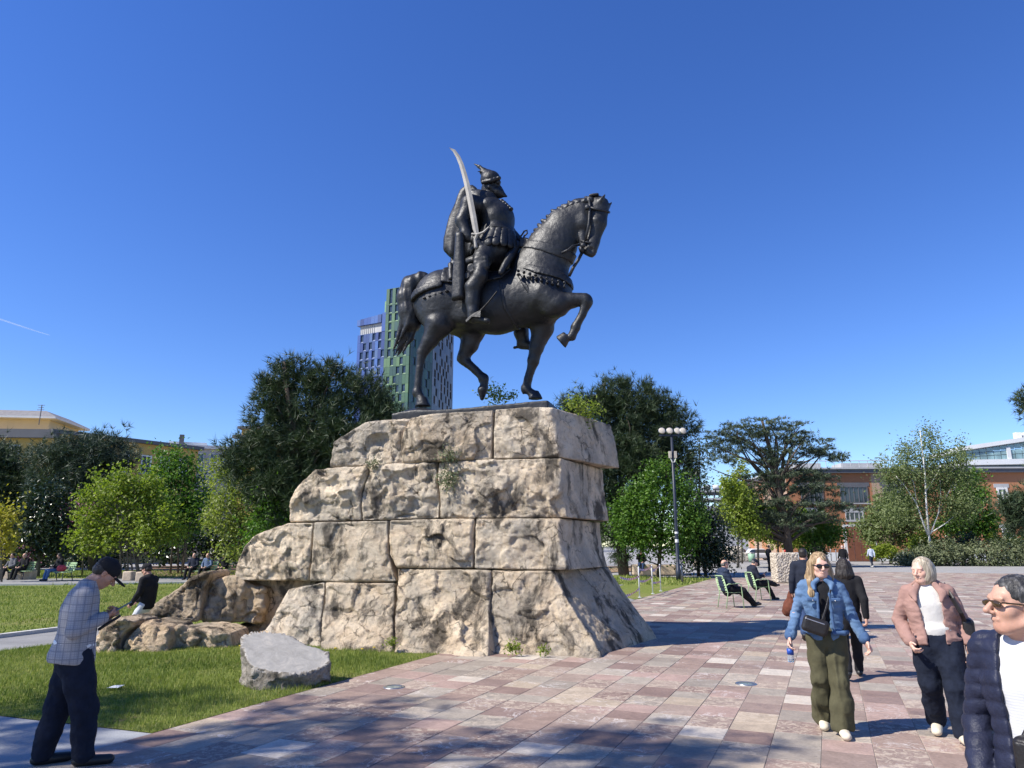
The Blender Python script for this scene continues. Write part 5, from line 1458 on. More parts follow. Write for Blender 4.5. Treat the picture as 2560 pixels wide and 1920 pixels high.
# pale block behind
gb = P(470, 1107, 108); gbl = building('pale_building', 'pale grey block with a chimney behind the ochre building', (gb.x, 108, 0))
Wg = Wall(gbl, (P(400, 1107, 108).x, 108), (P(600, 1107, 112).x, 112))
zt = zof(470, 1109, 108)
Wg.box('wall', 0, Wg.L, .1, 14, -.2, zt - .5, M_grey)
Wg.box('cornice', -.4, Wg.L + .3, -.4, 14.2, zt - .5, zt, M_lgrey)
Wg.box('penthouse', 1.0, 6.5, 2, 8, zt, zt + .7, M_lgrey)
Wg.box('chimney', 2.55, 3.2, 1.0, 1.6, zt, zt + 1.7, M_dgrey)
for k in range(3): Wg.window(5.2 + k * 2.0, 6.4 + k * 2.0, zt - 2.6, zt - 1.2, M_lgrey, M_glassd, .1, 1)
# ochre corner block behind the big pine
ob = P(640, 1066, 90); obl = building('ochre_corner_block', 'ochre block with projecting cornice glimpsed behind the big left pine', (ob.x, 90, 0))
Wo = Wall(obl, (P(604, 1066, 90).x, 90), (P(760, 1066, 90).x, 90)); zo = zof(640, 1066, 90)
Wo.box('wall', 0, Wo.L, .2, 10, -.2, zo - .3, M_yel); Wo.box('cornice', -.4, Wo.L, -.3, 10, zo - .3, zo, M_dgrey); Wo.box('cornice', -.8, Wo.L, -.7, .2, zo - 1.6, zo - 1.2, M_dgrey)

# tower with coloured panels
TY = 235.0
def tp(px, Y): w = P(px, 900, Y); return (w.x, w.y)
tw = building('panelled_tower', 'high-rise tower with blue, green and brown panels and deep-set windows', (*tp(1000, TY), 0))
zt_g, zt_b = zof(980, 729, TY), zof(930, 783, TY)
rgt = random.Random(21)
faces = [  # p, q, top, bottom, palette, strip
    (tp(893, 240), tp(968, 234), zof(930, 829, TY), 36, [(.025, .05, .17), (.035, .08, .26), (.055, .12, .32), (.035, .065, .18), (.07, .12, .25)], 'blue'),
    (tp(961, 233), tp(1024, 229), zt_g, 36, [(.025, .065, .055), (.05, .11, .06), (.095, .17, .08), (.032, .08, .07), (.06, .12, .065)], 'green'),
    (tp(1024, 229), tp(1079, 239), zt_g, 36, [(.03, .07, .062), (.04, .09, .08), (.032, .06, .062)], 'deep'),
    (tp(1079, 239), tp(1131, 268), zt_g - 1, 36, [(.05, .045, .047), (.09, .08, .08), (.13, .115, .115), (.065, .06, .066)], 'brown')]
poly = [Vector((*f[0], 0)) for f in faces] + [Vector((*faces[-1][1], 0)), Vector((*tp(980, 275), 0))]
tl = Vector(tw.location)
MB().prism([tuple(q - tl)[:2] for q in poly[1:]], 0, zt_g - .8).build('core', M_dgrey, tw)
MB().prism([tuple(q - tl)[:2] for q in (poly[0], Vector((*tp(966, 235), 0)), Vector((*tp(985, 260), 0)), Vector((*tp(905, 262), 0)))], 0, faces[0][2] - .5).build('core', M_dgrey, tw)
sillm = {'blue': (.15, .19, .30), 'green': (.16, .24, .14), 'deep': (.10, .15, .13), 'brown': (.15, .14, .14)}
for fp, fq, ztp, zb, pal, nm in faces:
    Wt = Wall(tw, fp, fq); rh = 3.15; z = ztp; row = 0
    wid = 1.25 if nm != 'brown' else 2.2
    while z > zb:
        n = max(4, round(Wt.L / wid)); wd = Wt.L / n
        last = False
        first = row == 0 and nm in ('green', 'deep')
        h = rh * 1.9 if first else rh
        for k in range(n):
            x0, x1 = k * wd, (k + 1) * wd
            isw = (not last) and 0 < k < n - 1 and rgt.random() < .62
            last = isw
            if isw:
                hw = h - .42
                o = Wt.box('window', x0 + .03, x1 - .03, -.02, .06, z - .16 - hw + .1, z - .16, M_glassd)
                s_ = MB(); zz = z - .20 - hw
                s_.add([tuple(Wt.at(x0 + .04, -.02, zz + .42)), tuple(Wt.at(x1 - .04, -.02, zz + .42)), tuple(Wt.at(x1 - .04, -.36, zz)), tuple(Wt.at(x0 + .04, -.36, zz)), tuple(Wt.at(x0 + .04, -.02, zz)), tuple(Wt.at(x1 - .04, -.02, zz))],
                       [(0, 3, 2, 1), (0, 4, 3), (1, 2, 5), (3, 4, 5, 2)])
                so = s_.build('sill', M_panel, tw); so.color = (*sillm[nm], 1)
                Wt.box('facade_panel', x0 + .03, x1 - .03, -.36, .03, z - h + .03, zz - .01, M_panel, rgt.choice(pal))
                Wt.box('facade_panel', x0 + .03, x1 - .03, -.36, .03, z - .155, z - .02, M_panel, rgt.choice(pal))
            else:
                Wt.box('facade_panel', x0 + .02, x1 - .02, -.38, .05, z - h + .02, z - .02, M_panel, rgt.choice(pal))
        z -= h; row += 1
# blue wing crown: roof slab, glazed loggia
Wb = Wall(tw, faces[0][0], faces[0][1]); pal = faces[0][4]
zl0, zl1, zs1 = faces[0][2], zof(930, 806, TY), zof(905, 791, TY)
Wb.box('loggia_glass', .6, Wb.L * .80, .2, .3, zl0, zl1, M_grey)
Wb.box('loggia_side', Wb.L * .80, Wb.L - .1, -.5, 3, zl0, zs1 + 1.2, M_panel, pal[1])
for k in range(7): Wb.box('facade_panel', -.3 + k * Wb.L * .117, -.34 + (k + 1) * Wb.L * .117, -.7, 3.5, zl1, zs1 + k * .12, M_panel, rgt.choice(pal))
for k in range(8): Wb.box('mullion', .8 + k * .85, .88 + k * .85, .05, .19, zl0, zl1, M_grey)
# small step beside the green part
Wgk = Wall(tw, tp(958, 236), tp(972, 234)); Wgk.box('facade_panel', 0, 1.1, -.3, 3, zt_g - 14, zt_g - 3.4, M_panel, (.16, .27, .15))

# brick building on the right
BY = 86.0
bx0, bx1 = P(1978, 1300, BY).x, P(2900, 1300, BY).x
zbk = zof(2300, 1171, BY)
bk = building('brick_building', 'red brick building with flat cornice and big windows on the right', ((bx0 + bx1) / 2, BY, 0))
Wk = Wall(bk, (bx0, BY + .6), (bx1, BY - 1.2))
Wk.box('wall', 0, Wk.L, 0, 18, -.2, zbk - .55, M_brick)
Wk.box('cornice', -.3, Wk.L, -.45, 18, zbk - .55, zbk - .1, M_dgrey); Wk.box('cornice_cap', -.4, Wk.L, -.6, 18, zbk - .1, zbk + .08, M_grey)
Wk.box('plinth', -.05, Wk.L, -.12, .2, 0, 1.0, M_lgrey)
def kwin(a, b, c, d, mull=1, fr=M_frame, bars=0, fw=.12):
    x0, z1 = Wk.hit(a, b); x1, z0 = Wk.hit(c, d)
    Wk.box('lintel', x0 - .25, x1 + .25, -.05, .1, z1, z1 + .45, M_dgrey if fr is M_dgrey else M_grey)
    return Wk.window(x0, x1, z0, z1, fr, M_glassd, fw, mull, True, bars)
kwin(2098, 1216, 2172, 1258, 5, M_dgrey); kwin(2112, 1279, 2160, 1302, 3, M_grey); kwin(2204, 1214, 2262, 1258, 4, M_dgrey); kwin(2490, 1219, 2523, 1258, 1, M_frame, 0, .22); kwin(2503, 1320, 2536, 1346, 1, M_lgrey, 7); kwin(2000, 1216, 2060, 1258, 4, M_dgrey); kwin(2010, 1279, 2050, 1302, 3, M_grey); kwin(2380, 1219, 2412, 1258, 1, M_frame, 0, .22); kwin(2600, 1219, 2634, 1258, 1, M_frame, 0, .22)
x0, z1 = Wk.hit(2112, 1317); x1, z0 = Wk.hit(2186, 1372)
M_door = simple('brown wooden gate', (.17, .065, .035), .6, .2, 2, coord='World')
Wk.box('gate_surround', x0 - .3, x1 + .3, -.16, .05, 0, z1 + .25, M_lgrey)
for k in range(4): Wk.box('gate_panel', x0 + (x1 - x0) * k / 4 + .03, x0 + (x1 - x0) * (k + 1) / 4 - .03, -.24, .0, 0, z1, M_door)
xa, za = Wk.hit(1990, 1172); xb, _ = Wk.hit(2195, 1172)
Wk.box('roof_unit', xb - 3.5, xb + 1.5, 2, 5, zbk + .08, zbk + .9, M_grey); Wk.box('roof_unit', xb - 9, xb - 6, 2, 5, zbk + .08, zbk + .9, M_grey)
rl = MB()
for k in range(12): rl.tube([Wk.at(xb - 9 + k, .4, zbk + .05), Wk.at(xb - 9 + k, .4, zbk + 1.0)], .04, 5)
rl.tube([Wk.at(xb - 9, .4, zbk + 1.0), Wk.at(xb + 2, .4, zbk + 1.0)], .05, 5); rl.build('roof_railing', M_grey, bk)
# glazed building behind it
GY = 122.0
gz = building('glazed_building', 'white and glass block with sloping roof edge behind the brick building', (P(2500, 1150, GY).x, GY, 0))
Wz = Wall(gz, (P(2408, 1150, GY).x, GY + 1), (P(2760, 1150, GY).x, GY - 3))
za, zb_ = zof(2410, 1127, GY), zof(2560, 1106, GY)
zlow, zmid = zof(2480, 1166, GY), zof(2480, 1149, GY)
Wz.box('wall', 0, Wz.L, .4, 15, 0, zlow - .6, M_grey); Wz.box('fascia', -.3, Wz.L, -.6, 15, zmid - .9, zmid, M_lgrey); Wz.box('recess', .6, Wz.L, .3, 14, zlow - .6, zmid - .9, M_glassd)
M_aqua = glass_mat('pale green glass', (.20, .30, .31), .08, .8)
tr_ = (zb_ - za) / 10.5
sl = MB(); sl.add([tuple(Wz.at(x, y, z)) for x, y, z in ((-.3, -.5, za), (Wz.L, -.5, za + tr_ * Wz.L), (Wz.L, 12, za + tr_ * Wz.L), (-.3, 12, za), (-.3, -.5, za + .7), (Wz.L, -.5, za + .7 + tr_ * Wz.L), (Wz.L, 12, za + .7 + tr_ * Wz.L), (-.3, 12, za + .7))],
                [(0, 1, 5, 4), (1, 2, 6, 5), (2, 3, 7, 6), (3, 0, 4, 7), (4, 5, 6, 7), (3, 2, 1, 0)])
sl.build('roof_slab', M_lgrey, gz)
n = 22; wd = Wz.L / n
for k in range(n):
    for r_, (f0, f1) in enumerate(((0, .34), (.34, .67), (.67, 1.0))):
        zt_ = za + tr_ * (k + .2) * wd - .05
        Wz.box('glass_pane', k * wd + .05, (k + 1) * wd - .05, .0, .08, zmid + (zt_ - zmid) * f0 + .05, zmid + (zt_ - zmid) * f1 - .04, M_aqua)
Wz.box('backing', 0, Wz.L, .1, .2, zmid, za, M_dgrey); Wz.box('pier', 7.6, 8.2, -.2, .2, zmid, za + .6, M_lgrey)
for k in range(5): Wz.box('roof_tank', 10.5 + k * 1.3, 11.4 + k * 1.3, 2, 3, za + .7 + tr_ * 11, za + 1.9 + tr_ * 11, M_lgrey)
# distant concrete frame with water tanks
FY = 150.0
fb = building('concrete_block', 'distant concrete building with white water tanks on its roof frame', (P(1800, 1230, FY).x, FY, 0))
Wf = Wall(fb, (P(1752, 1230, FY).x, FY), (P(1880, 1230, FY).x, FY)); zf = zof(1800, 1224, FY)
Wf.box('wall', 0, Wf.L, .5, 12, 0, zf - 3.4, M_grey)
for k in range(4): Wf.box('slab', -.2, Wf.L, -.2, 10, zf - .5 - k * 1.6, zf - .15 - k * 1.6, M_grey)
for k in range(5): Wf.box('column', .2 + k * 2.5, .5 + k * 2.5, .1, .4, zf - 3.4, zf - .5, M_dgrey)
for k in range(3):
    c = Wf.at(1.6 + k * 2.0, 1, zf + .62); MB().tube([c - Vector((.75, 0, 0)), c + Vector((.75, 0, 0))], .42, 12).build('water_tank', M_lgrey, fb, True)
    MB().box(c - Vector((0, 0, .55)), (1.3, .5, .42)).build('tank_stand', M_dgrey, fb)
# ---------------------------------------------------------------- street furniture
M_paintb = simple('dark blue post paint', (.022, .028, .045), .45, .15, 10)
M_white = simple('white paint', (.72, .72, .70), .55, .06)
M_chair = simple('sage green painted steel', (.36, .50, .27), .45, .06, 10)
M_rubber = simple('black rubber', (.02, .02, .02), .7, .1)
M_chrome = simple('grey metal', (.45, .45, .46), .35, .1, metal=.8)
M_pit = NT('pitted stone'); _v = M_pit.coord('Object'); _n = M_pit.noise(_v, 9, 5, .6); _w = M_pit.voro(_v, 16, 'SMOOTH_F1')
M_pit.color(M_pit.ramp(_w, [(.12, (.15, .12, .09)), (.3, (.42, .36, .28)), (.6, (.54, .47, .38))])).rough(.95, .2)
M_pit.bump(_w, .06); M_pit = M_pit.m
M_stone2 = simple('cut stone', (.48, .43, .36), .9, .2, 4, bump=.01, bscale=20, coord='World')
M_stone3 = simple('warm cut stone', (.50, .40, .29), .9, .2, 4, bump=.01, bscale=20, coord='World')

# tall lamp post
lb = G(1697, 1450); lp = empty('lamp_post', lb, 0, 'tall dark lamp post with floodlights and white boxes near the bicycles', 'lamp post')
lh = P(1681, 1084, lb.y).z
pole = MB(); pole.lathe((0, 0, 0), [(.14, 0), (.14, .5), (.10, .55), (.085, 3), (.07, lh - .1)], 14); pole.build('pole', M_paintb, lp, True)
MB().box((0, 0, lh - .1), (1.35, .09, .09)).build('crossbar', M_paintb, lp)
for i, dx in enumerate((-.52, -.10, .32, .62)):
    f = MB(); Mx = Matrix.Rotation(R(72), 3, 'X') @ Matrix.Rotation(R(-6 + 4 * i), 3, 'Y')
    c = Vector((dx, -.06, lh + .14))
    f.lathe(c, [(.05, -.16), (.12, -.12), (.185, .0), (.19, .035)], 18, M=Mx)
    fo = f.build('floodlight', M_chrome, lp, True)
    MB().lathe(c + Mx @ Vector((0, 0, .036)), [(.165, 0), (.15, .012), (.001, .014)], 18, M=Mx).build('lens', M_stone2, fo, True)
    MB().tube([c + Vector((0, .05, -.24)), c + Vector((0, .05, 0))], .025, 6).build('bracket', M_paintb, fo)
zb1 = P(1680, 1132, lb.y).z
for dx in (-.13, .15):
    MB().box((dx, -.02, zb1 - .1), (.13, .16, .36)).build('control_box', M_stone2, lp)
MB().tube([(-.13, -.06, zb1 - .3), (-.05, -.08, zb1 - .52), (.08, -.08, zb1 - .5), (.15, -.06, zb1 - .3)], .022, 6).build('cable', M_white, lp)
for (pz, hh) in ((1.9, .16), (2.35, .10)): MB().lathe((0, 0, pz), [(.094, 0), (.094, hh)], 12).build('sticker', M_white, lp)

# barrier posts and striped tape
t = NT('red and white tape'); wv = t.node('ShaderNodeTexWave'); wv.inputs['Scale'].default_value = 2.2; wv.bands_direction = 'DIAGONAL'
t.l.new(t.coord('World'), wv.inputs['Vector']); t.color(t.ramp(wv.outputs['Fac'], [(.48, (.75, .73, .70)), (.52, (.55, .06, .07))])).rough(.5); M_tape = t.m
posts = []
for (px, py, lab) in ((1599, 1494, 'white barrier post nearest the pedestal, holding striped tape'), (1632, 1485, 'middle white barrier post with striped tape'), (1652, 1478, 'white barrier post nearest the lamp post')):
    g = G(px, py); posts.append(g)
    o = empty('barrier_post', g, 0, lab, 'post', 'posts of the taped-off patch')
    MB().lathe((0, 0, 0), [(.022, 0), (.022, 1.0), (.018, 1.02), (.001, 1.025)], 10).build('post', M_white, o, True)
    MB().box((0, 0, .01), (.10, .10, .02)).build('foot', M_white, o)
extra = [G(1552, 1505), G(1660, 1462), G(1610, 1474)]
def tape(a, b, z0, z1, lab, sag=.08):
    a, b = Vector(a), Vector(b); V, Fq = [], []
    n = 12
    for i in range(n + 1):
        q = i / n; p = a.lerp(b, q); z = z0 + (z1 - z0) * q - sag * 4 * q * (1 - q)
        tw = math.sin(q * 7) * .02
        V += [(p.x + tw, p.y, z - .035), (p.x - tw, p.y + .004, z + .035)]
    for i in range(n): Fq.append((2 * i, 2 * i + 2, 2 * i + 3, 2 * i + 1))
    c = (a + b) / 2
    o = MB().add([tuple(Vector(v) - c) for v in V], Fq).build('barrier_tape', M_tape, loc=c)
    tag(o, lab, 'tape', 'striped tape round the patch')
tape(posts[0], posts[1], .95, .98, 'upper striped tape between the two nearest barrier posts')
tape(posts[0], posts[1], .55, .62, 'lower striped tape between the two nearest barrier posts')
tape(posts[1], posts[2], .80, .97, 'rising striped tape between the middle and far barrier posts', .02)
tape(posts[1], posts[2], .40, .36, 'low striped tape between the middle and far barrier posts', .02)
tape(extra[0], posts[0], .75, .70, 'striped tape running from the pedestal to the nearest post')
tape(extra[0], posts[0], .18, .30, 'knee-high striped tape from the pedestal to the nearest post')
def leg_post(px, py): pass

# stone bench, blocks and boulders
def stone_box(name, px0, px1, pyb, hgt, dep, mat, lab, cat, amp=.02, group=None, seed=1, h=.03, rz=0.0, rnd=.03):
    a, b = G(px0, pyb), G(px1, pyb); w = b.x - a.x
    s = SDF(h).box((0, dep / 2, hgt / 2), (w, dep, hgt), rnd, .01)
    o = s.build(name, mat, None, lambda V, N: N * (amp * (fbm(V * 2.6 + seed * 3.3, 4) + .7 * (fbm(V * 4.2 + seed, 3, ridged=True) - .3)))[:, None], loc=((a.x + b.x) / 2, a.y, 0), rot=(0, 0, rz))
    return tag(o, lab, cat, group)
sb = stone_box('stone_bench', 1582, 1692, 1438, .62, .7, M_stone3, 'long low stone bench wall beside the lamp post', 'bench', .02, h=.06)
stone_box('stone_block', 1944, 2002, 1458, 1.40, .8, M_pit, 'waist-high pitted pale stone block behind the seated men', 'stone block', .03, rnd=.07)
cup = G(1935, 1458); MB_c = MB().lathe((0, 0, 0), [(.035, 0), (.045, .11), (.042, .11), (.033, .01)], 14)
tag(MB_c.build('paper_cup', simple('red paper cup', (.5, .05, .04), .5), None, True, loc=(P(1963, 1388, cup.y + .4).x, cup.y + .4, 1.425)), 'small red paper cup on top of the pitted stone block', 'cup')
stone_box('boulder', 1788, 1824, 1409, 1.15, .9, M_stone3, 'rusty boulder left of the green litter bin', 'boulder', .12, 'boulders by the far path', 4, .06, rnd=.15)
stone_box('boulder', 1822, 1862, 1405, 1.6, 1.2, M_stone2, 'tall angular boulder in the middle of the far group', 'boulder', .22, 'boulders by the far path', 5, .06, rnd=.25)
stone_box('boulder', 1850, 1882, 1403, .95, .9, M_stone2, 'squat boulder touching the green litter bin', 'boulder', .1, 'boulders by the far path', 6, .06, rnd=.12)
for (a, b, py, lab) in ((1737, 1752, 1416, 'left small stone cube before the bicycles'), (1756, 1770, 1413, 'right small stone cube before the bicycles'), (-12, 20, 1447, 'stone cube at the left picture edge by the bench'), (33, 52, 1449, 'middle stone cube left of the lone bench sitter'), (53, 76, 1449, 'stone cube nearest the lone bench sitter'), (304, 327, 1452, 'stone cube just right of the blazer man\'s cap'), (337, 361, 1454, 'stone cube beside the man in the dark cap on the rocks')):
    stone_box('stone_cube', a, b, py, .46, .5, M_stone3, lab, 'stone cube', .012, 'stone cubes along the paths', a, .03)
tb0 = G(552, 1412); tb = empty('stone_table', tb0, 0, 'flat stone table far behind the rocks at the left', 'table')
MB().box((0, 0, 1.0), (3.4, 1.4, .28)).build('top', M_stone3, tb); MB().box((-.9, 0, .43), (.7, 1.0, .86)).build('support', M_stone2, tb); MB().box((.9, 0, .43), (.7, 1.0, .86)).build('support', M_stone2, tb)
# litter bin
bn = empty('litter_bin', G(1880, 1405), 0, 'round green litter bin beside the boulders', 'bin')
MB().lathe((0, 0, 0), [(.34, 0), (.38, .95), (.36, .95), (.33, .1)], 18).build('body', simple('green bin enamel', (.26, .42, .30), .5), bn, True)
MB().lathe((0, 0, .93), [(.40, 0), (.40, .05), (.33, .05), (.33, 0)], 18).build('rim', M_chrome, bn, True)
# bollards
for i, (px, py) in enumerate(((2037, 1402), (2079, 1404), (2086, 1400), (2092, 1404), (2050, 1402))):
    o = empty('bollard', G(px, py), 0, ['steel bollard standing alone beneath the small green tree', 'steel bollard left of the old man in black', 'steel bollard set back behind its two neighbours', 'steel bollard hidden closest to the old man in black', 'steel bollard second from the left of the row'][i], 'bollard', 'steel bollards at the back of the plaza')
    MB().lathe((0, 0, 0), [(.06, 0), (.06, 1.35), (.04, 1.42), (.001, 1.43)], 12).build('shaft', M_chrome, o, True)
    MB().lathe((0, 0, 0), [(.10, 0), (.10, .03), (.065, .035)], 12).build('base_ring', M_chrome, o, True)

# bicycles
def bicycle(loc, rz, lab, c):
    mf = simple('bicycle paint', c, .4)
    b = empty('bicycle', loc, rz, lab, 'bicycle', 'bicycles parked by the trees')
    for wx in (-.52, .52):
        w = MB(); pts = [(wx + .33 * math.cos(a), 0, .34 + .33 * math.sin(a)) for a in np.linspace(0, 2 * math.pi, 24, endpoint=False)]
        w.tube(pts, .022, 6, closed=True); wo = w.build('wheel', M_rubber, b, True)
        s = MB()
        for a in np.linspace(0, math.pi, 7, endpoint=False): s.tube([(wx + .31 * math.cos(a), 0, .34 + .31 * math.sin(a)), (wx - .31 * math.cos(a), 0, .34 - .31 * math.sin(a))], .004, 4)
        s.build('spokes', M_chrome, wo)
    f = MB()
    for p, q in (((-.52, 0, .34), (-.05, 0, .32)), ((-.52, 0, .34), (-.15, 0, .78)), ((-.05, 0, .32), (-.2, 0, .9)), ((-.05, 0, .32), (.38, 0, .78)), ((-.17, 0, .78), (.36, 0, .86)), ((.52, 0, .34), (.34, 0, .95))): f.tube([p, q], .018, 6)
    f.build('frame', mf, b); MB().tube([(.32, -.28, .98), (.36, -.1, 1.0), (.36, .1, 1.0), (.32, .28, .98)], .016, 6).build('handlebar', M_rubber, b)
    SDF(.012).cone((-.32, 0, .93), (-.10, 0, .93), .07, .03, flat=((0, 0, 1), .5)).build('saddle', M_rubber, b)
bicycle(G(1706, 1456), R(80), 'bicycle leaning end-on against the lamp post', (.04, .06, .1))
bicycle(G(1742, 1418), R(8), 'dark bicycle under the black green bush, left', (.03, .03, .03))
bicycle(G(1778, 1414), R(-10), 'bicycle right of the two small stone cubes', (.05, .05, .05))
bx = empty('cargo_box', G(1786, 1411), R(15), 'blue cargo box above the parked bicycles', 'box')
bxm = simple('blue plastic', (.03, .12, .32), .4)
SDF(.03).box((0, 0, 1.15), (.75, .55, .6), .05).build('body', bxm, bx); SDF(.03).box((0, 0, 1.48), (.8, .6, .08), .03).build('lid', simple('black lid', (.03, .03, .04), .4), bx)
MB().tube([(0, 0, 0), (0, 0, .86)], .05, 8).build('stand', M_rubber, bx)

# parked cars far off
def car(loc, rz, lab, c):
    mp = simple('car paint', c, .25, .05, spec=.6); e0 = empty('parked_car', loc, rz, lab, 'car', 'cars parked beyond the lindens')
    s = SDF(.06); s.box((0, 0, .55), (4.2, 1.7, .62), .18, .1); s.loft([(.8, 0, 0, 1.55, .78), (1.1, -.1, 0, 1.25, .72), (1.42, -.15, 0, .9, .62)], .08, pw=4)
    for wx in (-1.3, 1.3): s.cone((wx, -1, .33), (wx, 1, .33), .37, .37, .02, op='s')
    s.build('body', mp, e0)
    g = SDF(.06); g.loft([(.9, -.05, 0, 1.42, .80), (1.1, -.1, 0, 1.24, .745), (1.34, -.15, 0, .96, .66)], .02, pw=4); g.build('windows', M_glassd, e0)
    for wx in (-1.3, 1.3):
        for wy in (-.75, .75):
            w = MB().lathe((wx, wy, .32), [(.32, -.1), (.32, .1), (.2, .11), (.2, -.11)], 16, M=Matrix.Rotation(R(90), 3, 'X')).build('wheel', M_rubber, e0, True)
            MB().lathe((wx, wy, .32), [(.19, -.115), (.19, .115)], 12, M=Matrix.Rotation(R(90), 3, 'X')).build('rim', M_chrome, w)
    for wy in (-.55, .55): SDF(.04).ell((2.06, wy, .62), (.07, .2, .1)).build('headlight', M_white, e0)
for i, (px, Y, c, lab) in enumerate(((1895, 92, (.55, .57, .58), 'silver car parked behind the second linden'), (1945, 96, (.06, .07, .09), 'dark car parked behind the standing man in black'), (1845, 98, (.10, .10, .11), 'charcoal car parked behind the tall boulder'))):
    w = P(px, 1390, Y); car((w.x, Y, 0), R(8 + i * 5), lab, c)

# garden chairs
def garden_chair(loc, rz, lab):
    c = empty('garden_chair', loc, rz, lab, 'chair', 'green garden chairs on the plaza')
    # faces +y
    for sx in (-1, 1):
        MB().tube([(sx * .27, .25, 0), (sx * .27, .22, .44), (sx * .28, .20, .64), (sx * .28, .12, .68), (sx * .27, -.18, .66), (sx * .25, -.24, .62)], .014, 8).build('armrest', M_chair, c, True)
        MB().tube([(sx * .25, -.28, 0), (sx * .24, -.20, .42), (sx * .23, -.30, .80)], .014, 8).build('leg', M_chair, c, True)
    MB().tube([(.23, -.30, .80), (.20, -.33, .88), (-.20, -.33, .88), (-.23, -.30, .80)], .014, 8).build('top_rail', M_chair, c, True)
    for k in range(7): MB().box((0, -.17 + k * .065, .43 - .004 * (3 - abs(k - 3))), (.46, .05, .012)).build('seat_slat', M_chair, c)
    for k in range(6): MB().box((0, -.215 - k * .017, .50 + k * .065), (.44, .010, .045)).build('back_slat', M_chair, c)
ch1, ch2 = G(1828, 1519), G(1898, 1501)
CH_RZ = R(-78)
garden_chair(ch1, CH_RZ, 'green metal garden chair under the grey-haired man')
garden_chair(ch2, CH_RZ, 'green metal garden chair under the man in the cap')

# park benches at the left
def park_bench(loc, rz, lab, L=1.7):
    b = empty('park_bench', loc, rz, lab, 'bench', 'green benches along the park path')
    for k in range(4): MB().box((0, -.12 + k * .115, .44), (L, .085, .03)).build('seat_slat', M_chair, b)
    for k in range(4): MB().box((0, -.22 - k * .03, .54 + k * .11), (L, .03, .085)).build('back_slat', M_chair, b)
    for sx in (-1, 1):
        MB().tube([(sx * L * .42, .26, 0), (sx * L * .42, .24, .43), (sx * L * .42, -.16, .43), (sx * L * .42, -.36, .92)], .022, 6).build('frame', M_paintb, b)
        MB().tube([(sx * L * .42, -.16, .43), (sx * L * .42, -.26, 0)], .022, 6).build('leg', M_paintb, b)
BN1, BN2 = G(38, 1449), G(148, 1452)
park_bench(BN1, R(168), 'green bench with two sitters at the left edge')
park_bench(BN2, R(150), 'green bench with a lone sitter and a red bag')
BN3 = G(515, 1449)
park_bench(BN3, R(175), 'dark bench behind the rocks with three old men', 2.4)
# scrap of paper on the lawn
pp = G(287, 1725); pm = MB(); pm.add([(-.08, -.04, .03), (.06, -.05, .035), (.09, .05, .05), (-.06, .06, .04), (0, 0, .055)], [(0, 1, 4), (1, 2, 4), (2, 3, 4), (3, 0, 4)])
tag(pm.build('paper_scrap', M_white, loc=pp), 'crumpled white scrap of paper on the shaded lawn', 'paper')

# vapour trail far off in the sky
ct = NT('vapour trail'); ct.color((.9, .92, .95)).rough(1.0, 0.0)
ctr = ct.node('ShaderNodeBsdfTransparent'); cmx = ct.node('ShaderNodeMixShader'); cmx.inputs[0].default_value = .16
ct.l.new(ctr.outputs[0], cmx.inputs[1]); ct.l.new(ct.b.outputs[0], cmx.inputs[2]); ct.l.new(cmx.outputs[0], ct.out.inputs['Surface'])
ca, cb = P(-120, 762, 6000), P(124, 838, 6000)
MBc = MB().tube([Vector((0, 0, 0)), (cb - ca) * .4 + Vector((0, 0, 6)), (cb - ca) * .75, cb - ca], [9, 8, 6, 2], 10)
tag(MBc.build('contrail', ct.m, None, True, loc=ca), 'thin white vapour trail low in the sky at the left', 'contrail')
# ---------------------------------------------------------------- people
def skin_mat(name, c):
    t = NT(name); v = t.coord('Object'); n = t.noise(v, 30, 4, .6); n2 = t.noise(v, 7, 3, .5)
    t.color(t.mix(.6, t.ramp(n, [(.3, [q * .88 for q in c]), (.7, [min(1, q * 1.1) for q in c])]), t.ramp(n2, [(.35, (1.05, .90, .86)), (.65, (1, 1, 1))]), 'MULTIPLY')).rough(.5, .4)
    t.b.inputs['Subsurface Weight'].default_value = .08; t.b.inputs['Subsurface Radius'].default_value = (.02, .008, .004)
    t.bump(n, .0012); return t.m
def hair_mat(name, c, c2=None, rough=.5):
    t = NT(name); v = t.coord('Object', (1, 1, .12)); n = t.noise(v, 55, 4, .65)
    c2 = c2 or [min(1, q * 2.0) for q in c]
    t.color(t.ramp(n, [(.35, [q * .55 for q in c]), (.52, c), (.72, c2)])).rough(rough, .4); t.bump(n, .010); return t.m
M_skin = skin_mat('skin', (.56, .34, .25)); M_skin2 = skin_mat('tanned skin', (.42, .235, .16)); M_skin3 = skin_mat('fair skin', (.62, .40, .31))
M_lip = simple('lips', (.40, .13, .12), .45, .1); M_eye = simple('eye white', (.40, .37, .34), .3, .02); M_iris = simple('dark iris and brow', (.045, .03, .022), .5, .2)
H_dark = hair_mat('dark hair', (.022, .017, .014), (.055, .045, .04)); H_grey = hair_mat('greying hair', (.10, .095, .09), (.34, .33, .32)); H_white = hair_mat('white hair', (.42, .40, .37), (.66, .64, .60)); H_blond = hair_mat('blond hair', (.30, .20, .105), (.62, .47, .28)); H_ash = hair_mat('ash blond hair', (.42, .35, .25), (.74, .66, .52))
M_black = cloth_mat('black cloth', (.014, .014, .016)); M_navy = cloth_mat('navy cloth', (.018, .022, .036)); M_jean = cloth_mat('dark denim', (.011, .015, .028), .25, bscale=90, bump=.002); M_jean2 = cloth_mat('blue jeans', (.035, .06, .13), .25, bscale=80, bump=.003)
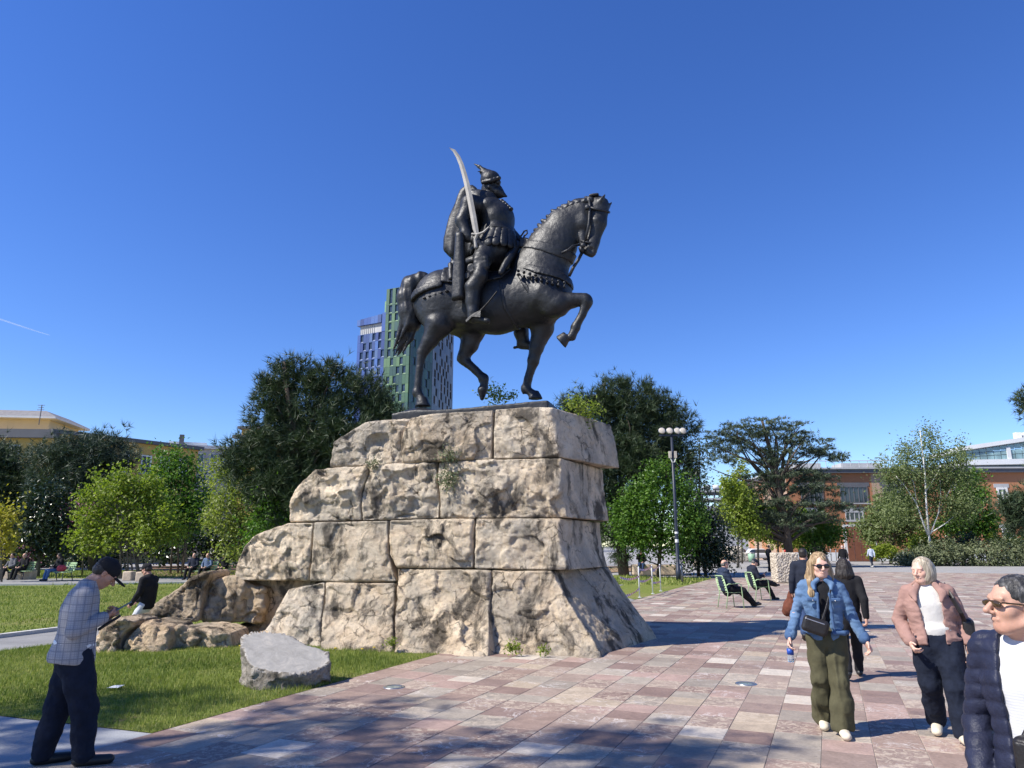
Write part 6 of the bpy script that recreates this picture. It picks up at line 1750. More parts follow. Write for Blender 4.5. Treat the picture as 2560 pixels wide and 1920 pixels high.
M_shoe = simple('black shoe', (.015, .015, .016), .5, .2); M_shoew = simple('cream trainer', (.62, .55, .42), .7, .1, 20, bump=.003); M_lens_d = glass_mat('dark sunglass lens', (.010, .010, .012), .06, .7); M_leather = simple('black leather', (.016, .014, .014), .42, .2, 30, bump=.003)
SKINSET = lambda m: [m, M_lip, M_eye, M_iris]

def V3(*a): return np.array(a, np.float32)
def rotM(yaw=0, pitch=0, roll=0):
    return np.array(Matrix.Rotation(R(yaw), 3, 'Z') @ Matrix.Rotation(R(pitch), 3, 'X') @ Matrix.Rotation(R(roll), 3, 'Y'), np.float32)
def add_head(s, c, M, k=1.0, fem=False, beard=0):
    w = lambda x, y, z: c + M @ V3(x * k, y * k, z * k)
    E = lambda p, r, kk=.02, mat=0, op='u': s.ell(w(*p), [q * k for q in r], kk * k, mat, op, M)
    E((0, -.012, .038), (.073, .095, .083)); E((0, .022, -.035), (.058 if not fem else .054, .068, .078), .03)
    E((0, .055, -.088), (.026 if not fem else .021, .024, .022), .03)
    for sx in (-1, 1):
        E((sx * .043, .052, -.020), (.019, .020, .020), .03)
        s.cone(w(sx * .066, -.005, -.06), w(sx * .022, .052, -.092), .016 * k, .014 * k, .03 * k)
    s.cone(w(-.034, .076, .026), w(.034, .076, .026), .014 * k, .014 * k, .02 * k)
    for sx in (-1, 1): E((sx * .031, .090, .002), (.017, .012, .011), .012, 0, 's')
    s.cone(w(0, .083, .018), w(0, .110 if fem else .116, -.026), .009 * k, (.0115 if fem else .0135) * k, .009 * k)
    for sx in (-1, 1): E((sx * .0125, .097, -.033), (.009, .011, .008), .006)
    for sx in (-1, 1):
        E((sx * .031, .076, .002), (.0135, .0125, .0115), .002, 2); E((sx * .031, .0862, .002), (.0085, .0045, .0075), .001, 3)
        s.cone(w(sx * .050, .079, .026), w(sx * .016, .0905, .024), .0055 * k, .006 * k, .003 * k, 3)
        s.cone(w(sx * .044, .080, .0125), w(sx * .018, .085, .0125), .0035 * k, .0035 * k, .003 * k, 0)
    s.cone(w(-.021, .083, -.0585), w(.021, .083, -.0585), .0062 * k, .0062 * k, .004 * k, 1); s.cone(w(0, .0895, -.0555), w(0, .0895, -.0620), .0066 * k, .0066 * k, .004 * k, 1)
    E((0, .086, -.047), (.010, .006, .006), .006)
    for sx in (-1, 1):
        E((sx * .074, -.006, -.002), (.009, .018, .030), .008); E((sx * .081, -.001, 0), (.006, .010, .018), .005, 0, 's')
def add_hand(s, wr, d, n, th, curl=.4, r=.0082, k=1.0):
    d = d / np.linalg.norm(d); n = n - d * (n @ d); n = n / np.linalg.norm(n); th = th - d * (th @ d) - n * (th @ n); th = th / (np.linalg.norm(th) + 1e-6)
    s.cone(wr - d * .02, wr + d * .03 * k, .026, .030, .02, flat=(n, .7))
    s.cone(wr + d * .03 * k + th * .012, wr + d * .082 * k + th * .014, .026, .026, .015, flat=(n, .55)); s.cone(wr + d * .03 * k - th * .014, wr + d * .078 * k - th * .018, .024, .022, .015, flat=(n, .55))
    for i, (o, L) in enumerate(((.031, .072), (.011, .080), (-.010, .075), (-.030, .060))):
        p = wr + d * (.082 - .004 * abs(i - 1)) * k + th * o * k; a = .15 + .05 * i
        for f, rr in ((.45, 1.0), (.30, .92), (.25, .82)):
            a += curl * 1.1; q = p + (d * math.cos(a) + n * math.sin(a)) * L * f * k
            s.cone(p, q, r * rr, r * rr * .93, .004); p = q
    p = wr + d * .022 * k + th * .026 * k; q = p + (d * .62 + th * .66 + n * .35) * .042 * k; q2 = q + (d * .85 + th * .15 + n * (.2 + .5 * curl)) * .034 * k
    s.cone(p, q, r * 1.45, r * 1.12, .012); s.cone(q, q2, r * 1.1, r * .9, .004)

STAND = dict(pel=(0, 0, .95), wai=(0, 0, 1.10), che=(0, 0, 1.29), nek=(0, -.015, 1.47), hea=(0, .025, 1.625),
             shR=(.175, -.015, 1.415), elR=(.235, -.03, 1.13), wrR=(.245, .07, .89), shL=(-.175, -.015, 1.415), elL=(-.235, -.03, 1.13), wrL=(-.245, .07, .89),
             hipR=(.092, 0, .90), knR=(.10, .03, .49), anR=(.105, -.03, .09), hipL=(-.092, 0, .90), knL=(-.10, .03, .49), anL=(-.105, -.03, .09), toR=(.13, .15, .035), toL=(-.13, .15, .035))
WALK = dict(STAND, knR=(.095, .16, .50), anR=(.10, .24, .10), toR=(.11, .42, .06), knL=(-.095, -.04, .49), anL=(-.10, -.34, .16), toL=(-.11, -.20, .04), elR=(.235, -.12, 1.15), wrR=(.24, -.10, .90), elL=(-.235, .03, 1.14), wrL=(-.235, .20, .94))
SIT = dict(pel=(0, -.10, .53), wai=(0, -.16, .68), che=(0, -.19, .87), nek=(0, -.17, 1.05), hea=(0, -.11, 1.20), shR=(.175, -.18, 1.0), elR=(.24, -.10, .73), wrR=(.14, .12, .62), shL=(-.175, -.18, 1.0), elL=(-.24, -.10, .73), wrL=(-.12, .13, .62),
           hipR=(.10, -.08, .51), knR=(.12, .34, .50), anR=(.11, .42, .10), toR=(.13, .58, .04), hipL=(-.10, -.08, .51), knL=(-.12, .34, .50), anL=(-.11, .42, .10), toL=(-.13, .58, .04))
def wrinkle(amp=.006, f=9.0, sx=(1, 1, .6), seed=0.0):
    sx = np.array(sx, np.float32)
    return lambda V, N: N * (amp * (fbm(V * f * sx + seed, 3, ridged=True) - .35) + amp * .9 * fbm(V * f * .45 + seed, 2))[:, None]
def person(label, loc, rz, pose=STAND, s=1.0, vb=.012, vc=.016, skin=M_skin, yaw=0, pitch=0, roll=0, hair='short', hmat=H_dark, top=M_navy, trous=M_jean, shoe=M_shoe, girth=1.0, hem=-.06, legr=(.095, .072, .060), sleeve=(.075, .058, .046), shirt=None, open_=0.0, fem=False, glasses=None, group=None, capm=None, curl=.4, tdisp=None, ldisp=None, hemflare=0.0, collar=True, fwd=None, bare=0.0, hemz=None, handn=None, legcut=None, jname='jacket'):
    J = {k: np.array(v, np.float32) * s for k, v in pose.items()}
    F = V3(0, 1, 0) if fwd is None else V3(*fwd)
    t = empty('person', loc, rz, label, 'person', group)
    M = rotM(yaw, pitch, roll)
    up = J['nek'] - J['pel']; up /= np.linalg.norm(up)
    # body: one continuous surface under the clothes
    b = SDF(vb)
    add_head(b, J['hea'], M, s, fem)
    b.cone(J['hea'] + M @ V3(0, -.022, -.055) * s, J['nek'] + V3(0, 0, -.03), .052 * s * (.86 if fem else 1), .062 * s, .03)
    b.cone(J['nek'], J['che'], .075 * s, .11 * s, .05, flat=(F, .7)); b.cone(J['che'], J['wai'], .11 * s, .10 * s, .05, flat=(F, .7)); b.cone(J['wai'], J['pel'], .10 * s, .11 * s, .05, flat=(F, .7))
    for S in 'RL':
        sx = 1 if S == 'R' else -1
        b.cone(J['nek'] + V3(0, 0, -.05), J['sh' + S], .05 * s, .05 * s, .03); b.chain([J['sh' + S], J['el' + S], J['wr' + S]], [.045 * s, .036 * s, .026 * s], .02)
        b.chain([J['hip' + S], J['kn' + S], J['an' + S]], [.07 * s, .05 * s, .035 * s], .03)
        d = J['wr' + S] - J['el' + S]; nn = V3(-sx, .25, 0) if handn is None else V3(*handn[S])
        add_hand(b, J['wr' + S] + d / np.linalg.norm(d) * .015, d, nn, V3(0, 1, .1) if handn is None else V3(*handn['t' + S]), curl, max(.0085, vb * .95), s)
    b.build('body', SKINSET(skin), t)
    # trousers
    g = girth
    p = SDF(vc)
    p.cone(J['pel'] + up * .03 * s, (J['hipR'] + J['hipL']) / 2 - up * .02 * s, .150 * s * g, .160 * s * g, .05, flat=(F, .78))
    for S in 'RL':
        h, kn, an = J['hip' + S], J['kn' + S], J['an' + S]
        p.chain([h, h * .5 + kn * .5, kn, kn * .45 + an * .55, an], [legr[0] * s * g * 1.02, (legr[0] * .52 + legr[1] * .5) * s * g, legr[1] * s * g, (legr[1] * .4 + legr[2] * .62) * s, legr[2] * s], .035)
    if legcut is not None: p.box((0, 0, legcut - 1), (4, 4, 2), .0, .005, op='s')
    p.build('trousers', trous, t, ldisp or wrinkle(.016 if vc < .014 else .008, 7, (1, 1, .7), 3.1))
    for S in 'RL':
        an, to = J['an' + S], J['to' + S]; d = to - an; d = d / np.linalg.norm(d); dh = V3(d[0], d[1], 0); dh /= np.linalg.norm(dh) + 1e-6
        q = SDF(vc * .8)
        heel = an + V3(0, 0, -.045 * s) - dh * .035 * s
        q.cone(heel, to, .046 * s, .038 * s, .03, flat=((0, 0, 1), .85)); q.cone(an + V3(0, 0, -.01), heel + dh * .07 * s, .045 * s, .04 * s, .03); q.cone(heel * .4 + to * .6, to, .042 * s, .038 * s, .02, flat=((0, 0, 1), .75))
        q.box((0, 0, -.5), (6, 6, 1.0), .0, .004, op='s')
        q.build('shoe', shoe, t)
    # upper garment
    def torso(q, gr, hemd, sl):
        q.cone(J['pel'] + up * hemd * s, J['wai'], (.168 + hemflare) * s * g + gr, .160 * s * g + gr, .05, flat=(F, .76)); q.cone(J['wai'], J['che'], .160 * s * g + gr, .185 * s * (g * .5 + .5) + gr, .06, flat=(F, .66))
        q.cone(J['che'], J['che'] * .45 + J['nek'] * .55, .185 * s * (g * .5 + .5) + gr, .135 * s + gr, .06, flat=(F, .68)); q.cone(J['che'] * .4 + J['nek'] * .6, J['nek'] - up * .005 * s, .125 * s + gr, .070 * s + gr, .06, flat=(F, .8))
        for S in 'RL':
            q.cone(J['nek'] - up * .05 * s, J['sh' + S], .065 * s + gr, sl[0] * s, .05)
            if sl[1]: q.chain([J['sh' + S], J['sh' + S] * .5 + J['el' + S] * .5, J['el' + S], J['wr' + S]], [sl[0] * s, (sl[0] + sl[1]) / 2 * s, sl[1] * s, sl[2] * s], .012)
    td = tdisp or wrinkle(.009 if vc < .014 else .007, 8, (1, 1, .6), 1.7)
    if shirt is not None:
        q = SDF(vc); torso(q, -.024, hem + .10, (sleeve[0] * .8, 0, 0)); q.build('shirt', shirt, t, wrinkle(.005, 7, (1, 1, .6), 5.5))
    q = SDF(vc); torso(q, .004 if shirt is not None else .002, hem, sleeve)
    hz = J['pel'] + up * (hem - .05) * s
    Mt = np.array(Vector(up).to_track_quat('Z', 'Y').to_matrix(), np.float32)
    q.box(hz - up * .5, (1.6, 1.6, 1.0), .0, .008, op='s', M=Mt)
    if open_:
        mid = (J['pel'] + J['che']) / 2 + F * .18
        q.func(lambda X: np.maximum(np.abs((X - mid) @ np.cross(F, up)) - open_ * (1 + .25 * ((X - mid) @ up) / .3), -((X - mid + F * .16) @ F)), mid - .6, mid + .6, .01, op='s')
    if collar:
        for k in range(10):
            a = R(-125 + k * 250 / 9) + math.pi
            dv = np.cross(F, up) * math.sin(a) * .074 + F * math.cos(a) * -.074 * -1
            q.cone(J['nek'] + dv * s * .92 + up * .005, J['nek'] + dv * s * 1.0 + up * .04 * s, .017 * s, .012 * s, .02)
    q.build(jname, top, t, td)
    # hair and headgear
    w = lambda x, y, z: J['hea'] + M @ V3(x, y, z) * s
    if hair:
        a = SDF(max(vb * .8, .006))
        E = lambda p_, r_, kk=.015, op='u': a.ell(w(*p_), [q_ * s for q_ in r_], kk, 0, op, M)
        E((0, -.020, .046), (.080, .098, .084))
        if hair == 'short':
            E((0, -.05, -.005), (.076, .062, .06)); E((0, .085, -.030), (.085, .075, .085), .01, 's'); E((0, .02, -.075), (.10, .08, .055), .01, 's')
        elif hair == 'bald':
            E((0, -.03, .075), (.068, .11, .07), .01, 's'); E((0, -.055, -.01), (.076, .055, .05)); E((0, .085, -.02), (.09, .085, .11), .01, 's'); E((0, -.03, .085), (.068, .10, .06), .01, 's')
        elif hair == 'long':
            E((0, .10, -.035), (.064, .075, .098), .012, 's')
            for sx in (-1, 1):
                a.chain([w(sx * .062, -.01, .03), w(sx * .083, -.015, -.06), w(sx * .095, .01, -.16), w(sx * .105, .045, -.25), w(sx * .10, .065, -.31)], [.035, .034, .036, .030, .012], .03)
                a.chain([w(sx * .05, -.06, 0), w(sx * .07, -.06, -.12), w(sx * .09, -.04, -.24)], [.05, .05, .035], .04)
            a.chain([w(0, -.075, .0), w(0, -.085, -.12), w(0, -.075, -.25)], [.06, .06, .04], .05)
        elif hair == 'bob':
            E((0, -.022, -.028), (.097, .098, .118), .03); E((0, .112, -.035), (.060, .085, .112), .012, 's'); a.box(w(0, 0, -.225), [.5 * s, .5 * s, .2 * s], .0, .01, op='s', M=M)
            for sx in ():
                a.chain([w(sx * .064, .0, .04), w(sx * .088, .008, -.04), w(sx * .092, .018, -.115)], [.036, .034, .026], .03)
                a.chain([w(sx * .04, .055, .085), w(sx * .070, .055, .03), w(sx * .080, .050, -.06), w(sx * .082, .045, -.11)], [.022, .024, .022, .014], .02)
                a.chain([w(sx * .05, -.06, 0), w(sx * .068, -.065, -.11)], [.055, .045], .04)
            a.chain([w(0, -.075, .0), w(0, -.08, -.12)], [.065, .05], .05)
        hd = lambda V, N: N * (.009 * perlin(np.stack([V[:, 0] * 75, V[:, 1] * 75, V[:, 2] * 6], 1)) + .008 * perlin(np.stack([V[:, 0] * 25, V[:, 1] * 25, V[:, 2] * 4], 1)))[:, None]
        if hair == 'bob': hd = lambda V, N: N * (.004 * perlin(np.stack([V[:, 0] * 85, V[:, 1] * 85, V[:, 2] * 3], 1)))[:, None]
        if hair == 'short': hd = lambda V, N: N * (.003 * perlin(V * np.array([110, 60, 60], np.float32)) + .003 * fbm(V * 35, 2))[:, None]
        a.build('hair', hmat, t, hd if vb < .014 else None)
    if capm is not None:
        a = SDF(max(vb * .8, .006))
        a.ell(w(0, -.012, .045), [q_ * s for q_ in (.086, .106, .088)], .01, 0, 'u', M)
        a.box(w(0, 0, -.165), [.4 * s, .4 * s, .36 * s], .0, .01, op='s', M=M)
        a.ell(w(0, .125, .022), [q_ * s for q_ in (.068, .075, .012)], .012, 0, 'u', M)
        a.ell(w(0, -.012, .134), (.009, .009, .006), .004, 0, 'u', M)
        a.build('cap', capm, t)
    if glasses is not None:
        a = SDF(.004)
        for sx in (-1, 1):
            a.ell(w(sx * .034, .094, .003), [q_ * s for q_ in (.031, .009, .021 if fem else .0145)], .004, 0, 'u', M); a.cone(w(sx * .062, .086, .010), w(sx * .080, -.01, .010), .0045 * s, .004 * s, .003)
        a.cone(w(-.03, .098, .012), w(.03, .098, .012), .005 * s, .005 * s, .003)
        a.build('sunglasses', glasses, t)
    t['joints'] = 0; del t['joints']
    return t, J, M
def local_to_world(t, p): return Matrix.Translation(t.location) @ Matrix.Rotation(t.rotation_euler.z, 4, 'Z') @ Vector([float(q) for q in p])

# --- man in a checked blazer bent over his phone, left foreground (walks to the right)
t = NT('checked blazer'); v_ = t.coord('Object'); sx_ = t.node('ShaderNodeSeparateXYZ'); t.l.new(v_, sx_.inputs[0])
def lines(ch, per, wdt): return t.math('LESS_THAN', t.math('FRACT', t.math('DIVIDE', t.math('ADD', sx_.outputs[ch], 5.0), per)), wdt)
big = t.math('MAXIMUM', lines(1, .052, .12), lines(2, .060, .11)); sm = t.math('MAXIMUM', lines(1, .0165, .3), lines(2, .0165, .3))
c_ = t.mix(t.math('MULTIPLY', sm, .28), (.34, .33, .335), (.13, .135, .16)); c_ = t.mix(t.math('MULTIPLY', big, .45), c_, (.06, .065, .11))
t.color(c_).rough(.95, .15); t.bump(t.noise(v_, 120, 3, .6), .002); M_blazer = t.m
BL = dict(pel=(0, -.05, .86), wai=(0, -.035, .99), che=(0, -.035, 1.17), nek=(0, .005, 1.37), hea=(0, .115, 1.475), shR=(.175, -.015, 1.30), elR=(.275, -.055, 1.04), wrR=(.095, .135, 1.12), shL=(-.175, -.015, 1.30), elL=(-.25, -.03, 1.04), wrL=(-.06, .16, 1.11),
          hipR=(.09, -.02, .82), knR=(.10, .08, .44), anR=(.10, .12, .085), toR=(.12, .30, .035), hipL=(-.09, -.02, .82), knL=(-.10, -.10, .44), anL=(-.10, -.17, .085), toL=(-.12, .01, .035))
bl_loc = G(163, 1912)
pb, J, M = person('man in a grey checked blazer and black cap, head bowed over a phone', (bl_loc.x, bl_loc.y, 0), R(-61), BL, 1.0, .0068, .0095, M_skin2, 0, -42, 0, 'short', H_dark, M_blazer, M_jean, M_shoe, 1.12, -.03, (.104, .086, .074), (.074, .062, .048), shirt=M_white, open_=.035, capm=M_black, hemflare=.035, curl=.75, handn=dict(R=(-.5, .3, .6), tR=(-.2, .7, .5), L=(.5, .3, .6), tL=(.2, .7, .5)), tdisp=wrinkle(.006, 7, (1, 1, .5)), legcut=.035)
ph = local_to_world(pb, (0.01, .27, 1.195))
MP = Matrix.Rotation(R(-61), 3, 'Z') @ Matrix.Rotation(R(32), 3, 'X')
ph_o = tag(SDF(.004).box((0, 0, 0), (.078, .165, .010), .004).build('mobile_phone', glass_mat('phone glass', (.10, .13, .17), .08), loc=ph), 'pale-screened mobile phone in the hands of the blazer man', 'phone')
ph_o.rotation_euler = MP.to_euler()
pc = local_to_world(pb, (0.03, .19, 1.075))
pc_o = tag(SDF(.005).box((0, 0, 0), (.10, .19, .018), .006).build('wallet_case', M_leather, loc=pc), 'black wallet case held under the blazer man\'s phone', 'case')
pc_o.rotation_euler = (Matrix.Rotation(R(-61), 3, 'Z') @ Matrix.Rotation(R(35), 3, 'X')).to_euler()

# --- woman in a denim jacket, walking towards the camera
t = NT('washed denim'); v_ = t.coord('Object'); n_ = t.noise(v_, 5, 4, .55); n2_ = t.noise(v_, 160, 2, .7)
t.color(t.mix(.4, t.ramp(n_, [(.3, (.065, .12, .215)), (.5, (.10, .17, .285)), (.72, (.17, .255, .38))]), t.ramp(n2_, [(.3, .7), (.7, 1.3)]), 'MULTIPLY')).rough(.9, .2); t.bump(t.noise(v_, 60, 4, .7), .0015); M_denim = t.m
M_olive = cloth_mat('olive twill', (.078, .072, .040), .12, bscale=60, bump=.002)
DW = dict(WALK, pel=(0, 0, .90), wai=(0, 0, 1.03), che=(0, .0, 1.20), nek=(0, -.01, 1.375), hea=(0, .03, 1.515), shR=(.155, -.01, 1.315), elR=(.255, -.05, 1.06), wrR=(.315, .02, .86), shL=(-.155, -.01, 1.315), elL=(-.235, .0, 1.06), wrL=(-.325, .06, .85),
          hipR=(.085, 0, .86), knR=(.075, -.02, .47), anR=(.075, -.20, .10), toR=(.085, -.04, .04), hipL=(-.085, 0, .86), knL=(-.075, .08, .47), anL=(-.065, .08, .09), toL=(-.075, .26, .035))
dl = G(2088, 1833)
pd, J, M = person('young woman with long blond hair in a blue denim jacket and wide olive trousers', (dl.x, dl.y, 0), R(161), DW, 1.0, .0068, .0092, M_skin3, 14, -3, 0, 'long', H_blond, M_denim, M_olive, M_shoew, .84, -.02, (.106, .092, .094), (.058, .050, .043), shirt=M_black, open_=.045, fem=True, glasses=M_lens_d, curl=.45, legcut=.045, hemflare=.02, ldisp=lambda V, N: N * (.034 * (.35 - np.abs(perlin(np.stack([V[:, 0] * 11, V[:, 1] * 11, V[:, 2] * 1.4], 1))) * 1.6) + .010 * (fbm(V * np.array([7, 7, 4.5], np.float32), 3, ridged=True) - .35))[:, None], tdisp=wrinkle(.015, 9, (.7, .7, 1.5)))
# jacket details
M_seam = cloth_mat('denim seam', (.06, .11, .21), .2)
for sx in (-1, 1):
    SDF(.006).box((sx * .098, .152, 1.205), (.105, .022, .035), .008).build('pocket_flap', M_seam, pd)
    SDF(.006).ell((sx * .098, .166, 1.198), (.009, .006, .009)).build('button', M_chrome, pd)
    SDF(.007).chain([(sx * .052, .152, 1.26), (sx * .058, .158, 1.10), (sx * .066, .150, .92)], [.013, .013, .013], .01).build('placket', M_seam, pd)
    SDF(.007).chain([(sx * .035, .075, 1.385), (sx * .085, .075, 1.345), (sx * .075, .125, 1.30)], [.022, .026, .014], .02).build('collar', M_denim, pd)
    SDF(.008).cone((sx * .318 if sx > 0 else -.322, .015 if sx > 0 else .052, .885 if sx > 0 else .875), (sx * .326, .022 if sx > 0 else .06, .855), .050, .051).build('cuff', M_seam, pd)
SDF(.008).chain([(-.19, .02, .905), (-.15, .12, .905), (-.06, .155, .905)], [.02, .02, .02], .02).build('waistband', M_seam, pd)
SDF(.008).chain([(.19, .02, .905), (.15, .12, .905), (.07, .155, .905)], [.02, .02, .02], .02).build('waistband', M_seam, pd)
def place(root, pt): return local_to_world(root, pt)
bg = empty('crossbody_bag', place(pd, (.10, .20, .97)), R(161), 'small black crossbody bag on the denim-jacket woman', 'bag')
SDF(.006).box((0, 0, 0), (.23, .09, .15), .035, M=rotM(0, 0, -18)).build('pouch', M_leather, bg); SDF(.006).box((0, .045, .045), (.18, .012, .012), .005, M=rotM(0, 0, -18)).build('zip', M_chrome, bg)
MB().tube([(-.07, 0, .06), (-.115, -.02, .17), (-.16, -.05, .30), (-.20, -.12, .40)], .009, 6, flat=.5).build('strap', M_leather, bg)
wb = empty('water_bottle', place(pd, (.335, .035, .615)), 0, 'clear plastic water bottle with a blue label in the denim woman\'s hand', 'bottle')
tb_ = NT('clear plastic'); tb_.color((.75, .82, .88)).rough(.08, .5); tb_.b.inputs['Transmission Weight'].default_value = .85; tb_.b.inputs['IOR'].default_value = 1.25
MB().lathe((0, 0, 0), [(.026, 0), (.031, .01), (.031, .05), (.028, .06), (.031, .07), (.031, .13), (.027, .145), (.030, .155), (.022, .185), (.012, .205), (.012, .215)], 18).build('body', tb_.m, wb, True)
MB().lathe((0, 0, .068), [(.0318, 0), (.0318, .055)], 18).build('label', simple('blue label', (.02, .07, .35), .4), wb, True)
MB().lathe((0, 0, .212), [(.015, 0), (.015, .018), (.001, .019)], 14).build('bottle_cap', M_white, wb, True)

# --- woman in a dusty pink jacket
M_pink = cloth_mat('dusty pink cotton', (.31, .185, .155), .08, bscale=40, bump=.002); M_whites = cloth_mat('white knit', (.56, .54, .50), .05, bscale=50, bump=.003)
PW = dict(WALK, pel=(.0, 0, .89), wai=(.01, 0, 1.02), che=(.02, .0, 1.17), nek=(.03, -.01, 1.345), hea=(.045, .03, 1.475), shR=(.190, -.02, 1.28), elR=(.285, -.06, 1.01), wrR=(.215, .11, .84), shL=(-.135, -.02, 1.29), elL=(-.235, -.06, 1.02), wrL=(-.25, .02, .79),
          hipR=(.095, 0, .85), knR=(.085, -.04, .46), anR=(.075, -.26, .12), toR=(.085, -.09, .04), hipL=(-.095, 0, .85), knL=(-.105, .10, .46), anL=(-.115, .13, .10), toL=(-.14, .33, .06))
pl_ = G(2372, 1850)
pp_, J, M = person('woman with an ash blond bob in a dusty pink jacket over a white top', (pl_.x, pl_.y, 0), R(152), PW, 1.0, .0068, .0092, M_skin3, -34, -4, 0, 'bob', H_ash, M_pink, M_jean, M_shoew, 1.04, -.02, (.114, .088, .078), (.066, .058, .049), shirt=M_whites, open_=.085, fem=True, curl=.5, legcut=.05, hemflare=.03, tdisp=wrinkle(.015, 7, (.7, .7, 1.5), 2.2))
SDF(.008).chain([(.105, .07, 1.34), (.145, .10, 1.27), (.13, .15, 1.21)], [.028, .032, .015], .02, flat=((0, 1, 0), .5)).build('collar', M_pink, pp_); SDF(.008).chain([(-.045, .07, 1.35), (-.095, .11, 1.28), (-.075, .15, 1.21)], [.028, .032, .015], .02, flat=((0, 1, 0), .5)).build('collar', M_pink, pp_)
sbg = empty('shoulder_bag', place(pp_, (-.27, -.12, .93)), R(152), 'black shoulder bag behind the pink-jacket woman\'s arm', 'bag')
SDF(.009).box((0, 0, 0), (.10, .30, .24), .03).build('pouch', M_leather, sbg)
MB().tube([(.02, .12, .08), (.05, .22, .18), (.10, .21, .30), (.135, .13, .39), (.145, .03, .42), (.10, -.08, .36), (.03, -.10, .1)], .020, 6, flat=.35).build('strap', M_leather, sbg)

# --- man in a quilted jacket at the right edge, nearest the camera
M_puff = cloth_mat('navy quilted nylon', (.020, .023, .045), .2, .42, bscale=45, bump=.005)
M_tee = NT('ribbed white tee'); v_ = M_tee.coord('Object'); wv_ = M_tee.node('ShaderNodeTexWave'); wv_.bands_direction = 'Z'; wv_.inputs['Scale'].default_value = 28; wv_.inputs['Distortion'].default_value = 2.0; M_tee.l.new(v_, wv_.inputs['Vector']); M_tee.color((.52, .52, .53)).rough(.9, .2); M_tee.bump(wv_.outputs['Fac'], .0003); M_tee = M_tee.m
def quilt(per=.062, amp=.008, dirs=(0, 0, 1), slant=.25):
    def f(V, N):
        q = (V[:, 2] + slant * np.abs(V[:, 0]) * .6 + .004 * perlin(V * 9)) / per
        return N * (amp * (np.abs(np.sin(np.pi * q)) ** .6 - .6) + .006 * fbm(V * 16, 3))[:, None]
    return f
QM = dict(STAND, elR=(.275, -.06, 1.10), wrR=(.21, .10, .90), elL=(-.26, -.05, 1.12), wrL=(-.20, .12, .92), hea=(0.02, .035, 1.60))
# facing the camera, head turned to his right
ql = Vector((P(2576, 1600, 3.05).x, 3.05, -.14))
pq, J, M = person('man in sunglasses and a navy quilted jacket over a white tee, at the right edge', (ql.x, ql.y, ql.z), R(122), QM, 1.0, .0058, .0080, skin_mat('sun-browned skin', (.48, .28, .20)), -36, 5, 0, 'short', hair_mat('short dark grey hair', (.035, .033, .032), (.16, .155, .15)), M_puff, M_jean, M_shoe, 1.0, .0, (.105, .085, .072), (.070, .060, .050), shirt=M_tee, open_=.075, glasses=glass_mat('amber sunglass lens', (.05, .03, .012), .08, .6), curl=.5, tdisp=quilt(), hemflare=.02)
qb = empty('messenger_bag', place(pq, (-.10, .21, 1.0)), R(122), 'black messenger bag hanging in front of the quilted-jacket man', 'bag')
SDF(.007).box((0, 0, 0), (.23, .09, .28), .028).build('pouch', M_leather, qb); SDF(.006).box((0, .046, .06), (.20, .014, .13), .006).build('flap', M_leather, qb)
MB().tube([(.10, -.01, .12), (.06, -.06, .22), (-.01, -.12, .38), (-.06, -.24, .48)], .009, 6, flat=.4).build('strap', M_leather, qb)

# --- seated pair on the green chairs
M_puff2 = cloth_mat('dark blue padded jacket', (.022, .033, .062), .2, .6, bscale=30, bump=.01)
S1 = dict(SIT, knR=(.12, .34, .46), anR=(.11, .66, .11), toR=(.13, .84, .10), knL=(-.12, .36, .47), anL=(-.08, .74, .11), toL=(-.10, .92, .11))
person('grey-haired man in a padded navy jacket lounging on a garden chair', (ch1.x, ch1.y, 0), CH_RZ, S1, 1.0, .012, .015, M_skin, 0, 4, 0, 'bald', H_grey, M_puff2, M_black, M_shoe, 1.15, -.02, (.10, .085, .07), (.085, .07, .055), tdisp=quilt(.11, .012), curl=.5)
S2 = dict(SIT, knR=(.14, .30, .56), anR=(-.02, .62, .50), toR=(-.06, .78, .47), knL=(-.10, .36, .48), anL=(-.10, .58, .10), toL=(-.12, .76, .04), wrR=(.07, .17, .78), wrL=(-.05, .18, .76), hea=(0, -.06, 1.18))
p6, J, M = person('man in a dark cap reading his phone with crossed legs on a garden chair', (ch2.x, ch2.y, 0), CH_RZ, S2, 1.0, .012, .015, M_skin, 0, -24, 0, 'short', H_grey, M_navy, M_black, M_shoe, 1.08, -.02, (.10, .085, .065), capm=M_navy, curl=.7)
tag(SDF(.005).box((0, 0, 0), (.075, .15, .012), .004).build('mobile_phone', M_leather, loc=place(p6, (.01, .28, .85)), rot=(R(40), 0, CH_RZ)), 'black mobile phone in the hands of the seated man in the cap', 'phone')

# --- man walking away with a brown jacket over his arm
w7 = P(2018, 1500, 14.0)
BK = dict(WALK, wrL=(-.27, .02, .86), elL=(-.25, -.05, 1.12))
p7, J, M = person('man in a dark sweater walking away behind the denim woman', (w7.x, 14.0, 0), R(-22), BK, .95, .012, .015, M_skin2, -12, 0, 0, 'short', H_dark, M_navy, M_jean2, M_shoe, 1.22, -.03, (.105, .082, .068), (.085, .068, .05))
jb = SDF(.016); jb.cone((0, 0, 0), (-.03, .0, -.26), .05, .13, .04, flat=((0, 1, 0), .7)); jb.cone((-.03, 0, -.26), (.06, 0, -.46), .12, .04, .05); jb.cone((-.02, .02, -.2), (-.11, .02, -.34), .1, .07, .04)
tag(jb.build('folded_jacket', cloth_mat('rust brown jacket', (.13, .045, .028), .2), None, wrinkle(.02, 8), loc=place(p7, (-.28, .05, .82))), 'rust brown jacket dangling from the walking man\'s hand', 'jacket')

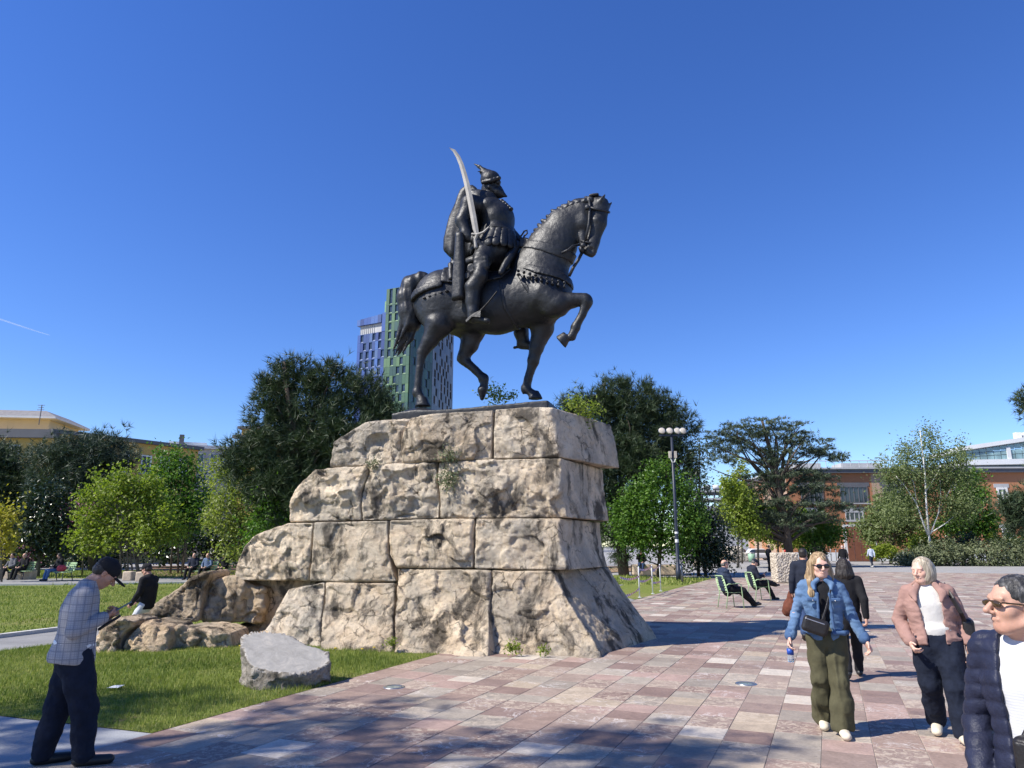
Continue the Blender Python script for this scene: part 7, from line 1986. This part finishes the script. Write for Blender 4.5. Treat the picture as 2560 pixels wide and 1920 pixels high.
# --- person half hidden right behind the denim woman
w8 = P(2116, 1500, 10)
person('dark-haired person in black half hidden behind the denim woman', (w8.x, 10, 0), R(-20), WALK, .88, .012, .016, M_skin, 20, 0, 0, 'long', H_dark, M_black, M_black, M_shoe, 1.0)
# --- far walkers
def far(label, px, pyb, rz, pose, s, top, tr, hm, hair='short', Y=None, **k):
    g = G(px, pyb) if Y is None else P(px, 1400, Y); g.z = 0
    return person(label, g, R(rz), pose, s, .022, .024, M_skin, hair=hair, hmat=hm, top=top, trous=tr, **k)
M_olj = cloth_mat('sage jacket', (.22, .26, .18)); M_lbl = cloth_mat('pale striped top', (.45, .50, .60), .3); M_jeanl = cloth_mat('faded jeans', (.10, .17, .30)); M_whitet = cloth_mat('pale grey trousers', (.52, .53, .56), .06); M_greyj = cloth_mat('mottled grey jacket', (.13, .13, .14), .5, scale=30)
p9, J, M = far('old man in a black jacket walking away with a plastic bag', 2112, 1433, -5, WALK, 1.02, M_black, cloth_mat('olive brown trousers', (.09, .08, .06)), H_white, 'bald', girth=1.15, hem=-.14)
tag(SDF(.02).ell((0, 0, -.2), (.13, .08, .2)).cone((0, 0, 0), (0, 0, -.1), .02, .06).build('plastic_bag', simple('white plastic film', (.62, .64, .66), .35), None, wrinkle(.02, 9), loc=place(p9, (.29, 0, .80))), 'white plastic bag in the old man\'s hand', 'bag')
far('walker in a sage green jacket heading for the brick building', 2139, 1400, -10, WALK, 1.0, M_olj, M_black, H_grey, girth=1.05)
far('walker in a navy jacket beside the sage green one', 2156, 1400, -14, WALK, 1.04, M_navy, M_black, H_white, 'bald')
far('walker in a pale striped top and white shoes', 2181, 1418, 0, WALK, .98, M_lbl, M_navy, H_dark, shoe=M_white)
far('man in a long black coat standing beside the pitted stone block', 1926, 1430, -75, STAND, 1.02, M_black, M_black, H_dark, hem=-.30, girth=1.05, yaw=20)
far('person in white trousers beyond the tall boulder', 1822, 1396, 100, WALK, 1.02, M_black, M_whitet, H_dark)
# --- sitter on the stone bench
bench_g = G(1606, 1438); SB = {k: (v[0], v[1], v[2] + .10) for k, v in SIT.items()}; SB.update(wrR=(.08, .10, 1.12), elR=(.24, .08, .92), anL=(-.05, .30, .30), toL=(.05, .42, .26))
person('man in a black sweater and blue jeans sitting on the stone bench', (bench_g.x, bench_g.y + .2, 0), R(170), SB, 1.05, .02, .022, M_skin, -15, -5, 0, 'bald', H_dark, M_black, M_jean2, M_shoe, 1.05)
# --- man perched on the rocks
rk = P(352, 1500, 15.2); PR = dict(SIT, pel=(0, -.05, .62), wai=(0, -.06, .77), che=(0, -.05, .96), nek=(0, -.02, 1.14), hea=(0, .055, 1.29), shR=(.175, -.03, 1.09), shL=(-.175, -.03, 1.09), hipR=(.09, -.03, .58), hipL=(-.09, -.03, .58), anR=(.10, .36, .08), toR=(.11, .52, .05), anL=(-.10, .24, .08), toL=(-.11, .40, .05), knR=(.11, .20, .34), knL=(-.11, .12, .34), wrR=(.15, .30, .66), elR=(.22, .06, .84), wrL=(-.16, .20, .62), elL=(-.24, -.02, .84))
person('man in a black sweater, dark cap and white trousers perched on the rocks', (rk.x + .1, 15.2, -.06), R(78), PR, 1.0, .010, .014, M_skin2, 0, -18, 0, 'short', H_dark, M_black, M_whitet, M_shoe, 1.0, capm=M_black)
# --- park bench sitters
def on_bench(B, rz, off, label, top, tr, hm, hair='short', **k):
    w = Vector((B.x, B.y, 0)) + Matrix.Rotation(R(rz), 3, 'Z') @ Vector((off, .06, 0))
    return person(label, w, R(rz), SIT, 1.02, .022, .024, M_skin, hair=hair, hmat=hm, top=top, trous=tr, **k)
on_bench(BN1, 168, .45, 'bench sitter in a mottled grey jacket at the left picture edge', M_greyj, M_black, H_dark)
on_bench(BN1, 168, -.32, 'elderly man in black with white hair on the left bench', M_black, M_black, H_white, 'bald')
on_bench(BN2, 150, .40, 'woman in a black coat and blue jeans alone on a bench', M_black, M_jeanl, H_dark, 'long', pitch=-25)
w = Vector((BN2.x, BN2.y, 0)) + Matrix.Rotation(R(150), 3, 'Z') @ Vector((-.15, .05, .46))
sh = SDF(.02); sh.ell((0, 0, .15), (.24, .13, .17)).cone((-.12, 0, .28), (.12, 0, .28), .03, .03)
tag(sh.build('tote_bag', simple('red fabric', (.50, .05, .06), .7), None, wrinkle(.02, 8), loc=w), 'red bag on the bench beside the lone woman', 'bag')
on_bench(BN3, 175, .8, 'white-haired man leftmost of the three behind the rocks', M_navy, M_black, H_white, 'bald')
on_bench(BN3, 175, .05, 'pink-headed bald man in the middle of the three behind the rocks', cloth_mat('blue check shirt', (.10, .14, .22), .5), M_black, H_grey, 'bald')
on_bench(BN3, 175, -.85, 'old man in a pale cap rightmost of the three behind the rocks', M_black, M_black, H_white, 'bald', capm=M_whites)
